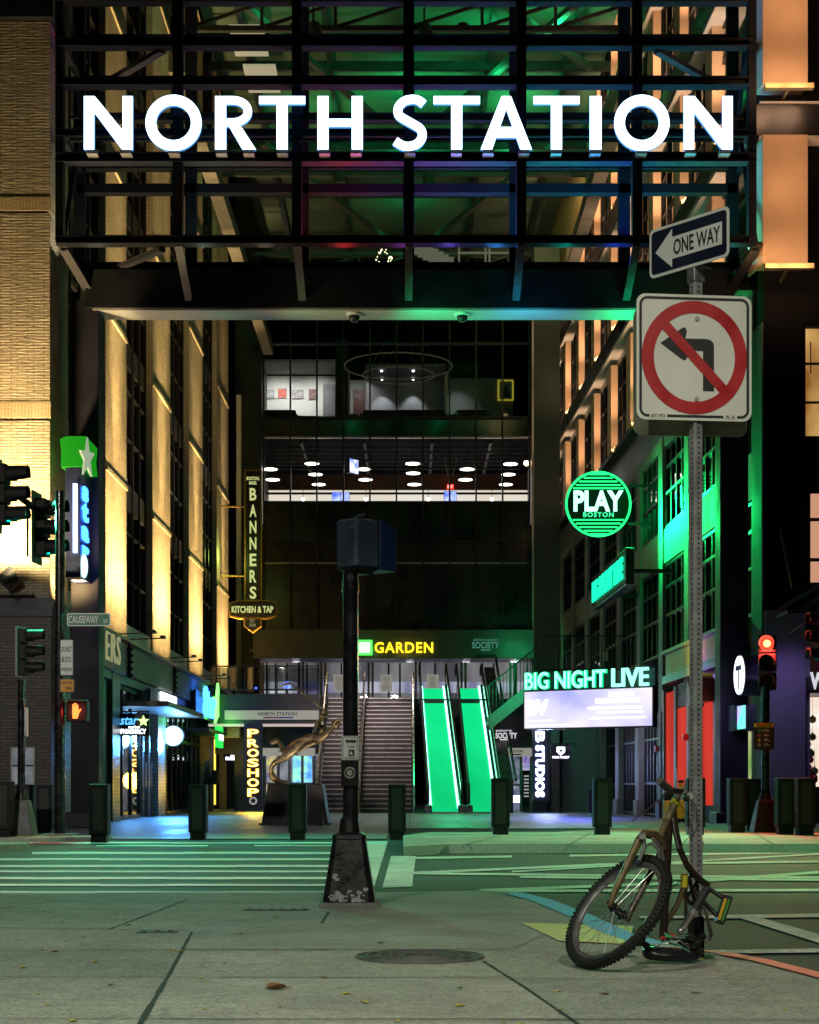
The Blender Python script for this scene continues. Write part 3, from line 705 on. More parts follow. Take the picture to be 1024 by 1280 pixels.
# ================================================================== TRAFFIC SIGNALS
sigm = pm('signal_housing_paint', (.012, .012, .012), .55, 0, .3, 8, spec=.2)
def lens(name, col, st): return em(name, col, st)
red_on = em('red_lens_lit', (1, .025, .012), 1.6); red_core = em('red_lens_core', (1, .55, .16), 2.2)
green_on = em('green_lens_lit', (.0, .9, .75), 3.5); lens_off = pm('dark_lens', (.02, .015, .012), .2)
def signal_head(t, c, d, lit, s=.31, vis=.26):
    """three-section head centred at c, lenses facing horizontal direction d"""
    d = Vector(d).normalized(); u = d.cross(Z3) * -1
    for i, z in enumerate((s * 1.06, 0, -s * 1.06)):
        o = c + Z3 * z
        m = MB(); m.ob(o - d * .09, u, Z3, d, s, s, .18); hs = m.build('signal_section', sigm, t, bevel=.02)
        on = (i == 0 and lit == 'red') or (i == 2 and lit == 'green')
        mt = {'red': red_on, 'green': green_on}[lit] if on else lens_off
        m = MB(); m.sphere(o + d * .005, s * .38, 20, 10, (1, 1, 1)) if 0 else m.cyl(o - d * .02, o + d * .02, s * .39, s * .33, 24); m.build('lens', mt, t, True)
        m = MB(); n = 18; vs = []; fs = []
        for k in range(n + 1):
            an = R(-50 + 280 * k / n)
            for rad, ln in ((s * .43, 0), (s * .43, vis * (1 if 20 < k * 280 / n < 260 else .35)), (s * .40, vis * (1 if 20 < k * 280 / n < 260 else .35)), (s * .40, 0)):
                vs.append(o + (u * math.cos(an) + Z3 * math.sin(an)) * rad + d * ln)
        for k in range(n):
            for j in range(3): fs.append((k * 4 + j, k * 4 + j + 1, k * 4 + 4 + j + 1, k * 4 + 4 + j))
        m.add(vs, fs); m.build('visor', sigm, t, True)
def cone_base(t, x, y, z, w, h, mat):
    m = MB(); r1 = [(x - w, y - w, z), (x + w, y - w, z), (x + w, y + w, z), (x - w, y + w, z)]; k = .55
    m.hexa(r1 + [(x - w * k, y - w * k, z + h), (x + w * k, y - w * k, z + h), (x + w * k, y + w * k, z + h), (x - w * k, y + w * k, z + h)])
    b = m.build('pole_base', mat, t, bevel=.02)
    m = MB(); m.cyl((x, y, z + h), (x, y, z + h + .12), w * .5, w * .36, 16); m.build('collar', steel, t, True)
# left pole signal, seen from the side
Zl = 28.3; x = xx(27, Zl)
t = thing('traffic_signal', (x, Zl, .07), 'side view of a dark traffic signal on a short pole at the far left corner', 'traffic signal')
cone_base(t, x, Zl, .07, .24, .6, pm('grey_cast_base', (.075, .075, .08), .5, .3, .3, 8))
m = MB(); m.cyl((x, Zl, .7), (x, Zl, hh(852, Zl)), .065, .06, 16)
for py in (852, 885, 922): m.cyl((x, Zl, hh(py, Zl)), (x, Zl, hh(py, Zl) + .03), .075, n=16)
m.build('pole', pm('glossy_black_paint', (0, 0, 0)), t, True)
m = MB(); m.box(x + .06, x + .10, Zl - .06, Zl + .06, hh(920, Zl), hh(885, Zl)); m.build('junction_box', grey, t)
signal_head(t, Vector((x + .10, Zl, hh(815, Zl))), X3, None, .25, .27)
m = MB(); m.box(x - .06, x - .03, Zl - .2, Zl + .2, hh(846, Zl), hh(784, Zl)); m.build('backplate', pm('pale_green_grey_plate', (.2, .22, .2), .5), t)
t = thing('concrete_footing', (x, Zl, .07), 'low concrete footing under the leftmost signal pole', 'footing')
m = MB(); m.box(x - .3, x + .3, Zl - .3, Zl + .28, .066, .085); m.build('pad', pm('tan_concrete', (.36, .31, .2), .8), t)
# street name pole with mast arm
Zp = 28.9; x = xx(75, Zp); kz = F / Zp
t = thing('mast_arm_pole', (x, Zp, .02), 'tall black pole with street name sign and red hand at the far left corner', 'pole')
m = MB(); m.cyl((x, Zp, .02), (x, Zp, 5.9), .095, .075, 18)
for py in (757, 770, 880, 893): m.cyl((x, Zp, hh(py, Zp)), (x, Zp, hh(py, Zp) + .025), .1, n=18)
m.cyl((x, Zp, hh(1035, Zp)), (x, Zp, hh(1030, Zp)), .11, n=18)
m.build('pole', pm('glossy_black_paint', (0, 0, 0)), t, True)
m = MB(); m.box(x - .3, x + .26, Zp - .3, Zp + .3, .021, .10); m.build('footing', pm('worn_concrete', (0, 0, 0)), t, bevel=.01)
h2 = Vector((xx(60, 30.5), 30.5, hh(660, 30.5))); h1 = Vector((xx(10, 29.3), 29.3, hh(618, 29.3)))
m = MB(); m.tube([(x, Zp, 5.75), h2 + Vector((-.15, 0, .28)), h1 + Vector((-.18, 0, .25)), h1 + Vector((-2.2, -.8, .55))], .06, 10); m.build('mast_arm', black, t, True)
for hp, lab, px in ((h1, 'hanging traffic signal with a teal lit visor, cut by the left edge of the photo', 1), (h2, 'hanging traffic signal with a teal lit visor in front of the lit brick corner', 2)):
    s = thing('traffic_signal', hp, lab, 'traffic signal')
    signal_head(s, hp, (1, -.10, 0), 'green', .33, .36)
    m = MB(); m.ob(hp - Vector((.2, 0, 0)), (0.10, 1, 0), Z3, X3, .55, 1.28, .02); m.build('backplate', pm('green_grey_backplate', (.05, .08, .06), .5), s)
    m = MB(); p = hp + Vector((-.34, -.1, 0)); m.tube([hp + Vector((-.12, -.05, .4)), p + Vector((0, 0, .4)), p + Vector((0, 0, -.52)), hp + Vector((-.12, -.05, -.52))], .022, 8); m.build('bracket', steel, s)
    lamp('SPOT', hp + Vector((.4, 0, -.35)), 1500, (.06, 1, .5), s, hp + Vector((7, -5.5, -5.0)), 125, 1.0, .12)
def panel_sign(name, c, w, h, border, field, label, cat='sign', u=X3, r=.03):
    t = thing(name, c, label, cat); n = Vector(u).cross(Z3)
    m = MB(); m.prism(rrect(w, h, r), c, u, Z3, .01); m.build('plate', border, t)
    m = MB(); m.prism(rrect(w - .035, h - .035, r * .7), c + n * .004, u, Z3, .003); m.build('face', field, t)
    return t, n
c = W(111, 774.5, Zp - .12); gsign = pm('street_sign_green', (.01, .17, .09), .4); wl = pm('white_sign_paint', (.75, .76, .74), .45)
t, n = panel_sign('street_name_sign', c, 54 / kz, 16 / kz, wl, gsign, 'green street name sign reading CAUSEWAY ST on the tall left pole')
text('lettering', 'CAUSEWAY', wl, t, c + Vector((-.09, -.005, 0)), X3, Z3, .5, .125, .003); text('lettering', 'ST', wl, t, c + Vector((.285, -.005, -.03)), X3, Z3, .075, .06, .003)
c = W(83.5, 822, Zp - .13)
t, n = panel_sign('regulatory_sign', c, 17.5 / kz, 46 / kz, inkm, white, 'white do not block intersection sign on the tall left pole')
for i, (s_, wd) in enumerate((('DO NOT', .17), ('BLOCK', .165), ('INTERSECTION', .185))): text('lettering', s_, inkm, t, c + Vector((0, -.005, .14 - i * .17)), X3, Z3, wd, .09 if i < 2 else .06, .003)
c = W(84, 857, Zp - .13)
t, n = panel_sign('regulatory_sign', c, 19 / kz, 18 / kz, inkm, pm('orange_sign', (.72, .30, .02), .45), 'small orange sign below the white do not block sign')
text('lettering', 'STATE LAW', inkm, t, c + Vector((0, -.005, .05)), X3, Z3, .19, .05, .003); text('lettering', 'FINE', inkm, t, c + Vector((.03, -.005, -.045)), X3, Z3, .10, .05, .003)
c = W(96, 888.5, Zp - .1)
t = thing('pedestrian_signal', c, 'pedestrian signal showing a glowing red hand on the left corner', 'pedestrian signal')
m = MB(); m.ob(c + Vector((0, .12, 0)), X3, Z3, -Y3, .36, .36, .22); m.build('signal_housing', sigm, t, bevel=.02)
m = MB(); d = Vector((0, -.14, 0))
m.ob(c + Vector((0, -.06, .185)), X3, Z3, -Y3, .38, .014, .16); m.ob(c + Vector((.185, -.06, 0)), Z3, X3, -Y3, .36, .012, .16); m.build('visor', sigm, t)
m = MB(); o = c + Vector((-.02, -.012, 0)); hand = [(-.045, -.12), (.035, -.12), (.06, -.04), (.10, .02), (.085, .035), (.05, 0), (.048, .09), (.03, .09), (.028, .03), (.022, .115), (.004, .115), (.002, .03), (-.006, .12), (-.024, .12), (-.026, .03), (-.034, .10), (-.05, .10), (-.055, -.02)]
m.prism([(a * 1.0, b * 1.1) for a, b in hand], o, X3, Z3, .01); m.build('hand_symbol', em('red_hand_glow', (1, .26, .05), 2.2), t)
lamp('POINT', c + Vector((-.02, -.12, 0)), 5, (1, .04, .02), t, rad=.05)
lamp('SPOT', c + Vector((-.02, -.15, 0)), 90, (1, .05, .02), t, c + Vector((-.4, -3, -2)), 140, 1, .1)
# right pole with red signal
Zr = 28.9; x = xx(957, Zr); kr = F / Zr
t = thing('traffic_signal', (x, Zr, .12), 'traffic signal glowing red on a short black pole at the far right corner', 'traffic signal')
cone_base(t, x, Zr, .12, .24, .55, black)
m = MB(); m.cyl((x, Zr, .7), (x, Zr, hh(852, Zr)), .075, .07, 16)
for py in (873, 895): m.cyl((x, Zr, hh(py, Zr)), (x, Zr, hh(py, Zr) + .025), .084, n=16)
m.build('pole', pm('glossy_black_paint', (0, 0, 0)), t, True)
hc = Vector((xx(959, Zr), Zr, hh(828, Zr))); dd = Vector((-.28, -1, 0)).normalized()
signal_head(t, hc, dd, 'red', .30, .2)
m = MB(); m.cyl(hc + Z3 * .318 + dd * .021, hc + Z3 * .318 + dd * .024, .062, n=20); m.build('bulb', red_core, t)
lamp('SPOT', hc + Z3 * .318 + dd * .3, 520, (1, .05, .03), t, hc + dd * 8 + Vector((0, 0, -3)), 150, 1, .1)
lamp('POINT', hc + Z3 * .318 + dd * .22, 420, (1, .05, .03), t, rad=.1)
c = W(955, 920, Zr - .14)
t, n = panel_sign('transfer_sign', c, 26 / kr, 34 / kr, inkm, pm('dark_sign_face', (.02, .02, .025), .4), 'dark transit transfer sign with a yellow header on the red signal pole')
m = MB(); m.prism([(-.165, .145), (.165, .145), (.165, .215), (-.165, .215)], c + Vector((0, -.006, 0)), X3, Z3, .002); m.build('yellow_header', pm('yellow_sign', (.62, .45, .03), .45), t)
text('lettering', 'TRANSFER', inkm, t, c + Vector((0, -.007, .18)), X3, Z3, .27, .045, .003)
for i, cl in enumerate(((.1, .3, .12), (.35, .12, .3), (.45, .38, .05), (.3, .32, .34))):
    m = MB(); o = c + Vector((-.08, -.006, .09 - i * .08)); m.prism(circ(.028, 16), o, X3, Z3, .002)
    if i == 0: m.prism(circ(.028, 16), o + Vector((.075, 0, 0)), X3, Z3, .002)
    m.build('line_symbol', pm('transit_dot_%s' % 'abcd'[i], cl, .5), t)
    m = MB(); m.prism([(.03 + (.03 if i == 0 else 0), .0), (.12, .0), (.12, .012), (.03 + (.03 if i == 0 else 0), .012)], c + Vector((-.03, -.006, .08 - i * .08)), X3, Z3, .002); m.prism([(.0, .0), (.06, .0), (.06, .008), (0, .008)], c + Vector((0, -.006, .105 - i * .08)), X3, Z3, .002); m.build('text_line', wl, t)
# side-on signal at the right edge
hp = Vector((xx(1016, 28.4), 28.4, hh(797, 28.4)))
t = thing('traffic_signal', hp, 'dark traffic signal cut by the right edge of the photo beside the sloping awning', 'traffic signal')
signal_head(t, hp + Vector((.2, 0, .0)), (-1, -.2, 0), 'green', .28, .3)
m = MB(); m.tube([hp + Vector((.35, 0, -.2)), hp + Vector((.75, 0, -.2)), (hp.x + .75, hp.y, .12)], .05, 10); m.build('pole', black, t, True)
lamp('SPOT', hp + Vector((-.35, 0, -.2)), 1500, (.06, 1, .5), t, hp + Vector((-8, -4.5, -3.4)), 125, 1, .12)

# unseen signal added at the near corner to throw green on the far kerb
t = thing('traffic_signal', (4.6, 10.5, .0), 'unseen black traffic signal added at the near corner to green the far kerb', 'traffic signal')
m = MB(); m.cyl((4.6, 10.5, 0), (4.6, 10.5, 4.4), .075, .07, 14); m.build('pole', black, t, True)
signal_head(t, Vector((4.6, 10.6, 4.7)), (-.1, 1, -.0), None, .3, .26)
lamp('SPOT', (4.55, 11.1, 4.4), 420, (.03, 1, .2), t, (4.2, 21.6, -.6), 40, .6, .1)
# ================================================================== LEFT BRICK BUILDING
LX = -7.5
LB = thing('brick_building', (LX, 36, 0), 'tall buff brick building with floodlit piers and dark window bays left of the passage', 'building')
fh = lambda py: hh(py, 35.6)
m = MB()                                             # street corner mass in three lifts with shadow joints between them
m.box(-30, LX, 35.6, 37.5, 4.82, fh(526)); m.box(-30, LX, 35.6, 37.5, fh(522.5), fh(266.5)); m.box(-30, LX, 35.6, 37.5, fh(263.5), fh(27))
m.box(-29.9, LX - .05, 35.66, 37.45, fh(527), fh(521)); m.box(-29.9, LX - .05, 35.66, 37.45, fh(268), fh(262))
for za, zb in ((526, 505), (266.5, 248)): pass
m.build('corner_pier', buff, LB)
m = MB()
for z0, z1 in ((fh(522), fh(502)), (fh(263), fh(246))):
    m.box(-30, LX + .012, 35.588, 37.512, z0, z1)
m.build('soldier_course', brick('soldier_brick', (.46, .36, .22), (.40, .31, .18), (.22, .17, .11), .07, .33, .75, .006, .4), LB)
m = MB(); m.box(-30, LX + .1, 35.4, 37.6, fh(26), 21.5); m.build('cornice', steel, LB)
m = MB(); m.box(-30, LX + .03, 35.56, 37.55, .02, 4.45); m.build('base_wall', dkbrick, LB)
m = MB(); m.box(-30, LX + .06, 35.5, 37.56, 4.45, 4.82); m.build('base_band', pm('blue_grey_metal', (.05, .055, .075), .5, .3, .2, 2), LB)
piers = [(42.1, 45.2), (49.8, 53.5), (58.0, 61.9), (66.4, 70.6)]
for a, b in piers:
    m = MB(); m.box(LX - .9, LX, a, b, 4.72, 38); m.build('pier', buff, LB)
floors = [8.85, 12.75, 16.65, 20.55, 24.45, 28.35, 32.25, 36.2]
bays = [(37.56, 42.1), (45.2, 49.8), (53.5, 58.0), (61.9, 66.4), (70.6, 72.5)]
for i, (a, b) in enumerate(bays):
    for z in floors:
        m = MB(); m.box(LX - .45, LX - .22, a, b, z - .35, z + .35); m.build('spandrel', dkwall, LB)
    w = MB(); n = 4 if b - a > 3 else 2
    xf = LX - .26
    for k in range(n + 1):
        y = a + (b - a) * k / n; w.box(xf - .10, xf + .08, y - .035, y + .035, 5.25, 38)
    z = 5.25
    while z < 37:
        if all(abs(z - f) > .5 for f in floors): w.box(xf - .08, xf + .05, a, b, z - .03, z + .03)
        z += 1.3
    fr = w.build('window_frame', frame_m, LB)
    g = MB(); g.add([(xf, a, 5.25), (xf, b, 5.25), (xf, b, 38), (xf, a, 38)], [(0, 1, 2, 3)]); g.build('window_glass', glz_dark, fr)
    s = MB(); s.box(LX - .7, LX - .06, a, b, 4.7, 5.25); s.build('sill_panel', pm('pale_metal_panel', (.34, .36, .36), .5, .1, .12, 2), LB)
m = MB()                                             # dim rooms behind the bays
for z in floors: m.box(-13.9, LX - .62, 37.6, 72.4, z - .2, z + .15)
m.box(-14.3, -13.9, 37.6, 72.4, 4.7, 38); m.build('room', pm('dim_interior', (.12, .11, .10), .8), LB)
cl = em('cool_ceiling_light', (.85, .92, 1), 2.2)
rl = random.Random(3)
for (y, z) in ((46.4, 12.0), (48.4, 12.0), (47.0, 8.2), (55.0, 12.1), (56.6, 16.0), (64.0, 8.2), (63.2, 12.0), (65, 16)):
    m = MB(); m.box(-10.6, -9.2, y - .12, y + .12, z + .28, z + .33); m.build('ceiling_light', cl, LB)
# storefront band and openings
m = MB(); m.box(LX - .6, LX + .12, 40.6, 72.5, 3.82, 4.62); fas = m.build('storefront_fascia', concp, LB, bevel=.02)
m = MB(); m.box(LX - .6, LX + .30, 40.5, 72.5, 4.62, 4.70); m.build('ledge', pm('ledge_metal', (.16, .14, .12), .4, .5), LB)
for zc in (44.6, 53.2, 62.4):
    m = MB()
    m.cyl((LX + .18, zc, 3.75), (LX + .18, zc, 4.62), .05, n=10)
    for k in range(5): m.sphere((LX + .2, zc, 3.82 + k * .17), .10, 10, 6, (1, 1.4, .45))
    m.build('wall_ornament', black, LB, True)
glzb = brick('green_glazed_brick', (.07, .13, .12), (.05, .10, .095), (.03, .04, .04), .3, .1, .3, .012, .5)
for a, b in ((43.0, 44.1), (50.8, 52.4), (63.5, 65.2)):
    m = MB(); m.box(LX - .7, LX + .02, a, b, .02, 3.82); m.build('shop_pier', glzb if a < 60 else brick('grey_brick', (.20, .19, .18), (.15, .145, .14), (.09, .09, .09)), LB)
m = MB()
m.box(-11.5, -11.2, 37.6, 72.4, .03, 3.8); m.box(-11.5, LX - .6, 37.6, 40.6, 3.4, 4.6); m.build('shop_back_wall', pm('shop_wall', (.30, .34, .40), .7), LB)
m = MB(); m.box(-11.2, LX, 40.6, 72.4, 3.60, 3.815); m.build('shop_ceiling', pm('blue_soffit', (.12, .16, .22), .5), LB)
m = MB(); m.box(LX - .5, LX - .1, 37.56, 42.98, .02, 3.8); m.build('dark_bay', steel, LB)
def shopfront(a, b, x, n, mat, nm='shop_window'):
    w = MB()
    for k in range(n + 1):
        y = a + (b - a) * k / n; w.box(x - .05, x + .05, y - .04, y + .04, .03, 3.6)
    for z in (.08, 2.45, 3.55): w.box(x - .04, x + .04, a, b, z - .05, z + .05)
    f = w.build(nm, mat, LB)
    g = MB(); g.add([(x, a, .03), (x, b, .03), (x, b, 3.6), (x, a, 3.6)], [(0, 1, 2, 3)]); g.build('shop_glass', glz, f)
shopfront(44.1, 48.5, LX - .2, 3, frame_m); shopfront(48.6, 50.7, LX - 1.0, 3, pm('blue_steel_frame', (.09, .10, .13), .4, .5))
for a, b, z0, z1, nm, cl in ((44.2, 48.5, .4, 3.3, 'lit_back_wall', (1.1, (.10, .22, .40), (.80, .92, 1), (1, 1.4, .5))), (44.4, 45.5, .5, 1.6, 'green_poster', (2.5, (.02, .22, .05), (.25, .7, .2))), (45.9, 46.9, .6, 1.9, 'pink_poster', (2.5, (.55, .12, .4), (.85, .75, .9)))):
    m = MB(); d = .9 if nm == 'lit_back_wall' else .8; m.box(LX - d - .05, LX - d, a, b, z0, z1); m.build(nm, em(nm + '_glow', (1, 1, 1), .8, cl), LB)
shopfront(52.4, 63.5, LX - .35, 9, frame_m); shopfront(65.2, 72, LX - .35, 5, frame_m)
for y, x0, x1 in ((44, -10.8, -9.2), (48, -10.8, -9.2), (55, -10.8, -9), (59, -10.8, -9), (68, -10.8, -9)):
    m = MB(); m.box(x0, x1, y - .5, y + .5, 3.52, 3.58); m.build('ceiling_light', em('shop_light_panel', (.6, .82, 1), .9), LB)
dl = pm('display_white', (.6, .62, .64), .5); 
for i, (y, c) in enumerate(((54, (.5, .5, .5)), (57, (.4, .42, .5)), (60, (.5, .48, .4)))):
    m = MB(); m.box(-10.6, -10.1, y - .6, y + .6, .03, 2.0)
    for k in range(4): m.box(-10.09, -9.9, y - .58, y + .58, .35 + k * .45, .39 + k * .45)
    m.build('shop_shelf', pm('shelf_%s' % 'abcdef'[i], c, .5), LB)
m = MB(); m.box(LX - .3, LX + 1.05, 45.6, 53.5, 3.05, 3.2); m.build('canopy', pm('brown_canopy', (.20, .16, .13), .5), LB, bevel=.02)
m = MB(); m.box(LX - .2, LX + .75, 57.5, 68.5, 2.78, 2.9); m.build('canopy', pm('blue_canopy', (.05, .07, .12), .5), LB)
m = MB(); m.box(LX - .2, LX + .1, 69.0, 72.6, .03, 3.8); m.build('shop_pier', MC['grey_brick'], LB)
for a in (66.4, 68.2):
    m = MB(); m.box(LX - .32, LX - .28, a, a + .35, .2, 3.2); m.build('lit_slot', em('yellow_slot', (1, .68, .08), 1.6), LB)
# vertical door posts in the recess
m = MB()
for y in (46.2, 47.3, 48.4): m.bar((LX - .12, y + 2.6, .05), (LX - .12, y + 2.6, 2.4), .05)
for y in (46.5, 47.6): m.bar((LX - .1, y + 2.7, .9), (LX - .1, y + 2.7, 1.6), .03)
m.build('door', pm('steel_door', (.25, .26, .3), .35, .7), LB)
# framed poster on the dark base
c = W(28.5, 958, 35.5)
t = thing('poster_case', c, 'pale framed notice case on the dark brick base of the left building', 'notice case')
m = MB(); m.prism(rrect(.50, .80, .02), c, X3, Z3, .05); m.build('frame', grey, t)
m = MB(); m.prism(rrect(.42, .72, .01), c + Vector((0, -.006, 0)), X3, Z3, .004); m.build('panel', em('case_glow', (.6, .65, .7), .22, (3, (.35, .4, .5), (.75, .78, .8))), t)
m = MB(); m.box(c.x - .22, c.x + .22, c.y - .02, c.y - .008, c.z + .0, c.z + .03); m.build('rail', black, t)
# uplights at the foot of every pier
warm = (1, .66, .26)
def uplight(parent, x, y, z, tx, ty, tz, w, col=warm, ang=50, w2=0, body=True):
    if body:
        m = MB(); m.box(x - .12, x + .12, y - .35, y + .35, z - .12, z - .03); m.build('uplight', black, parent)
    lamp('SPOT', (x, y, z), w, col, parent, (tx, ty, tz), ang, 1.0, .12)
    if w2: lamp('SPOT', (x, y, z), w2, col, parent, (tx - .05, ty, tz + 12), 22, 1.0, .12)
for (a, b), wv in zip(piers, (1.0, 1.0, .9, .65)):
    ym = (a + b) / 2
    for dy in (-.8, .8): m = MB(); m.box(LX + 1.02, LX + 1.14, ym + dy - .16, ym + dy + .16, 4.76, 4.83); m.build('uplight', black, LB); m = MB(); m.bar((LX, ym + dy, 4.73), (LX + 1.03, ym + dy, 4.77), .03); m.build('bracket', black, LB)
    for dy in (-1.1, 0, 1.1):
        lamp('SPOT', (LX + 1.1, ym + dy, 4.86), 210 * wv, warm, LB, (LX - .1, ym + dy, 6.1), 112, .8, .3)
        lamp('SPOT', (LX + 1.15, ym + dy, 4.86), 2600 * wv, warm, LB, (LX - .5, ym + dy, 9.5), 84, 1, .3)
    lamp('SPOT', (LX + 1.2, ym, 4.86), 20000 * wv, warm, LB, (LX - .3, ym, 21), 22, 1.0, .2)
    for z in floors[:6]:
        m = MB(); m.box(LX, LX + .05, a + .02, b - .02, z - .12, z - .02); m.build('string_course', pm('course_metal', (.30, .26, .18), .5, .2), LB)
lamp('SPOT', (LX + .45, 35.75, 5.0), 260, warm, LB, (LX - .1, 36.9, 6.4), 165, 1, .1)
lamp('SPOT', (LX + .6, 35.7, 5.0), 2600, warm, LB, (LX - .1, 36.9, 10.5), 75, 1, .15)
# floodlights on the street front
FL = thing('floodlight', W(8, 722, 34.9), 'black floodlight on a bracket aimed up the left brick wall', 'floodlight')
o = ORG[FL.name]
m = MB(); m.cyl(o + Vector((-.1, 0, -.05)), o + Vector((.12, .1, .1)), .12, .17, 16); m.build('lamp_head', steel, FL, True)
m = MB(); m.tube([o + Vector((-.1, -.15, -.1)), o + Vector((.1, -.1, -.28)), o + Vector((.22, .1, -.12))], .018, 6); m.box(-9.3, LX - .3, 35.3, 35.5, 4.86, 4.9); m.build('bracket', steel, FL)
lamp('SPOT', o + Vector((0, -.35, .2)), 2400, (1, .72, .34), FL, o + Vector((.3, .75, 2.6)), 150, 1, .2)
lamp('SPOT', o + Vector((-.2, -.9, .1)), 2600, (1, .68, .32), FL, o + Vector((.2, .7, 8)), 70, 1, .2)
# ================================================================== SIGNS ON THE LEFT SIDE
def glow_text(nm, s, mat, t, o, u, v, w, h, **k): return text(nm, s, mat, t, o, u, v, w, h, **k)
neon_white = em('white_neon', (.85, .93, 1), 5); neon_blue = em('blue_neon', (.03, .16, 1), 7); neon_green = em('green_neon', (.02, 1, .12), 3.2)
dark_face = pm('sign_dark_face', (.012, .014, .02), .35)
for i, (px0_, px1_, py0_, py1_, Z, lab) in enumerate(((148, 187, 892, 920, 44.2, 'hanging pharmacy sign with a green star by the glass doors, nearer of the two'), (280, 305.5, 933, 952, 66, 'smaller hanging pharmacy sign with a green star beside the vertical yellow sign'))):
    c = W((px0_ + px1_) / 2, (py0_ + py1_) / 2, Z); w = (px1_ - px0_) / F * Z; h = (py1_ - py0_) / F * Z
    t = thing('pharmacy_sign', c, lab, 'sign')
    m = MB(); m.ob(c, X3, Z3, -Y3, w, h, .14); m.build('box', dark_face, t, bevel=.015)
    m = MB(); m.bar(c + Vector((-w / 2 - .3, 0, h / 2 + .05)), c + Vector((w / 2, 0, h / 2 + .05)), .035); m.build('bracket', black, t)
    f = c + Vector((0, -.075, 0))
    text('lettering', 'star', em('sign_blue_white', (.10, .45, 1), 1.8), t, f + Vector((-w * .13, 0, h * .17)), (1, 0, 0), (.2, 0, 1), w * .55, h * .36, .012, .015)
    m = MB(); m.prism([(a, b) for a, b in star5(h * .26)], f + Vector((w * .32, -.012, h * .16)), X3, Z3, .012); m.build('star_symbol', em('sign_star_green', (.5, 1, .25), 2.4), t)
    text('lettering', 'market', neon_white, t, f + Vector((w * .02, 0, -h * .10)), X3, Z3, w * .35, h * .11, .01)
    text('lettering', 'PHARMACY', neon_white, t, f + Vector((0, 0, -h * .30)), X3, Z3, w * .8, h * .22, .012, .008)
for px, py, Z, r, lab in ((217, 920, 52.5, 13.2, 'round glowing blue white disc sign by the shop doors'), (154, 925, 47.2, 12, 'round glowing disc sign partly hidden behind the nearer pharmacy sign')):
    c = W(px, py, Z); r = r / F * Z
    t = thing('disc_sign', c, lab, 'sign')
    m = MB(); m.cyl(c + Vector((0, -.06, 0)), c + Vector((0, .06, 0)), r, n=36); m.build('light_disc', em('disc_glow', (.55, .92, 1), 2.4), t, True)
    m = MB(); m.tube([c + Vector((r * math.cos(i / 18 * math.pi), -.06, r * math.sin(i / 18 * math.pi))) for i in range(36)], .025, 6, True); m.build('rim', dark_face, t, True)
    m = MB(); m.bar(c + Vector((-.0, 0, r)), c + Vector((-.0, 0, r + .4)), .03); m.build('bracket', black, t)
    lamp('SPOT', c + Vector((.05, -.25, -.3)), 1000 if px > 200 else 500, (.07, .34, 1), t, c + Vector((1.6, -6, -4.2)), 130, 1, .2)
    lamp('POINT', c + Vector((.25, -.3, 0)), 120, (.2, .55, 1), t, rad=.2)
c = Vector((LX + .16, 51.5, 3.42))
t = thing('shop_name_sign', c, 'small glowing white shop sign panel on the dark band above the canopy', 'sign')
m = MB(); m.ob(c - Vector((.04, 0, 0)), Y3, Z3, X3, 6.2, .55, .06); m.build('backing', dark_face, t)
m = MB(); m.ob(c + Vector((.02, .4, .08)), Y3, Z3, X3, 3.2, .42, .05); m.build('light_panel', em('white_neon_strong', (.80, .90, 1), 3.5), t)
c = Vector((LX + .5, 60.3, 3.75))
t = thing('market_sign', c, 'large lit blue shop lettering with a green star above the far shop', 'sign')
m = MB(); m.ob(c - Vector((.25, 0, 0)), Y3, Z3, X3, 5.5, .9, .1); m.build('backing', dark_face, t)
text('lettering', 'Star', neon_blue, t, c + Vector((0, -.9, .08)), Y3, (0, .12, 1), 3.3, 1.05, .08, .04)
m = MB(); m.prism([(a * 2.1, b * 1.25) for a, b in star5(.66)], c + Vector((.08, 1.6, .1)), Y3, Z3, .08); m.build('star_symbol', em('sign_star_glow', (.15, 1, .12), 3.6), t)
m = MB(); m.ob(c + Vector((.15, 1.1, -1.05)), Y3, Z3, X3, 1.6, .75, .12); m.build('green_panel', em('green_panel_glow', (.02, .75, .08), 1.6), t)
text('lettering', 'market', neon_white, t, c + Vector((.22, 1.1, -1.02)), Y3, Z3, 1.3, .3, .02)
lamp('POINT', c + Vector((.5, 1.2, -.5)), 40, (.1, 1, .1), t, rad=.2)
# letters at the end of a long sign, seen in front of the fascia
c = W(127, 808, 41.0)
t = thing('wall_lettering', c, 'upright pale cream letters on the near end of the storefront fascia', 'sign')
cream = em('cream_letters', (.66, .68, .34), .42)  # faint glow put into the letters so they look lit
text('letter', 'ERS', cream, t, Vector((LX + .25, 41.7, hh(808, 41.3))), Y3, (0, 0, 1), 2.0, .74, .03, .0, 1.15)
# vertical star blade sign on the corner
Zs = 35.2; c = Vector((xx(92, Zs), Zs, hh(640, Zs))); ks = F / Zs
t = thing('blade_sign', (c.x, Zs, hh(720, Zs)), 'tall vertical blade sign with blue lettering under a green star cube', 'sign')
bw = 24 / ks
m = MB(); m.box(c.x - .15, c.x + .16, Zs - .1, Zs + 1.3, hh(722, Zs), hh(578, Zs)); m.build('box', pm('navy_sign_box', (.012, .016, .045), .35), t, bevel=.01)
sd = Vector((.26, .97, 0)).normalized()
text('lettering', 's\nt\na\nr', neon_blue, t, Vector((c.x + .165, Zs + .35, hh(652, Zs))), Y3, Z3, .75, 1.55, .03, .05, line=.75)
m = MB(); m.box(c.x + .02, c.x + .10, Zs - .16, Zs - .1, hh(692, Zs), hh(606, Zs)); m.build('tube_light', em('blue_white_tube', (.35, .5, 1), 6), t)
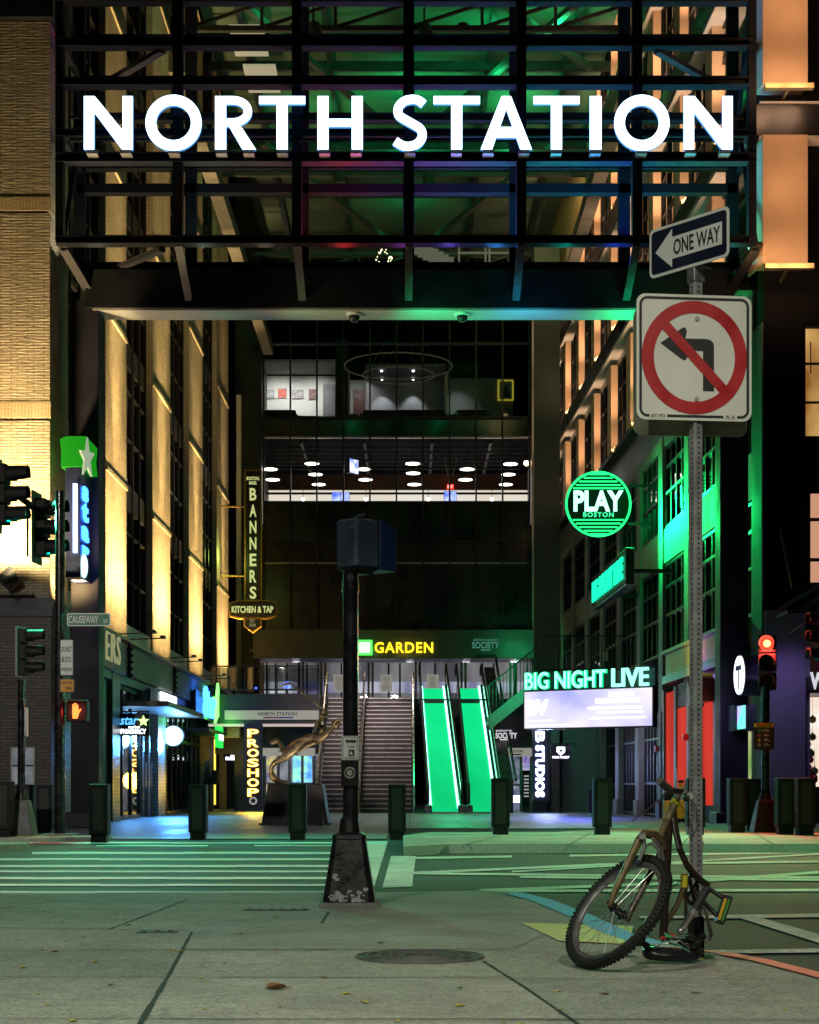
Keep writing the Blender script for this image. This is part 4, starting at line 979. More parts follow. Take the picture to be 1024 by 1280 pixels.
m = MB(); m.sphere((c.x + .2, Zs + .1, hh(707, Zs)), .16, 14, 10, (.45, 1, 1.55)); m.build('round_light', em('disc_glow', (0, 0, 0)), t, True)
lamp('POINT', (c.x + .55, Zs - .1, hh(660, Zs)), 40, (.1, .2, 1), t, rad=.2)
y0, y1 = hh(586, Zs), hh(548, Zs)
m = MB(); P = [(-.22, y0), (.30, y0 + .03), (.27, (y0 + y1) / 2), (.30, y1), (-.12, y1), (-.24, y1 - .06), (-.21, (y0 + y1) / 2)]
m.prism([(a, b - y0) for a, b in P], Vector((c.x, Zs - .22, y0)), X3, Z3, 1.3); m.build('green_cube', em('green_cube_glow', (.01, .33, .01), .8), t)
m = MB(); m.prism([(a * .5, b * .95) for a, b in star5(.46, .4)], Vector((c.x + .33, Zs - .18, y0 + .18)), (.5, .86, 0), Z3, .05); m.build('star_symbol', em('pale_star', (.6, .75, .5), .55), t)
# BANNERS blade further in
Zb = 68.0; kb = F / Zb
gold = pm('gold_edge', (.62, .36, .06), .4, .5); sign_dk = pm('blade_dark_brown', (.016, .013, .008), .4)
c = W(316.5, 669, Zb)
t = thing('blade_sign', c, 'tall dark gold edged vertical sign with upright pale letters above a shield badge', 'sign')
m = MB(); m.prism(rrect(21.5 / kb, 164 / kb, .01), c, X3, Z3, .3); m.build('edge', gold, t)
m = MB(); m.prism(rrect(19 / kb, 161 / kb, .01), c + Vector((0, -.02, 0)), X3, Z3, .3); m.build('face', sign_dk, t)
cb = em('cream_sign_glow', (.72, .80, .30), .75)
f = Vector((0, -.03, 0))
text('lettering', 'BOSTON,\nMASS.', cb, t, W(316.5, 601, Zb) + f, X3, Z3, 16 / kb, 10 / kb, .01, .03)
for i, ch in enumerate('BANNERS'): text('letter', ch, cb, t, W(316.5, 618 + i * 20.5, Zb) + f, X3, Z3, 8.4 / kb, 15.5 / kb, .015, .025)
b = [(-30, 0), (-29, 10), (-16, 12.5), (16, 12.5), (29, 10), (30, 0), (29, -8), (18, -10.5), (-18, -10.5), (-29, -8)]
c2 = W(316, 763, Zb)
m = MB(); m.prism([(x / kb, y / kb) for x, y in b[::-1]], c2 + Vector((0, -.05, 0)), X3, Z3, .3); m.prism([(x / kb, y / kb) for x, y in ((-11, -10.6), (-11, -20), (0, -28), (11, -20), (11, -10.6))], c2 + Vector((0, -.05, 0)), X3, Z3, .3); m.build('badge_edge', gold, t)
m = MB(); m.prism([(x / kb * .955, y / kb * .88 + .02) for x, y in b[::-1]], c2 + Vector((0, -.075, 0)), X3, Z3, .3); m.prism([(x / kb, y / kb) for x, y in ((-9.6, -11.4), (-9.6, -19.4), (0, -26.2), (9.6, -19.4), (9.6, -11.4))], c2 + Vector((0, -.075, 0)), X3, Z3, .3); m.build('badge_face', sign_dk, t)
text('lettering', 'KITCHEN & TAP', cb, t, c2 + Vector((0, -.09, .03)), X3, Z3, 52 / kb, 8.5 / kb, .015, .03)
text('lettering', 'EST\n2018', em('cream_sign_dim', (.5, .5, .25), .4), t, c2 + Vector((0, -.09, -16 / kb)), X3, Z3, 8 / kb, 9 / kb, .012, .02)
for py in (633, 720): m = MB(); m.bar(W(277, py, Zb), W(307, py, Zb) + Vector((0, .1, 0)), .06); m.build('bracket', gold, t)
lamp('POINT', c + Vector((-.9, -1.2, -1.0)), 60, (.5, .8, .15), t, rad=.3)

# ================================================================== STEEL GATEWAY
GW = thing('steel_gateway', (0, 36, 0), 'black steel gateway truss spanning the passage above the street', 'gateway')
gsteel = pm('gateway_steel', (.009, .010, .014), .6, 0, .25, 2, spec=.15)
ZF, ZBk = 35.0, 37.1
gh = lambda py: hh(py, ZF)
vp = [74, 222, 371, 511, 652, 797, 941]
for i, px in enumerate(vp):
    x = xx(px, ZF); w = .16 if i in (0, 6) else .2
    m = MB(); m.box(x - w / 2, x + w / 2, ZF, ZF + .25, gh(303), 19.5); m.build('post', gsteel, GW)
    m = MB(); m.box(x - .12, x + .12, ZBk, ZBk + .25, 11.9, 19.5); m.build('post', gsteel, GW)
xl, xr = xx(71, ZF), xx(946, ZF)
for a, b in ((47, 57), (96, 106), (161, 170), (190, 202), (294, 304), (-8, 1)):
    m = MB(); za, zb = gh(b), gh(a)
    fl = .028
    m.box(xl, xr, ZF - .02, ZF + .27, za, za + fl); m.box(xl, xr, ZF - .02, ZF + .27, zb - fl, zb); m.box(xl, xr, ZF + .10, ZF + .13, za + fl, zb - fl); m.build('beam', gsteel, GW)
    m = MB(); m.box(xl, xr, ZBk, ZBk + .24, za + .1, zb + .1); m.build('beam', gsteel, GW)
for x in (xl, 0, xr):
    for z in (12.0, 14, 16.1):
        pass
m = MB(); m.box(-6.9, 6.9, 36.3, 37.15, 11.09, 11.92); m.build('girder', gsteel, GW, bevel=.015)
m = MB(); m.box(-6.75, 6.75, 36.34, 37.1, 11.045, 11.088); m.build('soffit', pm('soffit_metal', (.42, .42, .40), .4, .2, .1, 1), GW)
for px, z in ((222, 0), (371, 0), (511, 0), (652, 0), (797, 0)):
    x = xx(px, ZF); m = MB(); m.bar((x, ZF + .12, gh(304)), (x * .985, 36.28, 11.25), .16, .06); m.build('strut', pm('strut_metal', (.02, .02, .024), .6, 0), GW)
for sgn in (-1, 1):
    m = MB(); m.bar((sgn * 7.2, ZF + .2, gh(300)), (sgn * 6.85, 36.4, 11.5), .2, .08); m.build('strut', MC['strut_metal'], GW)
    for zz in (16.1, 12.0):
        m = MB(); m.bar((sgn * 6.75, ZBk, zz), (sgn * 5.1, ZF + .2, zz - .02), .16, .1); m.build('brace', MC['strut_metal'], GW)
    for zz in (12.05, 14.3, 16.2, 18.0):
        m = MB(); m.bar((sgn * 7.15, ZF + .25, zz), (sgn * 7.15, ZBk, zz), .12); m.build('beam', gsteel, GW)
    m = MB(); m.bar((sgn * 7.15, ZF + .25, 12.1), (sgn * 7.15, ZBk, 15.3), .09); m.bar((sgn * 7.15, ZBk, 15.4), (sgn * 7.15, ZF + .25, 18.5), .09); m.build('brace', gsteel, GW)
    m = MB(); m.box(min(sgn * 6.62, sgn * 7.22), max(sgn * 6.62, sgn * 7.22), 36.35, 37.0, .02, 11.3); m.build('column', pm('column_metal', (.016, .016, .024), .55, 0, .2, 1.5, spec=.25), GW, bevel=.02)
    m = MB(); m.box(min(sgn * 6.52, sgn * 7.32), max(sgn * 6.52, sgn * 7.32), 36.28, 37.1, .02, .35); m.build('column_base', steel, GW, bevel=.02)
# coloured accent lights on the girder
for px, col, w in ((120, (.9, .8, .6), 10), (255, (.5, .75, .6), 10), (330, (1, .7, .5), 7), (430, (1, .04, .06), 34), (505, (.7, .1, 1), 20), (560, (.25, .15, 1), 46), (620, (.05, .35, 1), 40), (705, (.0, .8, .6), 38), (770, (.02, .1, 1), 50), (850, (.05, .7, .45), 34), (915, (.1, .7, .6), 18)):
    x = xx(px, 36.5); z = 11.99
    m = MB(); m.box(x - .1, x + .1, 36.5, 36.74, z - .065, z); m.build('accent_light', black, GW)
    lamp('SPOT', (x, 36.6, z + .03), w * 9, col, GW, (x, 35.2, z + 2.2), 150, .5, .06)
for x, y, z, col, w, tx in ((-6.3, 36.2, 9.6, (1, .8, .5), 36, -4.6), (-2.6, 35.9, 9.9, (.6, .9, .4), 40, -1.5), (.2, 35.9, 9.9, (.0, 1, .35), 170, .8), (2.4, 35.9, 9.9, (.0, .55, .9), 150, 2.6), (5.0, 35.9, 9.9, (.0, 1, .4), 190, 5)):
    lamp('SPOT', (x, y, z), w, col, GW, (tx, 36.75, 11.09), 110, 1, .1)  # spots without fixtures, added to colour the soffit
for px in (443, 578):
    c = W(px, 396, 36.6)
    t = thing('dome_camera', c, 'white dome security camera under the girder, %s' % ('left of the two' if px < 500 else 'right of the two'), 'security camera')
    m = MB(); m.cyl(c + Z3 * .16, c + Z3 * .06, .10, .13, 18); m.cyl(c + Z3 * .06, c + Z3 * .02, .18, .17, 20); m.build('mount', white, t, True)
    m = MB(); m.sphere(c + Z3 * .0, .12, 16, 10); m.build('dome', pm('smoked_dome', (.02, .02, .02), .08), t, True)
# ================================================================== NORTH STATION
NS = thing('station_sign', (0, 34.7, gh(195)), 'large glowing white station name letters standing on the gateway beam', 'sign')
face = em('letter_face', (.62, .84, 1), 4.0); side = em('letter_return', (.10, .40, 1), .95)
zt, zb_ = gh(127), gh(193); LHt = zt - zb_; sw = .222; ZL = 34.72
LS = [('N', 105, 166), ('O', 182, 252), ('R', 269, 318), ('T', 324, 381.5), ('H', 397, 453.5), ('S', 491, 534), ('T', 542, 600), ('A', 601, 665), ('T', 667, 724.5), ('I', 737.5, 752), ('O', 768, 837), ('N', 855, 916)]
def letter(ch, w, h):
    s = sw; P = []; Rb = []
    if ch == 'I': P = [[(0, 0), (w, 0), (w, h), (0, h)]]
    if ch == 'T':
        c0, c1 = w / 2 - s / 2, w / 2 + s / 2; t = s * .72
        P = [[(c0, 0), (c1, 0), (c1, h - t), (w, h - t), (w, h), (0, h), (0, h - t), (c0, h - t)]]
    if ch == 'H':
        a, b = h * .5 - s * .36, h * .5 + s * .36
        P = [[(0, 0), (s, 0), (s, a), (w - s, a), (w - s, 0), (w, 0), (w, h), (w - s, h), (w - s, b), (s, b), (s, h), (0, h)]]
    if ch == 'N':
        P = [[(0, 0), (s * .93, 0), (s * .93, h * .70), (w - s * .98, 0), (w, 0), (w, h), (w - s * .93, h), (w - s * .93, h * .36), (s * .98, h), (0, h)]]
    if ch == 'A':
        k = s * 1.04; a = w / 2
        f = lambda y: (a - s * .42) * y / h          # outer left edge at height y
        y0, y1 = h * .22, h * .42
        iy = h * .76
        g = lambda y: k + (a - k) * y / iy
        P = [[(0, 0), (k, 0), (a, iy), (w - k, 0), (w, 0), (a + s * .42, h), (a - s * .42, h)]]
        P += [[(g(y0), y0), (w - g(y0), y0), (w - g(y1), y1), (g(y1), y1)]]
    if ch == 'O':
        Rb = [([(w / 2 + (w - s * .96) / 2 * math.cos(i * math.pi / 28), h / 2 + (h * 1.05 - s * .96) / 2 * math.sin(i * math.pi / 28)) for i in range(56)], s * .96, True)]
    if ch == 'R':
        P = [[(0, 0), (s, 0), (s, h), (0, h)]]
        r = h * .285; t = s * .74
        cy = h - r
        pts = [(s, h - t / 2), (w * .45, h - t / 2)] + [(w * .45 + (w * .5 - t * .55) * math.sin(i * math.pi / 16), cy + (r - t / 2) * math.cos(i * math.pi / 16)) for i in range(1, 16)] + [(w * .45, h - 2 * r + t / 2), (s, h - 2 * r + t / 2)]
        Rb = [(pts, t, False)]
        P += [[(w * .72, 0), (w * 1.03, 0), (w * .62, h - 2 * r), (s * 1.06, h - 2 * r)]]
        P[1] = [(w * .70, 0), (w * 1.04, 0), (w * .66, h - 2 * r - .002), (w * .36, h - 2 * r - .002)]
    if ch == 'S':
        t = s * .8
        ctl = [(.90, .85), (.74, .925), (.54, .94), (.32, .90), (.16, .78), (.18, .645), (.36, .56), (.58, .48), (.80, .385), (.86, .25), (.74, .12), (.52, .06), (.30, .07), (.07, .155)]
        C4 = ctl; pts = []
        for i in range(len(C4) - 1):
            p0, p1, p2, p3 = C4[max(i - 1, 0)], C4[i], C4[i + 1], C4[min(i + 2, len(C4) - 1)]
            for j in range(4):
                q = j / 4
                pts.append(tuple(.5 * ((2 * p1[k]) + (-p0[k] + p2[k]) * q + (2 * p0[k] - 5 * p1[k] + 4 * p2[k] - p3[k]) * q * q + (-p0[k] + 3 * p1[k] - 3 * p2[k] + p3[k]) * q ** 3) for k in (0, 1)))
        pts.append(C4[-1]); Rb = [([(x * w, y * h) for x, y in pts], t, False)]
    return P, Rb
for ch, pa, pb in LS:
    x = xx(pa, ZL); w = xx(pb, ZL) - x
    P, Rb = letter(ch, w, LHt)
    lt = None
    m = MB(); o = Vector((x, ZL + .006, zb_))
    for p in P: m.prism(p, o, X3, Z3, .09)
    for p, t_, cl_ in Rb: m.ribbon(p, t_, o, X3, Z3, .09, cl_)
    lt = m.build('letter', side, NS)
    m = MB(); o = Vector((x, ZL, zb_))
    for p in P: m.prism(p, o, X3, Z3, .005)
    for p, t_, cl_ in Rb: m.ribbon(p, t_, o, X3, Z3, .005, cl_)
    m.build('letter_face', face, lt)
    m = MB()
    for fx in ((.5,) if ch in 'TIOS' else (.15, .85)):
        m.box(x + w * fx - .11, x + w * fx + .11, ZL + .02, ZL + .3, gh(197.5), gh(192.4))
    m.build('mount', pm('letter_mount', (.2, .2, .2), .5), NS)
m = MB()
for z in (gh(150), gh(178)): m.box(xl + .3, xr - .3, ZL + .10, ZL + .2, z - .03, z + .03)
m.build('mounting_rail', gsteel, NS)
# ================================================================== GLASS HALL AT THE END OF THE PASSAGE
ZE = 75.0; ke = ZE / F
ex = lambda px: xx(px, ZE)
eh = lambda py: hh(py, ZE)
GH = thing('glass_hall', (0, ZE, 0), 'dark glass fronted station hall closing the far end of the passage', 'building')
hall = pm('hall_dark_cladding', (.018, .024, .02), .45, .1, .25, 1)
XA, XB = ex(329), ex(663)
spx = [330 + 33.15 * i for i in range(11)]
for px in spx:
    m = MB(); x = ex(px); m.box(x - .035, x + .035, ZE - .14, ZE + .06, eh(792), 34); m.build('mullion', frame_m, GH)
tr = pm('pale_transom', (.34, .33, .30), .4, .5)
for py, mt, h in ((547, tr, .07), (704, tr, .07), (677, frame_m, .08), (628, frame_m, .1), (522, frame_m, .1), (430, frame_m, .1)):
    m = MB(); m.box(XA, XB, ZE - .10, ZE + .05, eh(py) - h / 2, eh(py) + h / 2); m.build('transom', mt, GH)
gdk = pm('green_black_spandrel', (.012, .03, .018), .18, 0, .25, .6, spec=.6)
for a, b, nm in ((546, 522, 0), (676, 629, 0)):
    m = MB(); m.box(XA, XB, ZE + .07, ZE + .12, eh(a), eh(b)); m.build('spandrel', gdk, GH)
m = MB(); m.box(XA, XB, ZE + .08, ZE + .3, eh(792), eh(678)); m.build('blank_panel', pm('black_panel', (.008, .010, .009), .3, 0, .3, .5), GH)
for k, (a, b) in enumerate(((628, 547), (522, 380))):
    g = MB(); g.add([(XA, ZE, eh(a)), (XB, ZE, eh(a)), (XB, ZE, eh(b)), (XA, ZE, eh(b))], [(0, 1, 2, 3)]); g.build('window_glass', glass('hall_glass', (.85, .9, .87), .0, .03) if k == 0 else MC['hall_glass'], GH)
m = MB(); m.box(XA, XB, ZE + .02, ZE + .3, eh(380), 40); m.build('upper_glass_wall', pm('dark_glass_wall', (.015, .024, .018), .15, 0, .3, .4), GH)
# jambs
m = MB(); m.box(-7.6, XA - .05, ZE - .6, ZE + .5, .02, 40); m.build('side_wall', hall, GH)
m = MB(); m.box(XB + .05, 7.2, ZE - .4, ZE + .5, .02, 40); m.build('side_wall', pm('brown_cladding', (.10, .085, .06), .5, .1, .25, .5), GH)
m = MB(); m.box(ex(298.5), ex(304), ZE - 1.0, ZE - .65, .02, eh(500)); m.build('corner_trim', pm('pale_trim', (.5, .5, .42), .5), GH)
m = MB(); m.box(ex(664), ex(667), ZE - .5, ZE - .42, .02, 34); m.build('corner_trim', pm('pale_trim', (0, 0, 0)), GH)
# middle room: pendants over a white counter wall
fl, ce, bk_ = 12.5, 16.55, 84.0
dkc = pm('dark_ceiling', (.016, .014, .018), .85, spec=.05); 
m = MB(); m.box(XA - .5, XB + .5, ZE + .3, 87, fl - .2, fl); m.build('floor', pm('dark_floor', (.05, .05, .05), .3), GH)
m = MB(); m.box(XA - .5, XB + .5, ZE + .3, 87, ce, ce + .25); m.build('ceiling', dkc, GH)
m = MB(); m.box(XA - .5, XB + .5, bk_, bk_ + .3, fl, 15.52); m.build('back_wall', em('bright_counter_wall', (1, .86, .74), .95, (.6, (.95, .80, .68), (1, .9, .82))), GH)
m = MB(); m.box(XA - .5, XB + .5, bk_ - .05, bk_ + .3, 15.54, 16.3); m.build('timber_band', pm('timber', (.12, .05, .02), .6, 0, .4, 2), GH)
m = MB(); m.box(XA - .5, XB + .5, bk_ - 1.2, bk_ - 1.1, 15.12, 15.22); m.build('rail', black, GH)
m = MB(); m.box(XA - .6, XA - .5, ZE + .3, 87, fl, 22.5); m.box(XB + .5, XB + .6, ZE + .3, 87, fl, 22.5); m.build('room_side_wall', pm('room_side', (.06, .055, .05), .7), GH)
m = MB()
for z in (16.1, 16.3):
    for y in (77.5, 79.5, 81.5): m.bar((XA, y, z), (XB, y, z), .06)
for x in (-4.8, -2, 1, 3.6): m.bar((x, 75.6, 16.2), (x, 83, 16.2), .12)
m.build('ceiling_duct', pm('grey_duct', (.05, .045, .05), .6, spec=.2), GH)
pend = None; disc = em('pendant_glow', (1, .94, .86), 6)
pend_pts = [(338, 587, 76.8), (341, 600, 79.5), (390, 580, 76.2), (394.5, 593.5, 79), (398.5, 606, 81.5), (455, 587, 77), (457, 600, 79.5), (516, 580, 76.2), (516.5, 592, 78.6), (518, 606, 81.4), (584, 587, 77), (582, 600, 79.5), (638, 580.5, 76.2), (635.5, 593.5, 79), (632.5, 606, 81.5)]
for i, (px, py, Z) in enumerate(pend_pts):
    p = W(px, py, Z)
    lab = 'white saucer pendant lamp glowing above the counter behind the middle glass storey'
    if i == 0:
        pend = thing('pendant_lamp', p, lab, 'pendant lamp', 'pendant lamps behind the middle glass storey')
        m = MB(); m.cyl(p + Z3 * .02, p + Z3 * .13, .33, .06, 22); m.build('lamp_shade', white, pend, True)
        m = MB(); m.cyl(p, p + Z3 * .018, .32, n=22); m.build('light_disc', disc, pend, True)
        m = MB(); m.cyl(p + Z3 * .12, p + Z3 * 1.1, .012, n=6); m.build('cord', black, pend)
    else: dup(pend, p)
for px in (398, 478 + 2, 498, 560, 593, 627 - 8):
    pass
for i, px in enumerate((379, 457.5, 535.5, 615)):
    p = W(px, 624, 80.5)
    t = thing('bare_bulb', p, 'small bright bare bulb on a rail before the white counter wall', 'light bulb', 'bare bulbs before the counter wall')
    m = MB(); m.sphere(p, .08, 10, 6); m.build('bulb', em('bulb_glow', (1, .85, .6), 14), t, True)
    m = MB(); m.bar(p + Z3 * .07, p + Z3 * .5, .025); m.build('cord', black, t)
p = W(658, 579, 76); t = thing('bare_bulb', p, 'single orange white bulb at the right end of the pendant lamps', 'light bulb')
m = MB(); m.sphere(p, .12, 10, 6); m.build('bulb', em('warm_bulb_glow', (1, .6, .25), 14), t, True)
m = MB(); m.bar(p + Z3 * .08, p + Z3 * .8, .02); m.build('cord', black, t)
lamp('POINT', p, 30, (1, .6, .3), t, rad=.1)
bscr = em('blue_screen', (.16, .26, 1), 1.6, (2.5, (.05, .1, .9), (.5, .6, 1)))
for i, (x0, x1, y0, y1, Z, lab) in enumerate(((415, 437, 615, 627, 82.5, 'wide blue lit menu screen left of centre behind the middle glass storey'), (555, 571, 614, 628, 82.5, 'blue lit menu screen under the red exit sign'))):
    c = W((x0 + x1) / 2, (y0 + y1) / 2, Z); w, h = (x1 - x0) / F * Z, (y1 - y0) / F * Z
    t = thing('menu_screen', c, lab, 'screen')
    m = MB(); m.ob(c, X3, Z3, -Y3, w, h, .08); m.build('case', black, t)
    m = MB()
    for k in (-1, 1): m.ob(c + Vector((k * w / 4, -.05, 0)), X3, Z3, -Y3, w / 2 - .03, h - .04, .02)
    m.build('screen_panel', bscr, t)
c = W(442, 583, 77); t = thing('television', c, 'television showing a bright picture hung at an angle among the pendant lamps', 'television')
u = Vector((.62, .78, 0)).normalized()
m = MB(); m.ob(c, u, Z3, u.cross(Z3), .62, .66, .06); m.build('case', black, t)
m = MB(); m.ob(c + u.cross(Z3) * .035, u, Z3, u.cross(Z3), .58, .62, .01); m.build('screen_panel', em('tv_picture', (.3, .5, 1), 2.0, (2.2, (.05, .12, .8), (.9, .85, .9))), t)
m = MB(); m.bar(c + Z3 * .3, c + Z3 * 1.0, .04); m.bar(c + Vector((-.3, .1, -.3)), c + Vector((0, 0, -.2)), .05); m.build('bracket', grey, t)
c = W(563, 608.5, 83.5); t = thing('exit_sign', c, 'small red lit exit sign on the timber band', 'exit sign')
m = MB(); m.ob(c, X3, Z3, -Y3, .34, .24, .06); m.build('box', em('exit_red', (1, .04, .03), 1.6), t)
text('lettering', 'EXIT', em('exit_letters', (1, .5, .45), 2.5), t, c + Vector((0, -.032, 0)), X3, Z3, .26, .13, .01)
for x0 in (555, 570):
    pass
m = MB(); m.bar(W(556, 572, 76.5), W(560, 594, 76.5), .05); m.bar(W(571, 572, 76.5), W(566, 594, 76.5), .05)
t = thing('hanging_rail', W(563, 582, 76.5), 'pair of converging pale suspension rods hanging above the red exit sign', 'rail'); m.build('rod', grey, t)
lamp('POINT', (0, 79, 15.0), 30, (1, .92, .85), GH, rad=.5); lamp('POINT', (-4, 79, 15.0), 20, (1, .92, .85), GH, rad=.5); lamp('POINT', (3.8, 79, 15.0), 20, (1, .92, .85), GH, rad=.5)
# upper room
fu, bu = 17.2, 83.0
bh_ = lambda py: hh(py, bu); bx_ = lambda px: xx(px, bu)
m = MB(); m.box(XA - .5, XB + .5, ZE + .3, 87, fu - .2, fu); m.build('floor', pm('dark_floor', (0, 0, 0)), GH)
m = MB(); m.box(XA - .5, XB + .5, ZE + .3, 87, 23.4, 23.6); m.build('ceiling', dkc, GH)
wl_ = pm('gallery_wall', (.62, .62, .60), .7, 0, .05, 1)
m = MB(); m.box(bx_(329), bx_(422), bu, bu + .2, fu, bh_(470)); m.build('gallery_wall', wl_, GH)
m = MB(); m.box(bx_(326), bx_(422), bu - 2.6, bu + .1, bh_(468), bh_(466)); m.build('gallery_ceiling', wl_, GH)
m = MB(); m.box(bx_(422), bx_(437), bu - 2.4, bu + .2, fu, bh_(440)); m.build('dark_partition', pm('black_partition', (.012, .012, .012), .6), GH)
m = MB(); m.box(bx_(437), bx_(458), bu + .8, bu + 1, fu, bh_(470)); m.build('lobby_wall', pm('lobby_wall_grey', (.35, .35, .34), .7), GH)
m = MB(); m.box(bx_(441), bx_(456), bu + .7, bu + .78, fu, bh_(482)); m.build('door', pm('dark_red_door', (.10, .02, .02), .5), GH)
m = MB(); m.box(bx_(458), bx_(556), bu, bu + .2, fu, bh_(474)); m.build('lounge_wall', pm('lounge_wall_grey', (.28, .28, .30), .7, 0, .06, 1), GH)
m = MB(); m.box(bx_(557), bx_(640), bu - .8, bu - .6, fu, bh_(478)); m.build('lounge_wall', pm('lounge_wall_dim', (.22, .23, .22), .7, 0, .06, 1), GH)
m = MB(); m.box(bx_(555), bx_(558.5), bu - 2, bu, fu, bh_(478)); m.build('white_post', wl_, GH)
m = MB(); m.box(bx_(458), bx_(556), bu - 3, bu, bh_(476), bh_(474)); m.build('lounge_ceiling', pm('lounge_ceiling_grey', (.16, .16, .17), .7), GH)
m = MB(); m.box(bx_(404), bx_(419), bu - .12, bu - .02, fu, bh_(481)); m.build('door', pm('grey_door', (.16, .16, .17), .5), GH)
lamp('SPOT', (bx_(352), bu - 1.6, bh_(469)), 420, (1, .95, .92), GH, (bx_(352), bu, fu + 1), 130, 1, .2); lamp('SPOT', (bx_(395), bu - 1.6, bh_(469)), 340, (1, .95, .92), GH, (bx_(395), bu, fu + 1), 130, 1, .2)
lamp('SPOT', (bx_(446), bu - 1.2, bh_(469)), 110, (1, .97, .95), GH, (bx_(446), bu + .8, fu + 1), 120, 1, .2)
for px in (478, 516.5):
    m = MB(); m.cyl((bx_(px), bu - .55, bh_(477)), (bx_(px), bu - .55, bh_(478.4)), .06, n=12); m.cyl((bx_(px), bu - 2.2, bh_(477.0)), (bx_(px), bu - 2.2, bh_(478.4)), .06, n=12); m.build('downlight', em('downlight_glow', (1, .95, .92), 4), GH)
    lamp('SPOT', (bx_(px), bu - .55, bh_(480)), 80, (.96, .94, 1), GH, (bx_(px), bu - .1, fu), 74, .5, .04)
lamp('SPOT', (bx_(575), bu - 2.0, bh_(479)), 60, (.96, .96, 1), GH, (bx_(565), bu - .6, fu), 90, 1, .05)
pics = (('pale print', 336, 493, 14, 11, (.42, .40, .42)), ('red print', 353, 492, 11, 12, (.55, .10, .08)), ('long pale print', 372.5, 493, 14, 11, (.38, .36, .38)), ('dark brown print', 391.5, 493, 11, 13, (.18, .10, .09)))
for nm, px, py, w, h, cl in pics:
    c = Vector((bx_(px), bu - .03, bh_(py))); t = thing('wall_picture', c, nm + ' hung on the white gallery wall behind the upper glass storey', 'picture')
    w, h = w / F * bu, h / F * bu
    m = MB(); m.ob(c, X3, Z3, -Y3, w, h, .05); m.build('frame', pm('grey_frame', (.25, .24, .24), .5), t)
    m = MB(); m.ob(c + Vector((0, -.027, 0)), X3, Z3, -Y3, w - .05, h - .05, .01); m.build('print', pm('print_' + nm.replace(' ', '_'), cl, .6, 0, .6, 9), t)
c = Vector((bx_(631), bu - .84, bh_(493))); t = thing('framed_portrait', c, 'framed portrait of a dark suited person in a broad gold frame', 'portrait')
w, h = 20 / F * bu, 26 / F * bu
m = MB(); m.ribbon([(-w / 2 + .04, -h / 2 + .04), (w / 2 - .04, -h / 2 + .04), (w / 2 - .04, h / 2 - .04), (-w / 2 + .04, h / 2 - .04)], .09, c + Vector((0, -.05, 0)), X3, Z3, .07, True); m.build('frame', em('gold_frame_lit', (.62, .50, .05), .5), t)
m = MB(); m.ob(c, X3, Z3, -Y3, w - .1, h - .1, .03); m.build('mat', pm('portrait_mat', (.4, .4, .38), .6), t)
m = MB(); m.prism([(-.2, -.34), (.2, -.34), (.2, -.1), (.1, .06), (.07, .2), (-.07, .2), (-.1, .06), (-.2, -.1)], c + Vector((0, -.02, 0)), X3, Z3, .01); m.build('figure', pm('portrait_dark', (.02, .02, .02), .6), t)
for i, (px, py, Z, lab) in enumerate(((442, 517, 78.4, 'green topped bar stool beside the dark partition'), (565, 515, 78.4, 'green topped bar stool beside the white post'))):
    p = W(px, py, Z); p.z = fu
    t = thing('bar_stool', p, lab, 'stool')
    m = MB(); m.ob(p + Z3 * .78, X3, Y3, Z3, .4, .4, .07); m.build('seat', pm('green_seat', (.05, .16, .04), .5), t, bevel=.02)
    for dx in (-.17, .17):
        for dy in (-.17, .17): m = MB(); m.bar(p + Vector((dx, dy, 0)), p + Vector((dx * .8, dy * .8, .75)), .03); m.build('leg', grey, t)
sofa = pm('dark_sofa', (.02, .02, .018), .7)
for i, (px, w, lab) in enumerate(((342, 2.0, 'dark sofa below the gallery pictures'), (489, 2.6, 'long dark sofa below the left wall scallop light'), (533, 1.7, 'dark armchair right of the small white table lamp'), (590, 1.5, 'dark low seat beside the dim lounge wall'))):
    x = xx(px, 77.6); t = thing('sofa', (x, 77.6, fu), lab, 'sofa')
    hx = .85
    m = MB(); m.box(x - w / 2, x + w / 2, 77.2, 78.0, fu + .1, fu + .45); m.build('seat', sofa, t, bevel=.06)
    m = MB(); m.box(x - w / 2, x + w / 2, 77.9, 78.15, fu + .1, fu + .95); m.build('backrest', sofa, t, bevel=.1)
    for s_ in (-1, 1): m = MB(); m.box(x + s_ * w / 2 - .1, x + s_ * w / 2 + .1, 77.2, 78.1, fu + .1, fu + .62); m.build('armrest', sofa, t, bevel=.05)
p = W(518.5, 517, 79); t = thing('table_lamp', Vector((p.x, p.y, fu)), 'small glowing white table lamp between the dark seats upstairs', 'table lamp')
m = MB(); m.cyl((p.x, p.y, fu + .75), (p.x, p.y, fu + 1.05), .2, .14, 14); m.build('lamp_shade', em('shade_glow', (1, .9, .8), 1.6), t, True)
m = MB(); m.cyl((p.x, p.y, fu), (p.x, p.y, fu + .75), .03, n=8); m.cyl((p.x, p.y, fu), (p.x, p.y, fu + .04), .2, n=14); m.build('lamp_base', black, t)
c = W(498, 458, 79); t = thing('ring_chandelier', c, 'two thin concentric ring chandelier hanging above the upper lounge', 'chandelier')
rg = em('ring_edge_dim', (.30, .26, .18), .10)
for nm, r, dz in (('ring', 2.5, 0), ('ring', 1.65, -.42)):
    m = MB(); m.tube([c + Vector((r * math.cos(i * math.pi / 36), r * math.sin(i * math.pi / 36), dz)) for i in range(72)], .035, 8, True); m.build(nm, rg, t, True)
m = MB()
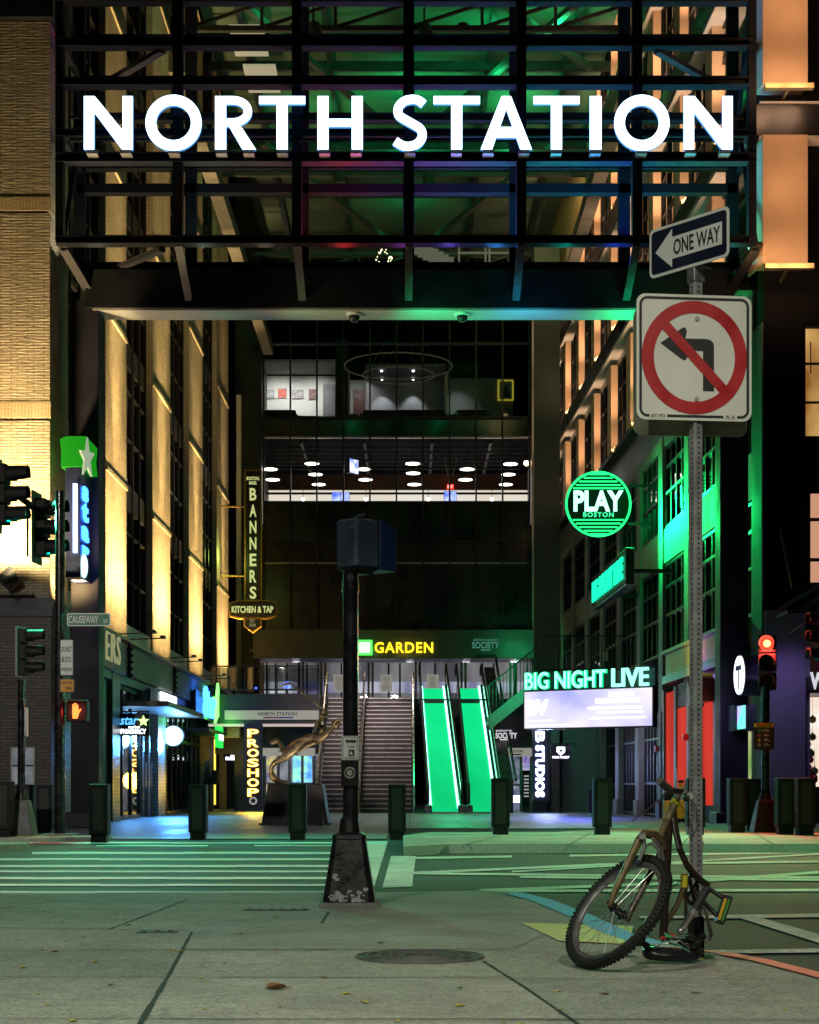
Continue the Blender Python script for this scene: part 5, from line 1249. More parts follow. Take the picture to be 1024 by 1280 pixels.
for a in range(4): m.bar(c + Vector((2.4 * math.cos(a * 1.57 + .5), 2.4 * math.sin(a * 1.57 + .5), 0)), c + Vector((.3, 0, 2.6)), .012); m.bar(c + Vector((1.6 * math.cos(a * 1.57 + .5), 1.6 * math.sin(a * 1.57 + .5), -.42)), c + Vector((.3, 0, 2.6)), .012)
m.build('suspension_wire', grey, t)
# second floor entrance front
m = MB(); m.box(XA - .2, XB + 1.2, ZE - 2.6, ZE - .2, eh(828) - .02, eh(794)); m.build('fascia', pm('green_dark_fascia', (.045, .06, .05), .4, .1, .12, .7), GH)
ZD = ZE - 2.2
for px in (331, 376, 404, 463, 522, 579, 640):
    x = xx(px, ZD); m = MB(); m.box(x - .12, x - .02, ZD - .12, ZD + .12, 4.3, hh(828, ZD)); m.box(x + .05, x + .15, ZD - .12, ZD + .12, 4.3, hh(828, ZD)); m.build('door_column', pm('column_dark', (.05, .06, .055), .35, .3), GH)
for px in (352, 391, 434, 493, 551, 610, 652):
    x = xx(px, ZD); m = MB(); m.box(x - .28, x - .2, ZD - .05, ZD + .05, 4.3, hh(829, ZD)); m.box(x + .2, x + .28, ZD - .05, ZD + .05, 4.3, hh(829, ZD)); m.build('door_frame', frame_m, GH)
m = MB(); m.box(XA - .4, XB + .4, ZD + 5, ZD + 5.2, 4.2, 7); m.build('lobby_wall', em('lobby_glow', (.75, .72, .85), .35, (.7, (.16, .14, .17), (.62, .60, .62), (1, 1, .3))), GH)
m = MB(); m.box(XA - .4, XB + .4, ZD + 4.8, ZD + 4.95, 5.2, 5.7); m.build('lobby_band', em('lobby_blue_band', (.5, .55, 1), .7, (1.0, (.12, .1, .3), (.85, .85, 1), (1, 1, .2))), GH)
m = MB(); m.box(XA - .4, XB + .4, ZD, ZD + 5, 6.66, 6.8); m.build('lobby_ceiling', pm('lobby_ceiling_grey', (.4, .4, .4), .6), GH)
for x in (-5, -2.5, 0, 2.5, 4.6):
    lamp('POINT', (x, ZD + 2.5, 6.4), 16, (.95, .9, .95), GH, rad=.2)
g = MB(); g.add([(XA, ZD + .02, 4.3), (XB, ZD + .02, 4.3), (XB, ZD + .02, 6.7), (XA, ZD + .02, 6.7)], [(0, 1, 2, 3)]); g.build('entrance_glass', glz, GH)
pap = pm('paper_notice', (.55, .55, .50), .7, 0, .06, 6)
for px in (424, 483, 541):
    c = W(px, 854, ZD - .15); t = thing('paper_notice', c, {424: 'paper notice on the entrance glass left of the push button pole', 483: 'paper notice on the entrance glass right of the push button pole', 541: 'paper notice on the entrance glass above the escalators'}[px], 'notice')
    m = MB(); m.ob(c, X3, Z3, -Y3, .5, .74, .01); m.build('sheet', em('notice_backlit', (.66, .65, .58), .35), t)
    m = MB(); rnd = random.Random(px)
    for k in range(7): w = rnd.uniform(.2, .38); m.ob(c + Vector((0, -.008, .26 - k * .085)), X3, Z3, -Y3, w, .022, .004)
    m.build('text_line', pm('faded_ink', (.18, .18, .16), .7), t)
lamp('SPOT', (4.8, ZE - 6, 6.9), 160, (.05, 1, .35), GH, (4.5, ZE - 2.6, 6.8), 110, 1, .3)
# GARDEN sign
Zg = ZE - 2.68
t = thing('hall_sign', W(500, 810, Zg), 'glowing yellow venue lettering beside a green square on the entrance fascia', 'sign')
text('lettering', 'GARDEN', em('yellow_neon', (1, .66, .02), 2.2), t, W(505, 809.5, Zg), X3, Z3, 73 / F * Zg, 13.5 / F * Zg, .06, .018, 1.12)
c = W(456, 809.5, Zg); m = MB(); s_ = 20 / F * Zg; m.ob(c, X3, Z3, -Y3, s_ * .95, s_ * .95, .1); m.build('green_square', em('green_square_glow', (.1, 1, .12), 1.6), t)
m = MB(); m.ob(c + Vector((0, -.055, 0)), X3, Z3, -Y3, s_ * .66, s_ * .62, .02); m.build('white_panel', em('white_panel_glow', (.85, 1, .85), 1.6), t)
text('letter', 'TD', em('td_letter', (.5, .95, .5), 1.2), t, c + Vector((.0, -.067, 0)), X3, Z3, s_ * .5, s_ * .45, .01, .03)
lamp('POINT', c + Vector((.3, -.6, 0)), 8, (.3, 1, .2), t, rad=.2); lamp('POINT', W(505, 810, Zg - .6), 10, (1, .7, .1), t, rad=.3)
t = thing('society_sign', W(607, 806, Zg), 'dim green venue lettering on the right of the entrance fascia', 'sign')
dg_ = em('dim_green_letters', (.12, .42, .30), .5)
text('lettering', 'SOCIETY', dg_, t, W(607, 806.5, Zg), X3, Z3, 34 / F * Zg, 8 / F * Zg, .03, .02)
text('lettering', 'BOSTON GARDEN', dg_, t, W(607, 800, Zg), X3, Z3, 30 / F * Zg, 2.8 / F * Zg, .02, .01)
m = MB(); m.ob(W(607, 812.4, Zg), X3, Z3, -Y3, 12 / F * Zg, 1.4 / F * Zg, .02); m.build('small_line', dg_, t)
m = MB(); m.ob(W(608, 820, Zg), X3, Z3, -Y3, .85, .14, .04); m.build('plaque', black, t)
# ================================================================== DECK, STAIRS, ESCALATORS
DK = thing('upper_deck', (-3, 66, 4.3), 'dark raised deck with a railing in front of the hall entrance', 'deck')
dkm = pm('deck_dark_fascia', (.022, .02, .022), .5, .1, .2, 1)
m = MB(); m.box(-7.3, -3.25, 62.0, 65.2, 3.15, 4.28); m.box(-7.3, 6.0, 65.25, ZE, 3.6, 4.28); m.build('deck_slab', dkm, DK)
m = MB(); m.box(-7.3, -3.25, 61.94, 61.99, 3.1, 3.2); m.build('lit_edge', em('deck_edge_strip', (1, .8, .75), .5), DK)
m = MB()
for i in range(14): x = -7.2 + i * .3; m.box(x - .012, x + .012, 62.05, 62.08, 4.28, 5.3)
for z in (5.3, 4.45): m.bar((-7.25, 62.065, z), (-3.25, 62.065, z), .05)
m.build('railing', steel, DK)
g = MB(); g.add([(-7.25, 62.1, 4.4), (-3.25, 62.1, 4.4), (-3.25, 62.1, 5.25), (-7.25, 62.1, 5.25)], [(0, 1, 2, 3)]); g.build('railing_glass', glz_dark, DK)
p = W(320, 860, 61.9); m = MB(); m.sphere(p, .04, 8, 6); m.build('blue_indicator', em('blue_dot', (.05, .1, 1), 4), DK)
def band_sign(px0_, px1_, py0_, py1_, Z, lab, txt, cx=None):
    c = W((px0_ + px1_) / 2, (py0_ + py1_) / 2, Z); w, h = (px1_ - px0_) / F * Z, (py1_ - py0_) / F * Z
    t = thing('station_band_sign', c, lab, 'sign')
    m = MB(); m.ob(c, X3, Z3, -Y3, w, h, .06); m.build('band', em('band_glow', (.62, .60, .52), .42), t)
    if txt: text('lettering', txt, inkm, t, W(cx or (px0_ + px1_) / 2, (py0_ * .62 + py1_ * .38), Z) + Vector((0, -.034, 0)), X3, Z3, .39 * w if cx is None else .41 * w, h * .36, .006, .02)
    for k, (dx, cl) in enumerate(((-.06, (.35, .05, .2)), (.10, (.05, .06, .35)))):
        m = MB(); m.ob(W((cx or (px0_ + px1_) / 2) + dx * (px1_ - px0_), py0_ * .22 + py1_ * .78, Z) + Vector((0, -.032, 0)), X3, Z3, -Y3, w * .14 * (1.3 if k == 0 else 1), h * .16, .006); m.build('line_label', pm('line_label_%s' % 'ab'[k], cl, .5), t)
    return t
band_sign(281, 398.5, 888, 899.5, 61.9, 'long pale station name band sign on the raised deck edge', 'NORTH STATION', 347)
band_sign(328, 394, 935, 945, 63.9, 'pale station band sign over the lower doors behind the statue', 'NORTH STATION', 362)
band_sign(624, 665, 935, 945.5, 60.6, 'pale station band sign over the doors right of the escalators', 'STATION', 645)
# lower doors behind the statue
UN = thing('lower_entrance', (-5, 64, 0), 'dark lower entrance front with lit doors under the raised deck', 'entrance')
m = MB(); m.box(-7.3, -3.2, 64.05, 64.3, 2.15, 3.6); m.build('fascia', pm('purple_black_cladding', (.035, .03, .045), .5), UN)
m = MB(); m.box(xx(293, 64), xx(330, 64), 64.0, 64.3, .02, 3.4); m.build('wall_pier', pm('dark_plinth_panel', (.03, .028, .03), .5), UN)
uf = MB()
for px in (331, 348, 362, 378, 393): x = xx(px, 64); uf.box(x - .05, x + .05, 64.0, 64.1, .03, 2.15)
uf.bar((xx(331, 64), 64.05, 1.05), (xx(393, 64), 64.05, 1.05), .05); fr = uf.build('door_frame', pm('steel_door_frame', (.1, .1, .12), .4, .5), UN)
m = MB(); m.box(-5.6, -3.2, 66.5, 66.7, .03, 2.6); m.build('inner_wall', em('inner_lobby_glow', (.6, .6, .75), .5, (1.6, (.06, .06, .10), (.55, .56, .66), (1, 1, .6))), UN)
m = MB(); m.box(xx(366, 65), xx(390, 65), 65, 65.1, .7, 2.2); m.build('display_screen', em('display_glow', (.3, .8, .7), 1.2, (2.2, (.03, .12, .9), (.35, 1, .65))), UN)
m = MB(); m.box(xx(331, 65.5), xx(346, 65.5), 65.5, 65.6, .3, 2.2); m.build('shop_poster', em('shop_poster_glow', (.8, .7, .2), .9, (2.5, (.08, .1, .35), (.75, .65, .2))), UN)
m = MB(); m.box(-7.3, -6.3, 63.2, 66, 2.75, 3.12); m.build('yellow_lit_soffit', pm('pale_soffit', (.6, .55, .4), .5), UN)
lamp('SPOT', (-6.7, 62.6, .8), 130, (1, .62, .05), UN, (-6.8, 64, 3.2), 90, 1, .1)
Zq = 61.2; kq = F / Zq; c = W(316.5, 955, Zq)
t = thing('shop_blade_sign', c, 'vertical amber lit shop sign beside the lower doors', 'sign')
m = MB(); m.ob(c + Vector((0, .12, -.1)), X3, Z3, -Y3, 23 / kq, 108 / kq, .2); m.build('box', dark_face, t)
yn = em('amber_neon', (1, .50, .015), 2.4); yc = em('amber_neon_core', (1, .80, .30), 3)
for i, ch in enumerate('PROSHOP'):
    text('letter', ch, yn, t, W(316.5, 916.5 + i * 12.35, Zq), X3, Z3, 14.5 / kq, 10.6 / kq, .04, .045)
    text('letter_core', ch, yc, t, W(316.5, 916.5 + i * 12.35, Zq) + Vector((0, -.045, 0)), X3, Z3, 13.4 / kq, 9.5 / kq, .01, .0)
m = MB(); m.prism(circ(5 / kq, 20), W(316.5, 1001, Zq) + Vector((0, .015, 0)), X3, Z3, .02); m.build('round_emblem', em('emblem_glow', (.7, .65, .6), .5), t)
m = MB(); m.prism(star5(4 / kq, .6), W(316.5, 1001, Zq) + Vector((0, .01, 0)), X3, Z3, .02); m.build('emblem_mark', dark_face, t)
lamp('SPOT', c + Vector((.1, -.5, -.6)), 420, (1, .62, .05), t, c + Vector((.3, -3.2, -2.6)), 95, 1, .3)
# stairs
ST = thing('entrance_stairs', (-1.5, 61, .02), 'wide steel edged stairs rising to the hall entrance in two flights', 'stairs')
SA, SB, SN = 58.0, 65.3, 26
risem = pm('stair_riser', (.030, .026, .026), .4, .2, .2, 2); nos = pm('stair_nosing', (.34, .30, .29), .38, .7, .2, 8)
for xa, xb in ((-3.1, -1.78), (-1.66, .08)):
    m = MB(); nn = MB()
    for i in range(SN):
        y0_, y1_ = SA + (SB - SA) * i / SN, SA + (SB - SA) * (i + 1) / SN; z0_, z1_ = .02 + 4.28 * i / SN, .02 + 4.28 * (i + 1) / SN
        m.hexa([(xa, y0_, z0_ - .2), (xb, y0_, z0_ - .2), (xb, y1_ + .05, z0_ - .2), (xa, y1_ + .05, z0_ - .2), (xa, y0_, z1_), (xb, y0_, z1_), (xb, y1_ + .05, z1_), (xa, y1_ + .05, z1_)])
        nn.box(xa + .01, xb - .01, y0_ - .012, y0_ + .06, z1_ - .035, z1_ + .008)
    f = m.build('flight', risem, ST); nn.build('nosing', nos, f)
for x in (-3.16, -1.72, .14):
    m = MB(); m.hexa([(x - .04, SA - .2, .02), (x + .04, SA - .2, .02), (x + .04, SB, 4.3), (x - .04, SB, 4.3), (x - .04, SA - .2, .5), (x + .04, SA - .2, .5), (x + .04, SB, 4.85), (x - .04, SB, 4.85)]); m.build('stringer', pm('stringer_metal', (.10, .095, .09), .4, .6), ST)
    m = MB(); m.tube([(x, SA - .3, .02), (x, SA - .3, .95), (x, SA, 1.1), (x, SB, 5.3), (x, SB + 1.2, 5.3)], .035, 8)
    for i in range(6):
        a = i / 5; m.bar((x, SA + (SB - SA) * a, .1 + 4.28 * a), (x, SA + (SB - SA) * a, 1.1 + 4.2 * a), .03)
    m.build('handrail', pm('brass_rail', (.4, .36, .28), .3, .8), ST)
for x in (-2.4, -.8):
    lamp('SPOT', (x, 55.2, 5.6), 700, (1, .84, .80), ST, (x, 62, 1.6), 70, 1, .2)
lamp('SPOT', (-1.5, 66.5, 7.6), 260, (1, .86, .82), ST, (-1.5, 62, 2.6), 90, 1, .3)
# escalators: green handrail light put into the inclines as glow
gpan = em('green_standin_glow_incline', (.004, .52, .16), 1.3, (.4, (.002, .40, .12), (.004, .60, .20), (1, .4, .4))); gneon = em('green_handrail_neon', (.25, 1, .62), 5)
glow_side = pm('balustrade_metal', (.05, .06, .055), .3, .6)
EA, EB = 58.0, 66.4
def inc(x0, x1, dz0, dz1, ya, yb):               # x0, x1: (bottom, top) pairs
    f = lambda y: .02 + (y - EA) / (EB - EA) * 4.6
    g = lambda p, y: p[0] + (p[1] - p[0]) * (y - EA) / (EB - EA)
    return [(g(x0, ya), ya, f(ya) + dz0), (g(x1, ya), ya, f(ya) + dz0), (g(x1, yb), yb, f(yb) + dz0), (g(x0, yb), yb, f(yb) + dz0), (g(x0, ya), ya, f(ya) + dz1), (g(x1, ya), ya, f(ya) + dz1), (g(x1, yb), yb, f(yb) + dz1), (g(x0, yb), yb, f(yb) + dz1)]
def off(p, d): return (p[0] + d, p[1] + d)
rail_glass = glass('balustrade_glass', (.80, .95, .87), .08)
for i, (xa, xb, lab) in enumerate((((.69, .44), (1.70, 1.36), 'left escalator with a green glowing incline and neon edges'), ((2.06, 1.88), (2.98, 2.74), 'right escalator with a green glowing incline and neon edges'))):
    t = thing('escalator', ((xa[0] + xb[0]) / 2, EA, .02), lab, 'escalator')
    m = MB(); m.hexa(inc(xa, xb, -.3, .12, EA, EB)); inc_p = m.build('incline', gpan, t)
    f = lambda y: .02 + (y - EA) / (EB - EA) * 4.6
    for s_, x in ((-1, xa), (1, xb)):
        m = MB(); m.hexa(inc(off(x, s_ * .03 - .03), off(x, s_ * .03 + .03), -.3, .16, EA - .1, EB + .2)); m.build('skirt', glow_side, t)
        m = MB(); m.add([Vector(p) for p in inc(off(x, s_ * .06), off(x, s_ * .06), .16, .98, EA, EB)[0:1]] + [Vector(inc(off(x, s_ * .06), x, .16, .98, EA, EB)[j]) for j in (3, 7, 4)], [(0, 1, 2, 3)]); m.build('balustrade_glass', rail_glass, t)
        b0_, b1_ = x[0] + s_ * .06, x[1] + s_ * .06
        m = MB(); m.tube([(b0_, EA - .75, .35), (b0_, EA - .8, .75), (b0_, EA - .6, 1.0), (b0_, EA, 1.08), (b1_, EB, f(EB) + 1.06), (b1_, EB + .8, f(EB) + 1.0), (b1_, EB + 1.0, f(EB) + .7)], .04, 8); m.build('handrail', rubber, t, True)
    for x in ((off(xa, .035), off(xb, -.035)) if i == 0 else (off(xb, -.035),)):
        m = MB(); m.hexa(inc(off(x, -.035), off(x, .035), .13, .22, EA + .02, EB)); m.build('neon_strip', gneon, t)
    m = MB(); m.box(xa[0] - .12, xb[0] + .12, EA - 1.1, EA - .05, .02, .07); m.build('comb_plate', grey, t)
    for s_, x in ((-1, xa[0] - .06), (1, xb[0] + .06)):
        m = MB(); m.box(x - .13, x + .13, EA - .75, EA - .15, .02, .3); m.build('newel_box', pm('newel_grey', (.14, .15, .16), .35, .5), t, bevel=.04)
lamp('SPOT', (1.7, 60.5, 4.6), 420, (.02, 1, .32), t, (1.5, 52, 0), 130, 1, .5)
m = MB(); m.hexa(inc((3.12, 2.9), (3.55, 3.3), -1.2, .95, EA + .2, EB)); m.build('outer_side', pm('outer_side_green', (.04, .06, .05), .35, .4), t)
m = MB(); m.tube([(3.6, EA - .2, 1.15), (3.35, EB, 5.95)], .05, 8); m.build('handrail', glow_side, t)
# ================================================================== ROOF OVER THE UPPER PASSAGE
RF = thing('passage_roof', (0, 60, 22), 'glazed steel truss roof high over the passage with green lit panels', 'roof')
rst = pm('roof_steel', (.06, .06, .06), .5, .3, .2, 2); rpan = pm('roof_panel', (.07, .10, .08), .7, 0, .15, .5, spec=.1)
for Zt in (46.5, 57.5, 68.5):
    for dz in (0, -.75):
        m = MB(); m.bar((-6.3, Zt, 22.3 + dz), (6.3, Zt, 22.3 + dz), .16, .14); m.build('truss_chord', rst, RF)
    m = MB()
    for i in range(6):
        x0_, x1_ = -6 + i * 2, -4 + i * 2
        m.bar((x0_, Zt, 21.6), (x1_, Zt, 22.25), .08); m.bar((x1_ - .02, Zt, 21.6), (x1_ - .02, Zt, 22.25), .09)
    m.build('truss_web', rst, RF)
for x in (-5.0, -2.5, 0, 2.5, 5.0):
    m = MB(); m.bar((x, 44, 23.7), (x, 74.5, 23.7), .16, .3); m.build('purlin', steel, RF)
for y in (48.5, 51, 53.5, 60, 62.5, 65, 71):
    m = MB(); m.bar((-6.3, y, 23.5), (6.3, y, 23.5), .14, .28); m.build('rafter', steel, RF)
for x in (-6.15, 5.9):
    m = MB(); m.bar((x, 45, 20.0), (x, 74.4, 20.0), .42, .5); m.build('edge_beam', pm('edge_beam_steel', (.16, .15, .14), .5, .2, .2, 2), RF)
for x0_, x1_, y0_, y1_ in ((-5, -1, 47, 56), (5, 1, 47, 56), (-5, -1, 58, 68), (5, 1, 58, 68), (1.5, 5.5, 46, 52)):
    m = MB(); m.bar((x0_, y0_, 22.8), (x1_, y1_, 22.8), .2, .16); m.build('plan_brace', rst, RF)
m = MB(); m.box(-6.2, 6.2, 44, 74.5, 24.0, 24.1); m.build('panel_ceiling', rpan, RF)
for x, y, w in ((-3.2, 48, 210), (1.5, 48, 300), (4.5, 49, 330), (0, 56, 200), (3.5, 57, 220), (-3, 58, 80), (0, 67, 50), (2.5, 52, 150)):
    m = MB(); m.cyl((x, y, 22.2), (x, y, 22.35), .12, .16, 12); m.build('green_floodlight', black, RF)
    lamp('SPOT', (x, y, 22.4), w * 1.8, (.01, 1, .28), RF, (x, y + .6, 24), 168, .4, .3)
for x, y in ((-4.75, 50.5), (-4.6, 53.2), (-4.5, 60.5), (-4.4, 47)):
    m = MB(); m.box(x - .5, x + .5, y - 1.0, y + 1.0, 22.95, 23.02); m.build('light_panel', em('dim_light_panel', (.75, .68, .45), .42), RF)
for x, y in ((-2.6, 46.2), (.4, 46.3), (-2.4, 57.2), (.6, 57.3)):
    m = MB(); m.cyl((x, y, 21.5), (x + .1, y - .25, 20.95), .18, .22, 12); m.bar((x, y, 21.5), (x, y, 22.2), .05); m.build('stage_light', pm('stage_light_body', (.06, .055, .05), .5), RF)
lamp('SPOT', (-5.9, 44.6, 13.5), 260, (1, .66, .30), RF, (-5.9, 56, 20.5), 60, 1, .3)
c = W(479.5, 323, 58); t = thing('wreath', c, 'round wreath of white lights hanging high above the passage', 'wreath')
m = MB(); m.tube([c + Vector((.24 * math.cos(i * math.pi / 12), 0, .24 * math.sin(i * math.pi / 12))) for i in range(24)], .05, 8, True); m.build('ring', pm('wreath_green', (.05, .1, .03), .8, 0, .4, 20), t, True)
m = MB(); rnd = random.Random(5)
for i in range(34):
    a = rnd.uniform(0, 6.28); r = .24 + rnd.uniform(-.06, .06); m.sphere(c + Vector((r * math.cos(a), -.05, r * math.sin(a))), .016, 6, 4)
m.build('fairy_lights', em('fairy_light', (1, .9, .5), 5), t)
t = thing('inner_stair', (2, 66, 20), 'pale steel stair seen through the gateway above the girder', 'stairs')
m = MB(); a, b = W(522, 312, 66), W(563, 334, 66); m.bar(a, b, .14, .3)
for k in range(7): p = a.lerp(b, k / 6.5); m.box(p.x - .18, p.x + .22, p.y - .6, p.y + .6, p.z - .02, p.z + .16)
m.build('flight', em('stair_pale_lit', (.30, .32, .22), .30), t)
m = MB(); a = W(572, 316, 66); b = W(640, 316, 66); m.bar(a, b, .06); m.bar(W(572, 331, 66), W(640, 331, 66), .08)
for px in (574, 607, 612): m.bar(W(px, 308, 66), W(px, 333, 66), .07)
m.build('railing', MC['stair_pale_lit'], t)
# ================================================================== RIGHT BUILDING
RB = thing('panel_building', (RX(44), 44, 0), 'tall dark building with lit orange fins and green lit lower windows right of the passage', 'building')
podm = pm('grey_green_concrete', (.20, .22, .21), .65, 0, .15, .8, .1, 30, spec=.2)
NW = Vector((RX(36) - RX(76), 36 - 76, 0)).normalized()          # reading direction on the right wall (towards the street)
mods = [36.0, 40.1, 44.0, 47.8, 51.6, 55.6, 59.5, 63.5, 67.5, 71.5, 75]
for i, Zm in enumerate(mods[:-1]):
    m = MB(); m.rw(Zm - .02, Zm + (.95 if i == 0 else .62), -.02, 1.0, 3.0 if i else .02, 10.7); m.build('podium_pier', podm, RB, bevel=.015)
    a, b = Zm + (.95 if i == 0 else .62), mods[i + 1] - .02
    m = MB(); m.rw(a, b, .03, .5, 7.15, 8.1); m.build('spandrel_panel', podm, RB)
    for z0, z1 in ((4.62, 7.13), (8.12, 10.42)):
        w = MB(); n = 4
        for k in range(n + 1): y = a + (b - a) * k / n; w.rw(y - .035 + (.04 if k == 0 else 0) - (.04 if k == n else 0), y + .035 + (.04 if k == 0 else 0) - (.04 if k == n else 0), .08, .18, z0, z1)
        for z in (z0 + .04, z0 + (z1 - z0) * .42, z0 + (z1 - z0) * .74, z1 - .04): w.rw(a + .08, b - .08, .06, .16, z - .035, z + .035)
        f = w.build('window_frame', frame_m if i else pm('aqua_frame', (.1, .16, .15), .4), RB)
        g = MB(); P = [(RX(a) + .13, a), (RX(b) + .13, b)]
        g.add([(P[0][0], P[0][1], z0), (P[1][0], P[1][1], z0), (P[1][0], P[1][1], z1), (P[0][0], P[0][1], z1)], [(0, 1, 2, 3)]); g.build('window_glass', glz_dark, f)
m = MB(); m.rw(36, 75, .02, .7, 10.44, 10.72); m.build('podium_cornice', podm, RB)
m = MB(); m.rw(37.2, 75, .06, .8, 10.74, 11.72); m.build('parapet_band', pm('blue_grey_panel', (.12, .14, .19), .4, .3, .12, 1), RB)
m = MB(); m.rw(37.2, 75, -.25, .8, 11.72, 11.86); m.build('ledge', steel, RB)
m = MB(); m.rw(36.4, 75, 3.2, 3.4, 0.03, 36); m.rw(36.4, 75, .6, 3.2, 4.2, 4.4); m.rw(36.4, 75, .6, 3.2, 7.5, 7.8); m.rw(36.4, 75, .75, 3.2, 10.9, 11.3); m.build('room', pm('brown_interior', (.10, .075, .06), .8), RB)
m = MB()
for Zm in (38, 42.3, 45.6, 49.5, 53.5):
    for k in range(5): m.rw(Zm + k * .55, Zm + k * .55 + .3, .7, .78, 4.5, 7.1)
m.build('curtain', pm('dark_curtain', (.10, .055, .04), .8, 0, .3, 3), RB)
# little lights in the upper podium rooms
for Zc, z in ((41.6, 9.9), (42.5, 9.3), (42.5, 9.0), (42.5, 8.7), (41.6, 7.0), (42.6, 7.0), (45.6, 9.4), (46.4, 9.4)):
    m = MB(); m.rw(Zc, Zc + .5, 1.4, 1.5, z, z + .07); m.build('ceiling_light', em('green_white_light', (.25, 1, .5), 3.0), RB)
# upper floors: fins, bands, windows
zs = [(11.9, 14.75), (15.85, 18.75), (19.75, 22.75), (23.7, 26.7), (27.7, 30.7)]
fz = [40.0, 44.0, 48.0, 52.0, 56.0, 60.0, 64.2, 68.3, 72.4]
m = MB(); m.rw(36.2, 75, .0, .6, 14.75, 15.05); m.build('soffit_shelf', pm('pale_shelf', (.40, .38, .36), .5), RB)
for z0, z1 in ((15.0, 15.55), (18.8, 19.5), (22.8, 23.5), (26.75, 27.5), (30.75, 36)):
    m = MB(); m.rw(37.3, 75, -.38, .3, z0 + .07, z1); m.build('floor_band', pm('dark_band_metal', (.03, .03, .035), .3, .5, .2, 1), RB)
    m = MB(); m.rw(37.3, 75, -.36, .5, z0 - .06, z0 + .05); m.build('band_soffit', pm('pale_shelf', (0, 0, 0)), RB)
oc_ = (1, .62, .36)
for k, (z0, z1) in enumerate(zs):
    w = MB()
    for i, Zf in enumerate(fz):
        m = MB(); m.rw(Zf, Zf + .8, -.24, .25, z0, z1); m.build('fin', orange_panel, RB, bevel=.01)
        if k < 4 and Zf > 39:
            px = RX(Zf) - .16
            m = MB(); m.rw(Zf - .65, Zf - .35, -.32, -.02, z0 - .14, z0 - .04); m.bar((px, Zf - .5, z0 - .05), (px, Zf - .55, z0 + .06), .08); m.build('uplight', pm('brass_fixture', (.5, .4, .2), .4, .6), RB)
            lamp('SPOT', (px - .0, Zf - .8, z0 - .02), 55, oc_, RB, (px, Zf + .1, z0 + .7), 165, .8, .1)
            lamp('SPOT', (px - .0, Zf - 1.1, z0 - .02), 620, oc_, RB, (px, Zf + .1, z0 + 3.1), 56, 1, .1)
        Zn = fz[i + 1] if i + 1 < len(fz) else 75
        for y in (Zf + 1.16 + (Zn - Zf - 1.15) * t_ for t_ in (0.02, .33, .66, .98)): w.rw(y - .03, y + .03, -.02, .10, z0, z1)
    for z in (z0 + .05, z0 + 1.0, z0 + 2.0, z1 - .05): w.rw(37.2, 75, .0, .08, z - .03, z + .03)
    f = w.build('window_frame', frame_m, RB)
    g = MB(); g.add([(RX(37.2) + .05, 37.2, z0), (RX(75) + .05, 75, z0), (RX(75) + .05, 75, z1), (RX(37.2) + .05, 37.2, z1)], [(0, 1, 2, 3)]); g.build('window_glass', glz_dark, f)
m = MB(); m.rw(36.4, 75, .7, 3.2, 15.1, 15.4); m.rw(36.4, 75, .7, 3.2, 19, 19.3); m.rw(36.4, 75, .7, 3.2, 23, 23.3); m.build('floor_slab', dkc, RB)
# tan panels high at the far end
m = MB(); m.rw(58, 74.5, -.5, -.42, 20.6, 34); m.build('tan_cladding', tan_panel, RB)
lamp('SPOT', (RX(62) - 1.6, 60, 20.2), 700, (1, .72, .30), RB, (RX(66) - .4, 67, 25), 110, 1, .4)
# street front
ff = lambda py: hh(py, 35.4); fx = lambda px: xx(px, 35.4)
m = MB(); m.box(7.46, 24, 35.95, 36.6, 4.0, 36); m.build('street_wall', pm('black_cladding', (.006, .006, .008), .6, 0, .2, 1, spec=.1), RB)
m = MB(); m.box(7.46, fx(1012), 35.75, 36.4, .05, 4.6); m.build('street_wall_base', pm('grey_smooth_cladding', (.16, .15, .17), .55, 0, .12, .6), RB)
for a, b, lit in ((329, 168, 1), (106, -60, 1), (-120, -400, 0)):
    m = MB(); m.box(fx(953.5), fx(1010), 35.4, 35.94, ff(a), ff(b)); m.build('facade_pilaster', orange_panel, RB, bevel=.01)
    m = MB(); m.hexa([(fx(945), 36.2, ff(a)), (fx(953.3), 35.42, ff(a)), (fx(953.3), 35.9, ff(a)), (fx(947), 36.4, ff(a)), (fx(945), 36.2, ff(b)), (fx(953.3), 35.42, ff(b)), (fx(953.3), 35.9, ff(b)), (fx(947), 36.4, ff(b))]); m.build('pilaster_return', orange_panel, RB)
    if lit:
        xc = fx(982); zb = ff(a) - .12
        m = MB(); m.box(xc - .5, xc + .5, 35.0, 35.16, zb - .1, zb); m.bar((xc, 35.05, zb - .05), (xc, 35.9, zb - .12), .05); m.build('uplight', MC['brass_fixture'], RB)
        for dx in (-.3, .3):
            lamp('SPOT', (xc + dx, 34.3, zb - .02), 40, (1, .56, .30), RB, (xc + dx, 35.4, zb + .6), 170, .6, .3)
            lamp('SPOT', (xc + dx, 34.0, zb - .1), 200, (1, .56, .30), RB, (xc + dx, 35.4, zb + 3.4), 62, 1, .3)
        lamp('SPOT', (7.0, 35.2, zb), 14, (1, .56, .22), RB, (fx(949), 35.8, zb + .7), 110, 1, .05)
m = MB(); m.box(fx(947), 12, 35.5, 35.94, ff(167), ff(128)); m.build('floor_band', MC['dark_band_metal'], RB)
for b in (126, 169):
    m = MB(); m.box(fx(950), 12, 35.44, 35.94, ff(b + 1.5), ff(b - .5)); m.build('band_edge', MC['pale_shelf'], RB)
m = MB(); m.box(fx(1013), 12, 35.9, 35.96, ff(541), ff(402)); m.build('lit_window', em('amber_window', (1, .52, .14), .7, (1.3, (.35, .14, .03), (1, .60, .2), (1, 1, .5))), RB)
m = MB()
for py in (402, 448, 497, 541): m.box(fx(1012), 12, 35.82, 35.95, ff(py + 1.2), ff(py - 1.2))
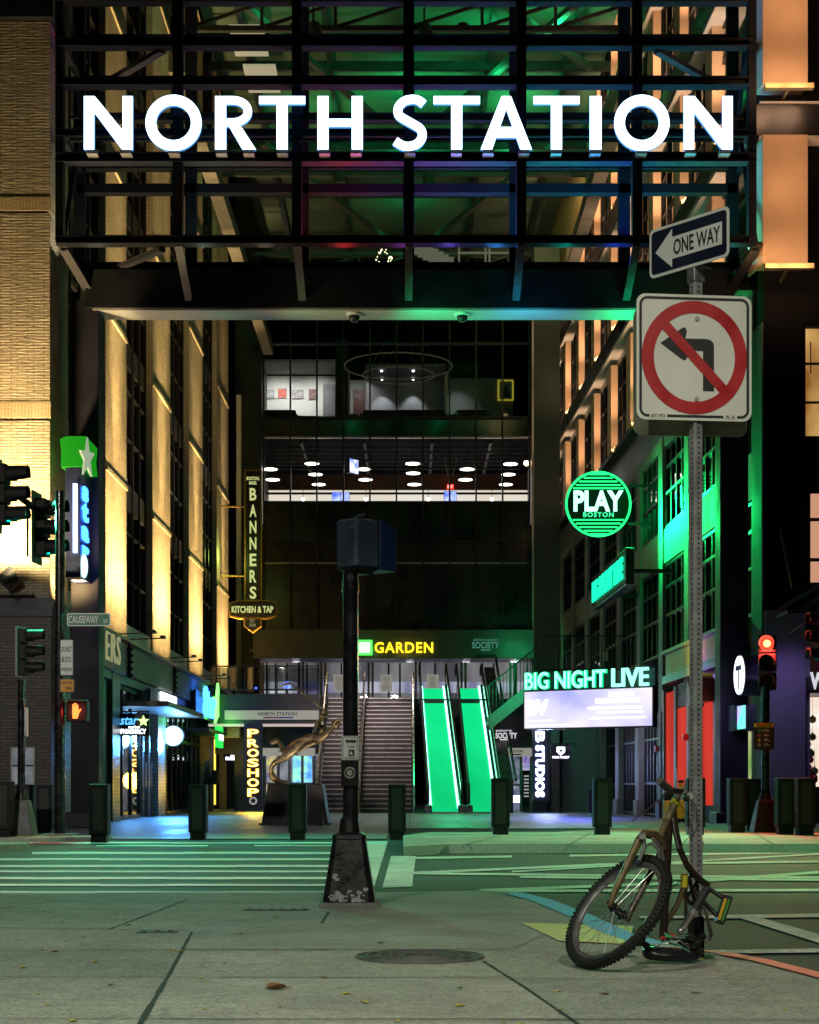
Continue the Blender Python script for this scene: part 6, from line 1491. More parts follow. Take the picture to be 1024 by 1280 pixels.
m.box(fx(1011.5), fx(1013), 35.82, 35.95, ff(541), ff(402)); m.bar((fx(1020), 35.86, ff(420)), (fx(1020), 35.86, ff(460)), .02); m.build('window_frame', frame_m, RB)
for py0_, py1_ in ((647, 693), (698, 724), (612, 642)):
    m = MB(); m.box(fx(1021), 12, 35.9, 35.95, ff(py1_), ff(py0_)); m.build('lit_window', em('peach_window', (1, .50, .30), .6), RB)
# street side shop window with ornaments
sx = fx(1014)
m = MB(); m.box(sx, 13, 37.2, 37.3, .9, 2.85); m.build('shop_window_back', em('shop_window_glow', (1, .80, .62), 1.0, (1.2, (.9, .62, .45), (1, .92, .82))), RB)
m = MB(); m.box(sx - .12, sx, 35.8, 37.3, .02, 3.2); m.box(sx, 13, 35.8, 37.3, 2.86, 3.2); m.box(sx, 13, 35.8, 37.3, .02, .88); m.build('shop_window_frame', black, RB)
rnd = random.Random(11); cols = {'red': (.55, .02, .03), 'green': (.10, .22, .05), 'gold': (.6, .36, .06)}
op = {}
for i in range(20):
    cn = rnd.choice(['red', 'red', 'red', 'green', 'gold']); p = Vector((sx + rnd.uniform(.03, .42), 36.4 + rnd.uniform(0, .5), 1.05 + 1.3 * rnd.random() ** 1.4)); r_ = rnd.uniform(.05, .09)
    if cn not in op:
        t = thing('bauble', p, 'shiny %s bauble in the bright shop window at the right edge' % cn, 'bauble', cn + ' baubles in the shop window'); op[cn] = t
        m = MB(); m.sphere(p, .08, 14, 9); m.build('ball', pm('bauble_' + cn, cols[cn], .25, .3), t, True)
        m = MB(); m.cyl(p + Z3 * .075, p + Z3 * .1, .02, n=8); m.build('cap', MC['brass_fixture'], t); m = MB(); m.cyl(p + Z3 * .1, p + Z3 * .5, .003, n=5); m.build('string', grey, t)
    else: dup(op[cn], p)
t = thing('shop_lettering', Vector((fx(1022), 35.7, ff(852))), 'pale letter W of a shop name cut by the right edge of the photo', 'sign')
text('letter', 'W', em('pale_letters_lit', (.8, .8, .85), .8), t, Vector((fx(1027), 35.7, ff(850))), X3, Z3, .34, .36, .05, .03)
# cable stayed awning at the right edge
t = thing('awning', Vector((fx(1010), 35, ff(770))), 'sloping dark metal awning over the shop at the right edge', 'awning')
m = MB()
for dy, (pa, pb) in enumerate((((975, 762), (1040, 723)), ((980, 775), (1040, 738)), ((985, 790), (1040, 752)))):
    m.bar(W(pa[0], pa[1], 34.6 - dy * .1), W(pb[0], pb[1], 34.2 - dy * .1), .14, .08)
m.build('slat', pm('awning_metal', (.14, .14, .17), .4, .5), t)
m = MB(); m.bar(W(990, 735, 34.8), W(975, 660, 35.7), .03); m.build('stay_rod', pm('rust_rod', (.35, .2, .1), .5, .4), t)
m = MB(); m.ob(W(1012, 768, 34.3), X3, Y3, Z3, 1.1, 1.0, .06); m.build('canopy_sheet', dkwall, t)
lamp('SPOT', W(1006, 860, 33.6), 14, (.45, .35, 1), RB, W(985, 900, 35.7), 150, 1, .3)
lamp('SPOT', W(1000, 790, 34.6), 60, (.42, .28, 1), RB, W(985, 940, 35.7), 120, 1, .2)
# storefronts along the passage
m = MB(); m.rw(37.2, 46.8, -.10, .5, 3.95, 4.5); m.build('storefront_fascia', pm('yellow_lit_fascia', (.40, .34, .10), .5, 0, .2, 2), RB)
m = MB(); m.rw(37.2, 47.0, -.22, .5, 4.52, 4.6); m.build('fascia_ledge', pm('pale_ledge', (.25, .25, .27), .4), RB)
m = MB(); m.rw(37.2, 47.0, -.16, .5, 3.72, 3.93); m.build('awning_edge', pm('grey_ledge', (.10, .10, .12), .4), RB)
red_p = em('red_shop_panel', (1, .055, .03), .8, (.8, (.50, .022, .012), (.80, .05, .028), (1, 1, .12)))  # glow put into the panels so they look evenly lit
for a, b, z1 in ((44.45, 45.7, 3.0), (46.0, 47.4, 3.5), (40.9, 42.2, 3.0), (42.5, 43.7, 2.9)):
    m = MB(); m.rw(a, b, .02, .08, .45, z1); m.build('red_panel', red_p, RB)
m = MB(); m.rw(40.7, 47.7, .0, .5, .02, .45); m.build('plinth', pm('blue_plinth', (.04, .045, .07), .5), RB)
for Zm in (40.6, 43.9, 45.7, 47.5):
    m = MB(); m.rw(Zm, Zm + .3, -.03, .45, .02, 3.6); m.build('shop_post', pm('teal_post', (.12, .2, .19), .5), RB)
m = MB(); m.rw(44.4, 45.65, .04, .3, 3.02, 3.65)
for k in range(9): m.rw(44.4, 45.65, .0, .06, 3.06 + k * .065, 3.09 + k * .065)
m.build('louvre', dkwall, RB)
m = MB(); m.rw(40.9, 43.7, .15, .3, 3.0, 3.5); m.build('shop_name_band', dkwall, RB)
text('lettering', 'fix', neon_white, RB, Vector((RX(42.2) + .12, 42.2, 3.2)), NW, Z3, 1.5, .34, .03, .02) if 0 else None
t = thing('shop_name_sign', Vector((RX(42.4), 42.4, 3.05)), 'small lit shop name on a grey band over the red panels', 'sign')
m = MB(); m.rw(41.2, 43.6, -.16, -.04, 2.95, 3.42); m.build('backing', pm('grey_band', (.18, .18, .22), .5), t)
text('lettering', 'tix', neon_white, t, Vector((RX(42.3) - .17, 42.3, 3.18)), NW, Z3, 1.25, .3, .03, .02)
m = MB(); m.rw(40.8, 41.15, -.3, .1, 2.95, 3.5); m.build('red_end', pm('red_end_panel', (.35, .02, .02), .5), t)
for (a, b, z1) in ((48.3, 51.5, 3.0), (52.2, 55.5, 3.0), (56.3, 59.4, 3.0)):
    w = MB(); n = 6
    for k in range(n + 1): y = a + (b - a) * k / n; w.rw(y - .03, y + .03, .10, .18, .03, 4.0)
    for z in (.1, 1.0, 2.3, 3.3): w.rw(a, b, .10, .17, z - .03, z + .03)
    f = w.build('gate_grille', steel, RB)
    g = MB(); g.add([(RX(a) + .15, a, .03), (RX(b) + .15, b, .03), (RX(b) + .15, b, 4), (RX(a) + .15, a, 4)], [(0, 1, 2, 3)]); g.build('shop_glass', glz_dark, f)
for Zm, wd in ((47.8, .5), (51.6, .6), (55.6, .7), (59.5, .6)):
    m = MB(); m.rw(Zm, Zm + wd, -.06, .9, .02, 2.99); m.build('shop_post', pm('pale_grey_pier', (.22, .21, .23), .6, 0, .15, 1), RB)
    m = MB(); m.rw(Zm - .05, Zm + wd + .05, -.12, .9, .02, .5); m.build('post_plinth', pm('warm_grey_plinth', (.16, .15, .15), .6), RB)
for Zc, z in ((48.1, 1.9), (43.95, 2.1)):
    m = MB(); m.rw(Zc, Zc + .14, -.16, -.03, z, z + .16); m.build('red_alarm', pm('alarm_red', (.5, .02, .02), .4), RB)
m = MB()
for Zc in (50.2, 50.9): m.rw(Zc, Zc + .12, .7, .75, .8, 3.2)
m.build('inner_light', em('white_slot', (.8, .85, 1), .9, (5, (.02, .02, .03), (1, 1, 1))), RB)
lamp('POINT', (RX(50.5) + 1.6, 50.5, 2.6), 25, (.7, .6, 1), RB, rad=.2)
m = MB(); m.rw(37.2, 39.8, .02, .08, .5, 2.5); m.build('lit_window', em('yellow_green_window', (.75, .95, .30), .55, (1.5, (.3, .6, .12), (.95, .9, .45))), RB)
m = MB(); m.tube([(RX(38.6) - .06, 38.9, 1.15), (RX(38.6) - .06, 38.5, 1.95), (RX(38.6) - .06, 38.2, 1.3), (RX(38.6) - .06, 38.8, 1.2)], .02, 6); m.tube([(RX(38.6) - .06, 38.4, 1.5), (RX(38.6) - .06, 37.7, .6)], .02, 6); m.build('green_neon', em('window_green_neon', (.05, 1, .35), 5), RB)
lamp('POINT', (RX(44) - .6, 43.2, 2.2), 14, (1, .15, .1), RB, rad=.2); lamp('SPOT', (RX(42) - .7, 42, 3.6), 90, (.35, .1, 1), RB, (RX(42), 41.8, 4.2), 150, 1, .1)
lamp('SPOT', (RX(39.5) - .8, 42.8, 3.3), 160, (1, .75, .1), RB, (RX(41.5), 42.8, 4.3), 120, 1, .1)
# ------------------------------------------------------------------ round transit sign, screen box
Zt = 35.5; c = W(925, 844, Zt)
t = thing('transit_sign', c, 'round white T transit sign seen nearly edge on, on the dark right column', 'sign')
ux = Vector((.06, -.998, 0)).normalized(); n = ux.cross(Z3)
r_ = 24 / F * Zt
m = MB(); m.cyl(c + n * .0, c - n * .55, r_ * 1.08, n=32); m.build('drum', dark_face, t, True)
m = MB(); m.cyl(c + n * .03, c + n * .001, r_, n=32); m.build('disc', em('transit_disc_glow', (.85, .93, 1), 2.2), t, True)
m = MB(); o = c + n * .034; m.prism([(-.045, -.30), (.045, -.30), (.045, .10), (.24, .10), (.24, .20), (-.24, .20), (-.24, .10), (-.045, .10)], o, ux, Z3, .003); m.build('letter', pm('transit_black', (.1, .1, .16), .5), t)
c2 = W(926, 897, Zt)
t = thing('screen_box', c2, 'boxy purple and green lit information screen below the round transit sign', 'screen')
m = MB(); m.ob(c2 + Vector((.12, .4, 0)), X3, Z3, -Y3, .5, .54, .5); m.build('box', dark_face, t)
m = MB(); m.ob(c2 + n * .02, ux, Z3, n, .85, .48, .03); m.build('screen_panel', em('screen_purple_green', (.6, .3, 1), 1.5, (1.6, (.5, .25, 1), (.05, .85, .45))), t)
lamp('POINT', c2 + n * .5, 16, (.5, .4, 1), t, rad=.2)
# ------------------------------------------------------------------ PLAY sign
Zy = 50.0; ky = F / Zy; c = W(748, 630, Zy); r_ = 40 / ky
t = thing('neon_sign', c, 'round green neon sign with white lettering projecting from the right building', 'neon sign')
m = MB(); m.cyl(c + Y3 * .05, c + Y3 * .3, r_ * 1.02, n=48); m.build('disc', pm('dark_green_disc', (.004, .012, .008), .8, spec=.05), t, True)
ng = em('play_neon_green', (.02, 1, .22), 1.7); nw_ = em('play_neon_white', (.40, 1, .75), 2.2)
m = MB(); m.tube([c + Vector((r_ * math.cos(i * math.pi / 32), 0, r_ * math.sin(i * math.pi / 32))) for i in range(64)], .035, 8, True); m.build('neon_ring', ng, t, True)
for y, hw in ((37, 11), (32.5, 18), (28, 24), (23.5, 28), (19.5, 31.5), (-20, 32), (-24.5, 28), (-29, 24), (-33.5, 18), (-37.5, 10)):
    m = MB(); m.bar(c + Vector((-hw / ky, -.02, y / ky)), c + Vector((hw / ky, -.02, y / ky)), .042); m.build('neon_stripe', ng, t)
text('lettering', 'PLAY', nw_, t, c + Vector((0, -.02, 3.5 / ky)), X3, Z3, 62 / ky, 26 / ky, .06, .035)
text('lettering', 'BOSTON', em('play_dim_green', (.05, .9, .35), 1.5), t, c + Vector((0, -.02, -13.5 / ky)), X3, Z3, 38 / ky, 6 / ky, .03, .02, 1.2)
for py in (607, 655): m = MB(); m.bar(W(785, py, Zy + .15), W(830, py, Zy + .15), .07); m.build('bracket', black, t)
lamp('POINT', c + Vector((.9, -1.4, 0)), 150, (.01, 1, .20), t, rad=.4)
lamp('SPOT', c + Vector((.3, -1.5, -.5)), 4200, (.005, 1, .18), t, c + Vector((3.2, -6, -2.4)), 110, 1, .5)
# ------------------------------------------------------------------ oblique BIG NIGHT LIVE box
t = thing('projecting_sign', Vector((RX(49), 49, 6.5)), 'slim teal lettered sign slanting along the wall below the round neon sign', 'sign')
tn = em('aqua_neon', (.22, 1, .62), 2.6); tg = em('aqua_neon_edge', (.0, .75, .28), 1.2)
m = MB(); m.rw(46.0, 52.6, -1.32, -1.08, 6.35, 7.35); m.build('box', dark_face, t, bevel=.02)
text('lettering', 'BIG NIGHT LIVE', em('teal_neon', (.01, .85, .42), 1.5), t, Vector((RX(49.3) - 1.34, 49.3, 6.85)), NW, Z3, 6.0, .62, .04, .04)
for y in (46.2, 52): m = MB(); m.rw(y, y + .15, -1.1, 0, 6.7, 6.8); m.build('bracket', black, t)
lamp('SPOT', (RX(49) - 1.9, 49, 6.8), 160, (.02, 1, .4), t, (RX(49) - 2.4, 49, 5.5), 150, 1, .4)
# ------------------------------------------------------------------ marquee
A = W(656, 887, 51.0); B = W(815, 884, 48.6); A.z = B.z = (hh(887, 51) + hh(884, 48.6)) / 2
mu = (B - A); mw = mu.length; mu.normalize(); mn = mu.cross(Z3); mc = (A + B) / 2
t = thing('video_marquee', mc, 'bright video marquee under glowing mint green letters on the right side', 'marquee')
mh = 46.5 / F * 49.8
m = MB(); m.ob(mc - mn * .2, mu, Z3, mn, mw + .1, mh + .08, .36); m.build('case', dark_face, t)
scr = em('marquee_screen', (.9, .85, 1), 1.0, (.5, (.42, .45, .95), (1, .93, 1), (.8, .8, 1.0)))
m = MB(); m.ob(mc, mu, Z3, mn, mw, mh, .03); m.build('screen_panel', scr, t)
mt = em('marquee_text', (.95, .97, 1), 4)
text('lettering', 'BV', mt, t, mc + mn * .018 - mu * mw * .39 + Z3 * mh * .06, mu, Z3, mw * .17, mh * .42, .004, .05)
for fu_, fv_, fw_, fh_ in ((.27, .36, .2, .13), (.24, .19, .34, .13), (.22, .0, .42, .07), (.26, -.12, .36, .06), (.24, -.27, .44, .05), (-.36, -.30, .2, .035), (-.30, -.43, .34, .035)):
    m = MB(); m.ob(mc + mn * .018 + mu * mw * fu_ + Z3 * mh * fv_, mu, Z3, mn, mw * fw_, mh * fh_, .004); m.build('text_line', em('marquee_line', (.95, .95, 1), 1.5), t)
lz = mc.z + mh / 2 + .06 + 22 / F * 49.6 / 2
m = MB(); m.bar(A + Z3 * (mh / 2 + .05) - mn * .1, B + Z3 * (mh / 2 + .05) - mn * .1, .06); m.ob(mc - mn * .25 + Z3 * (lz - mc.z), mu, Z3, mn, mw, .5, .1); m.build('letter_rail', dark_face, t)
lh = 23 / F * 49.6
text('lettering', 'BIG NIGHT', tg, t, mc - mu * mw * .165 + Z3 * (lz - mc.z + .0), mu, Z3, mw * .655, lh, .06, .045)
text('lettering_core', 'BIG NIGHT', tn, t, mc + mn * .065 - mu * mw * .165 + Z3 * (lz - mc.z + .0), mu, Z3, mw * .645, lh * .94, .02, .012)
text('lettering', 'LIVE', em('aqua_neon_outline', (.25, 1, .7), 2.2), t, mc + mu * mw * .34 + Z3 * (lz - mc.z + .0), mu, Z3, mw * .28, lh, .08, .015)
lamp('SPOT', mc + mn * .6, 130, (.70, .62, 1), t, mc + mn * 4 - Z3 * 3, 150, 1, .6)
lamp('SPOT', mc + mn * .5 - Z3 * .5, 1100, (.10, .14, 1), t, mc + mn * 1.6 - Z3 * 3, 120, 1, .5)
lamp('SPOT', mc - Z3 * .5 - mn * .3 + mu * 1.2, 160, (.85, .72, 1), t, mc - mn * 4 - Z3 * 2.4, 150, 1, .4)
# vertical STUDIOS sign
Zu = 58.6; ku = F / Zu; c = W(675, 955, Zu)
t = thing('shop_blade_sign', c, 'vertical blue white lit sign under the video marquee', 'sign')
m = MB(); m.ob(c + Vector((.05, .14, .0)), X3, Z3, -Y3, 21 / ku, 92 / ku, .2); m.build('box', pm('blue_black_box', (.015, .015, .04), .4), t)
sb = em('studio_letter_glow', (.60, .72, 1), 5)
text('lettering', 'STUDIOS', sb, t, W(675, 964, Zu), (0, 0, -1), X3, 65 / ku, 11.5 / ku, .04, .05, 1.1)
text('letter', 'B', sb, t, W(675, 921, Zu), (0, 0, -1), X3, 14 / ku, 11.5 / ku, .04, .03)
lamp('SPOT', c + Vector((.2, -.5, 0)), 260, (.4, .5, 1), t, c + Vector((.6, -5, -2)), 150, 1, .3)
# shield hanging sign
Zs_ = 54; c = W(701, 941, Zs_); ks_ = F / Zs_
t = thing('hanging_sign', c, 'small square dark hanging sign with a glowing white shield', 'sign')
m = MB(); m.ob(c, X3, Z3, -Y3, 25 / ks_, 19 / ks_, .1); m.build('box', pm('purple_sign_box', (.025, .012, .06), .4), t)
m = MB(); s_ = 5 / ks_; m.prism([(-s_, s_), (-s_, -.2 * s_), (0, -1.1 * s_), (s_, -.2 * s_), (s_, s_)], c + Vector((0, -.06, 2.2 / ks_)), X3, Z3, .01); m.build('shield_symbol', neon_white, t)
m = MB(); s_ = 2 / ks_; m.prism([(-s_, s_), (-s_, -.2 * s_), (0, -1.1 * s_), (s_, -.2 * s_), (s_, s_)], c + Vector((0, -.068, 2.4 / ks_)), X3, Z3, .006); m.build('shield_mark', MC['purple_sign_box'], t)
text('lettering', 'PARK VAULT', neon_white, t, c + Vector((0, -.055, -5.6 / ks_)), X3, Z3, 21 / ks_, 2.6 / ks_, .01, .01)
m = MB(); m.bar(W(688, 930, Zs_), W(722, 930, Zs_), .04); m.build('bracket', black, t)
# ------------------------------------------------------------------ front under the right side
UR = thing('ground_front', (5, 61, 0), 'dark ground floor front with a glass door right of the escalators', 'entrance')
m = MB(); m.box(3.3, 6.9, 61.0, 61.3, 2.3, 3.5); m.build('fascia', pm('purple_black_cladding', (0, 0, 0)), UR)
m = MB(); m.box(xx(665, 61), xx(688, 61), 61.0, 61.2, .02, 2.3); m.build('wall_pier', pm('blue_black_box', (0, 0, 0)), UR)
uf = MB()
for px in (632, 651.5, 664): x = xx(px, 61); uf.box(x - .05, x + .05, 60.95, 61.05, .03, 2.25)
uf.box(xx(632, 61), xx(664, 61), 60.95, 61.05, 2.2, 2.3); uf.bar((xx(632, 61), 61, .98), (xx(651, 61), 61, .98), .07); uf.build('door_frame', pm('pale_door_frame', (.3, .28, .3), .4, .4), UR)
m = MB(); m.box(xx(630, 62), xx(653, 62), 62.0, 62.1, .05, 2.2); m.build('inner_glow', em('inner_shop_glow', (.5, .45, .8), .5, (2.4, (.03, .03, .10), (.5, .6, .75))), UR)
m = MB(); m.box(xx(653, 61), xx(663, 61), 61.02, 61.06, 1.5, 2.15); m.build('poster', em('poster_glow', (.5, .4, .9), .8, (3, (.2, .15, .5), (.9, .85, 1))), UR)
m = MB()
for k in range(7): m.box(xx(655, 61), xx(661, 61), 60.97, 61.0, .55 + k * .12, .60 + k * .12)
m.build('menu_line', em('menu_white', (.7, .7, .7), .5), UR)
m = MB(); m.box(xx(653, 61), xx(664, 61), 61.0, 61.05, .2, 1.45); m.build('menu_board', dark_face, UR)
m = MB(); m.box(xx(640, 61.8), xx(650, 61.8), 61.7, 61.75, .35, .6); m.build('inner_disc', neon_white, UR)
m = MB(); m.box(xx(690, 60), xx(700, 60), 60.2, 61.2, .02, 3.2); m.box(xx(705, 60), 6.9, 60.6, 60.8, .02, 3.4); m.build('recess_wall', pm('lavender_grey_wall', (.2, .19, .23), .6), UR)
t = thing('society_sign', W(638, 917, 60.9), 'white venue lettering over the ground floor doors right of the escalators', 'sign')
text('lettering', 'SOCIETY', em('white_sign_soft', (.8, .8, .85), .9), t, W(633, 919.5, 60.9), X3, Z3, 27 / F * 60.9, 7.4 / F * 60.9, .02, .03)
text('lettering', 'BOSTON GARDEN', MC['white_sign_soft'], t, W(630, 913.5, 60.9), X3, Z3, 20 / F * 60.9, 2.4 / F * 60.9, .02, .02)
m = MB(); m.ob(W(630, 924.6, 60.9), X3, Z3, -Y3, .28, .035, .02); m.build('small_line', MC['white_sign_soft'], t)
# side stair and terrace
SS = thing('side_stair', (4, 59, 4), 'green lit external stair rising to a dark terrace above the marquee', 'stairs')
Zs2 = 58.0
a, b = W(612, 906, Zs2), W(672, 858, Zs2)
for dy in (0, 1.5):
    m = MB(); m.hexa([a + Vector((0, dy, -.18)), b + Vector((0, dy, -.18)), b + Vector((0, dy + .06, -.18)), a + Vector((0, dy + .06, -.18)), a + Vector((0, dy, .32)), b + Vector((0, dy, .32)), b + Vector((0, dy + .06, .32)), a + Vector((0, dy + .06, .32))]); m.build('stringer', pm('stair_green_grey', (.30, .33, .31), .4), SS)
m = MB()
for k in range(9): p = a.lerp(b, (k + .5) / 9); m.box(p.x - .16, p.x + .16, Zs2 + .07, Zs2 + 1.49, p.z - .02, p.z + .04)
m.build('tread', pm('pale_tread', (.4, .38, .36), .5), SS)
m = MB(); ra, rb = a + Z3 * 1.35, b + Z3 * 1.35; m.bar(ra, rb, .05)
for k in range(15): p = a.lerp(b, k / 14); m.bar(p + Z3 * .3, p + Z3 * 1.35, .025)
m.build('railing', steel, SS)
m = MB(); xb = xx(812, 54); m.box(b.x, xb, 55.5, 60, b.z - .1, b.z + .25); m.build('terrace_slab', conc_dark, SS)
m = MB()
for i in range(30): x = b.x + (xb - b.x) * i / 29; m.bar((x, 55.55, b.z + .25), (x, 55.55, b.z + 1.5), .025)
for z in (1.5, .4): m.bar((b.x, 55.55, b.z + z), (xb, 55.55, b.z + z), .045)
m.build('terrace_railing', steel, SS)
m = MB()
for px, w in ((757, 3), (775, 5)):
    p = W(px, 820, 56.2); m.ob(p, X3, Z3, -Y3, .16, .3, .1)
m.build('wall_lantern', pm('lantern_pale', (.4, .42, .3), .4), SS)
lamp('SPOT', W(640, 905, 60.3), 60, (1, .8, .7), SS, W(645, 880, 58.7), 130, 1, .2)
lamp('SPOT', W(640, 840, 55.5), 200, (.02, 1, .35), SS, W(645, 882, 58), 90, 1, .3)
m = MB(); m.box(xx(668, 66), xx(700, 66), 66, 66.3, .02, 22); m.build('back_wall', pm('dark_green_wall', (.05, .07, .055), .6, 0, .2, .6), SS)
# ================================================================== BRONZE STATUE ON ITS PLINTH
Zt = 40.0; kt = F / Zt
def S_(px, py, d=0.0): return W(px, py, Zt + d)
PL = thing('plinth', S_(371, 1030), 'black sloping sided plinth carrying the bronze skater statue', 'plinth')
c = S_(371, 1030)
m = MB(); w0, w1 = 41 / kt, 33.5 / kt
m.hexa([(c.x - w0, Zt - .7, .02), (c.x + w0, Zt - .7, .02), (c.x + w0, Zt + .7, .02), (c.x - w0, Zt + .7, .02), (c.x - w1, Zt - .6, .965), (c.x + w1, Zt - .6, .965), (c.x + w1, Zt + .6, .965), (c.x - w1, Zt + .6, .965)])
m.build('block', pm('polished_black_granite', (.012, .012, .014), .5, 0, .2, 3, spec=.2), PL, bevel=.02)
m = MB(); m.box(c.x - w0 - .05, c.x + w0 + .05, Zt - .75, Zt + .75, .018, .06); m.build('base_course', black, PL)
SN_ = thing('statue', S_(357, 981), 'bronze statue of a diving hockey player holding a raised stick', 'statue')
def sq(x, y, d=0): return S_(320 + x / 6.4, 840 + y / 6.4, d)
pts = [sq(330, 595), sq(395, 560), sq(455, 535), sq(505, 515, -.02), sq(525, 500, -.03),                 # hips .. neck
       sq(533, 488, -.04), sq(538, 474, -.05),                                                          # head
       sq(480, 505, .12), sq(482, 455, .16), sq(500, 400, .14), sq(538, 368, .1),                          # raised arm
       sq(520, 530, -.14), sq(570, 492, -.2), sq(610, 455, -.2), sq(638, 420, -.2),                        # forward arm
       sq(300, 630, -.12), sq(225, 690, -.14), sq(152, 722, -.12), sq(124, 760, -.06), sq(120, 815, 0), # standing leg
       sq(300, 600, .14), sq(262, 615, .2), sq(228, 645, .2), sq(205, 600, .18), sq(178, 552, .16)]      # raised leg
edges = [(0, 1), (1, 2), (2, 3), (3, 4), (4, 5), (5, 6), (3, 7), (7, 8), (8, 9), (9, 10), (3, 11), (11, 12), (12, 13), (13, 14), (0, 15), (15, 16), (16, 17), (17, 18), (18, 19), (0, 20), (20, 21), (21, 22), (22, 23), (23, 24)]
rad = [.14, .145, .165, .14, .06, .08, .08, .10, .08, .06, .05, .10, .08, .06, .075, .115, .095, .07, .06, .055, .115, .095, .07, .065, .05]
body = skin_mesh('body', bronze, SN_, pts, edges, rad, 0, 2)
m = MB(); hp = sq(536, 476, -.06); m.sphere(hp, .125, 16, 12, (1.05, 1.0, 1.1)); m.sphere(hp + Vector((.10, -.07, -.03)), .03, 8, 6); m.sphere(hp + Vector((.09, .02, .02)), .05, 8, 6); m.build('head', bronze, SN_, True)
m = MB(); m.sphere(hp + Vector((-.03, .02, .03)), .135, 14, 10); m.build('hair', pm('dark_bronze', (.06, .045, .025), .5, .8, .3, 14), SN_, True)
m = MB(); g1 = sq(640, 415, -.2); m.sphere(g1, .10, 12, 8, (1.1, .9, 1.2))
for k in range(4): m.tube([g1 + Vector((.02, -.06 + k * .04, .06)), g1 + Vector((.09, -.06 + k * .04, .10)), g1 + Vector((.14, -.06 + k * .04, .05))], [.034, .03, .024], 8)
m.tube([g1 + Vector((-.04, -.06, .0)), g1 + Vector((0, -.13, .07)), g1 + Vector((.05, -.14, .09))], [.034, .03, .024], 8); m.build('glove', bronze, SN_, True)
m = MB(); g2 = sq(543, 364, .1); m.sphere(g2, .085, 12, 8)
for k in range(4): m.tube([g2 + Vector((-.06 + k * .035, -.03, -.02)), g2 + Vector((-.06 + k * .035, -.09, .03)), g2 + Vector((-.05 + k * .035, -.03, .085))], [.03, .028, .022], 8)
m.build('glove', bronze, SN_, True)
m = MB(); m.tube([sq(575, 340, .06), sq(545, 305, .06), sq(440, 215, .03), sq(282, 97, 0)], .022, 8); m.tube([sq(282, 97, 0), sq(262, 92, 0), sq(218, 104, -.02)], [.03, .036, .028], 8)
m.build('hockey_stick', bronze, SN_, True)
m = MB(); m.tube([sq(120, 800), sq(135, 840), sq(190, 880), sq(262, 892)], [.075, .08, .07, .05], 10); m.bar(sq(130, 868), sq(290, 908), .03, .06); m.bar(sq(150, 850), sq(160, 880), .04); m.build('skate', bronze, SN_, True)
m = MB(); m.tube([sq(182, 560, .16), sq(168, 548, .16), sq(120, 574, .14)], [.07, .075, .04], 10); m.bar(sq(180, 530, .16), sq(112, 562, .14), .02, .05); m.build('skate', bronze, SN_, True)
m = MB(); m.tube([sq(330, 640, -.16), sq(400, 600, -.18), sq(470, 565, -.19)], [.03, .05, .03], 8); m.tube([sq(300, 560, -.05), sq(350, 540, -.1), sq(420, 525, -.15)], [.03, .045, .03], 8); m.build('jersey_fold', bronze, SN_, True)
m = MB(); m.box(S_(400, 0).x, S_(408, 0).x, Zt - 1.5, Zt - 1.3, .02, .2); m.build('ground_spotlight', black, PL)
lamp('SPOT', (S_(398, 0).x + .5, Zt - 1.6, .45), 115, (1, .88, .70), PL, S_(380, 925), 70, 1, .1)
lamp('SPOT', (S_(345, 0).x - .7, Zt - 1.2, .4), 45, (1, .80, .45), PL, S_(365, 935), 70, 1, .1)
# ================================================================== PERSON BY THE PHARMACY
Zp_ = 59.0; xp = xx(260, Zp_)
PP = thing('person', (xp, Zp_, .02), 'person in dark clothes with a backpack standing beside the far pharmacy front', 'person')
cloth = pm('dark_clothes', (.02, .02, .025), .8, 0, .3, 8)
def pb(x, y, z): return Vector((xp + x, Zp_ + y, .02 + z))
pts = [pb(0, 0, .95), pb(.01, 0, 1.15), pb(.02, 0, 1.38), pb(.0, 0, 1.50), pb(-.02, -.02, 1.60), pb(-.03, -.03, 1.68),
       pb(-.02, -.20, 1.40), pb(-.02, -.26, 1.12), pb(-.16, -.22, .98), pb(-.02, .20, 1.40), pb(-.02, .26, 1.12), pb(-.16, .22, .96),
       pb(.0, -.10, .88), pb(-.02, -.11, .48), pb(.02, -.12, .07), pb(-.10, -.13, .035), pb(.0, .10, .88), pb(.03, .11, .48), pb(.06, .12, .07), pb(-.06, .13, .035)]
ed = [(0, 1), (1, 2), (2, 3), (3, 4), (4, 5), (2, 6), (6, 7), (7, 8), (2, 9), (9, 10), (10, 11), (0, 12), (12, 13), (13, 14), (14, 15), (0, 16), (16, 17), (17, 18), (18, 19)]
rd = [.155, .14, .16, .06, .085, .085, .075, .055, .035, .075, .055, .035, .10, .07, .05, .035, .10, .07, .05, .035]
skin_mesh('body', cloth, PP, pts, ed, rd, 0, 2)
m = MB(); m.sphere(pb(-.035, -.03, 1.66), .10, 14, 10, (1.0, .85, 1.2)); m.sphere(pb(-.13, -.03, 1.65), .022, 8, 6); m.sphere(pb(-.03, -.115, 1.65), .025, 8, 6); m.build('head', pm('pale_grey_skin', (.32, .27, .25), .6), PP, True)
m = MB(); m.sphere(pb(-.01, -.03, 1.70), .112, 14, 10, (1.0, .95, .9)); m.build('hair', pm('grey_cap', (.30, .28, .30), .8), PP, True)
m = MB(); m.ob(pb(.24, 0, 1.22), X3, Y3, Z3, .22, .34, .50); m.build('backpack', pm('black_nylon', (.012, .012, .014), .7), PP, True, bevel=.09, seg=3)
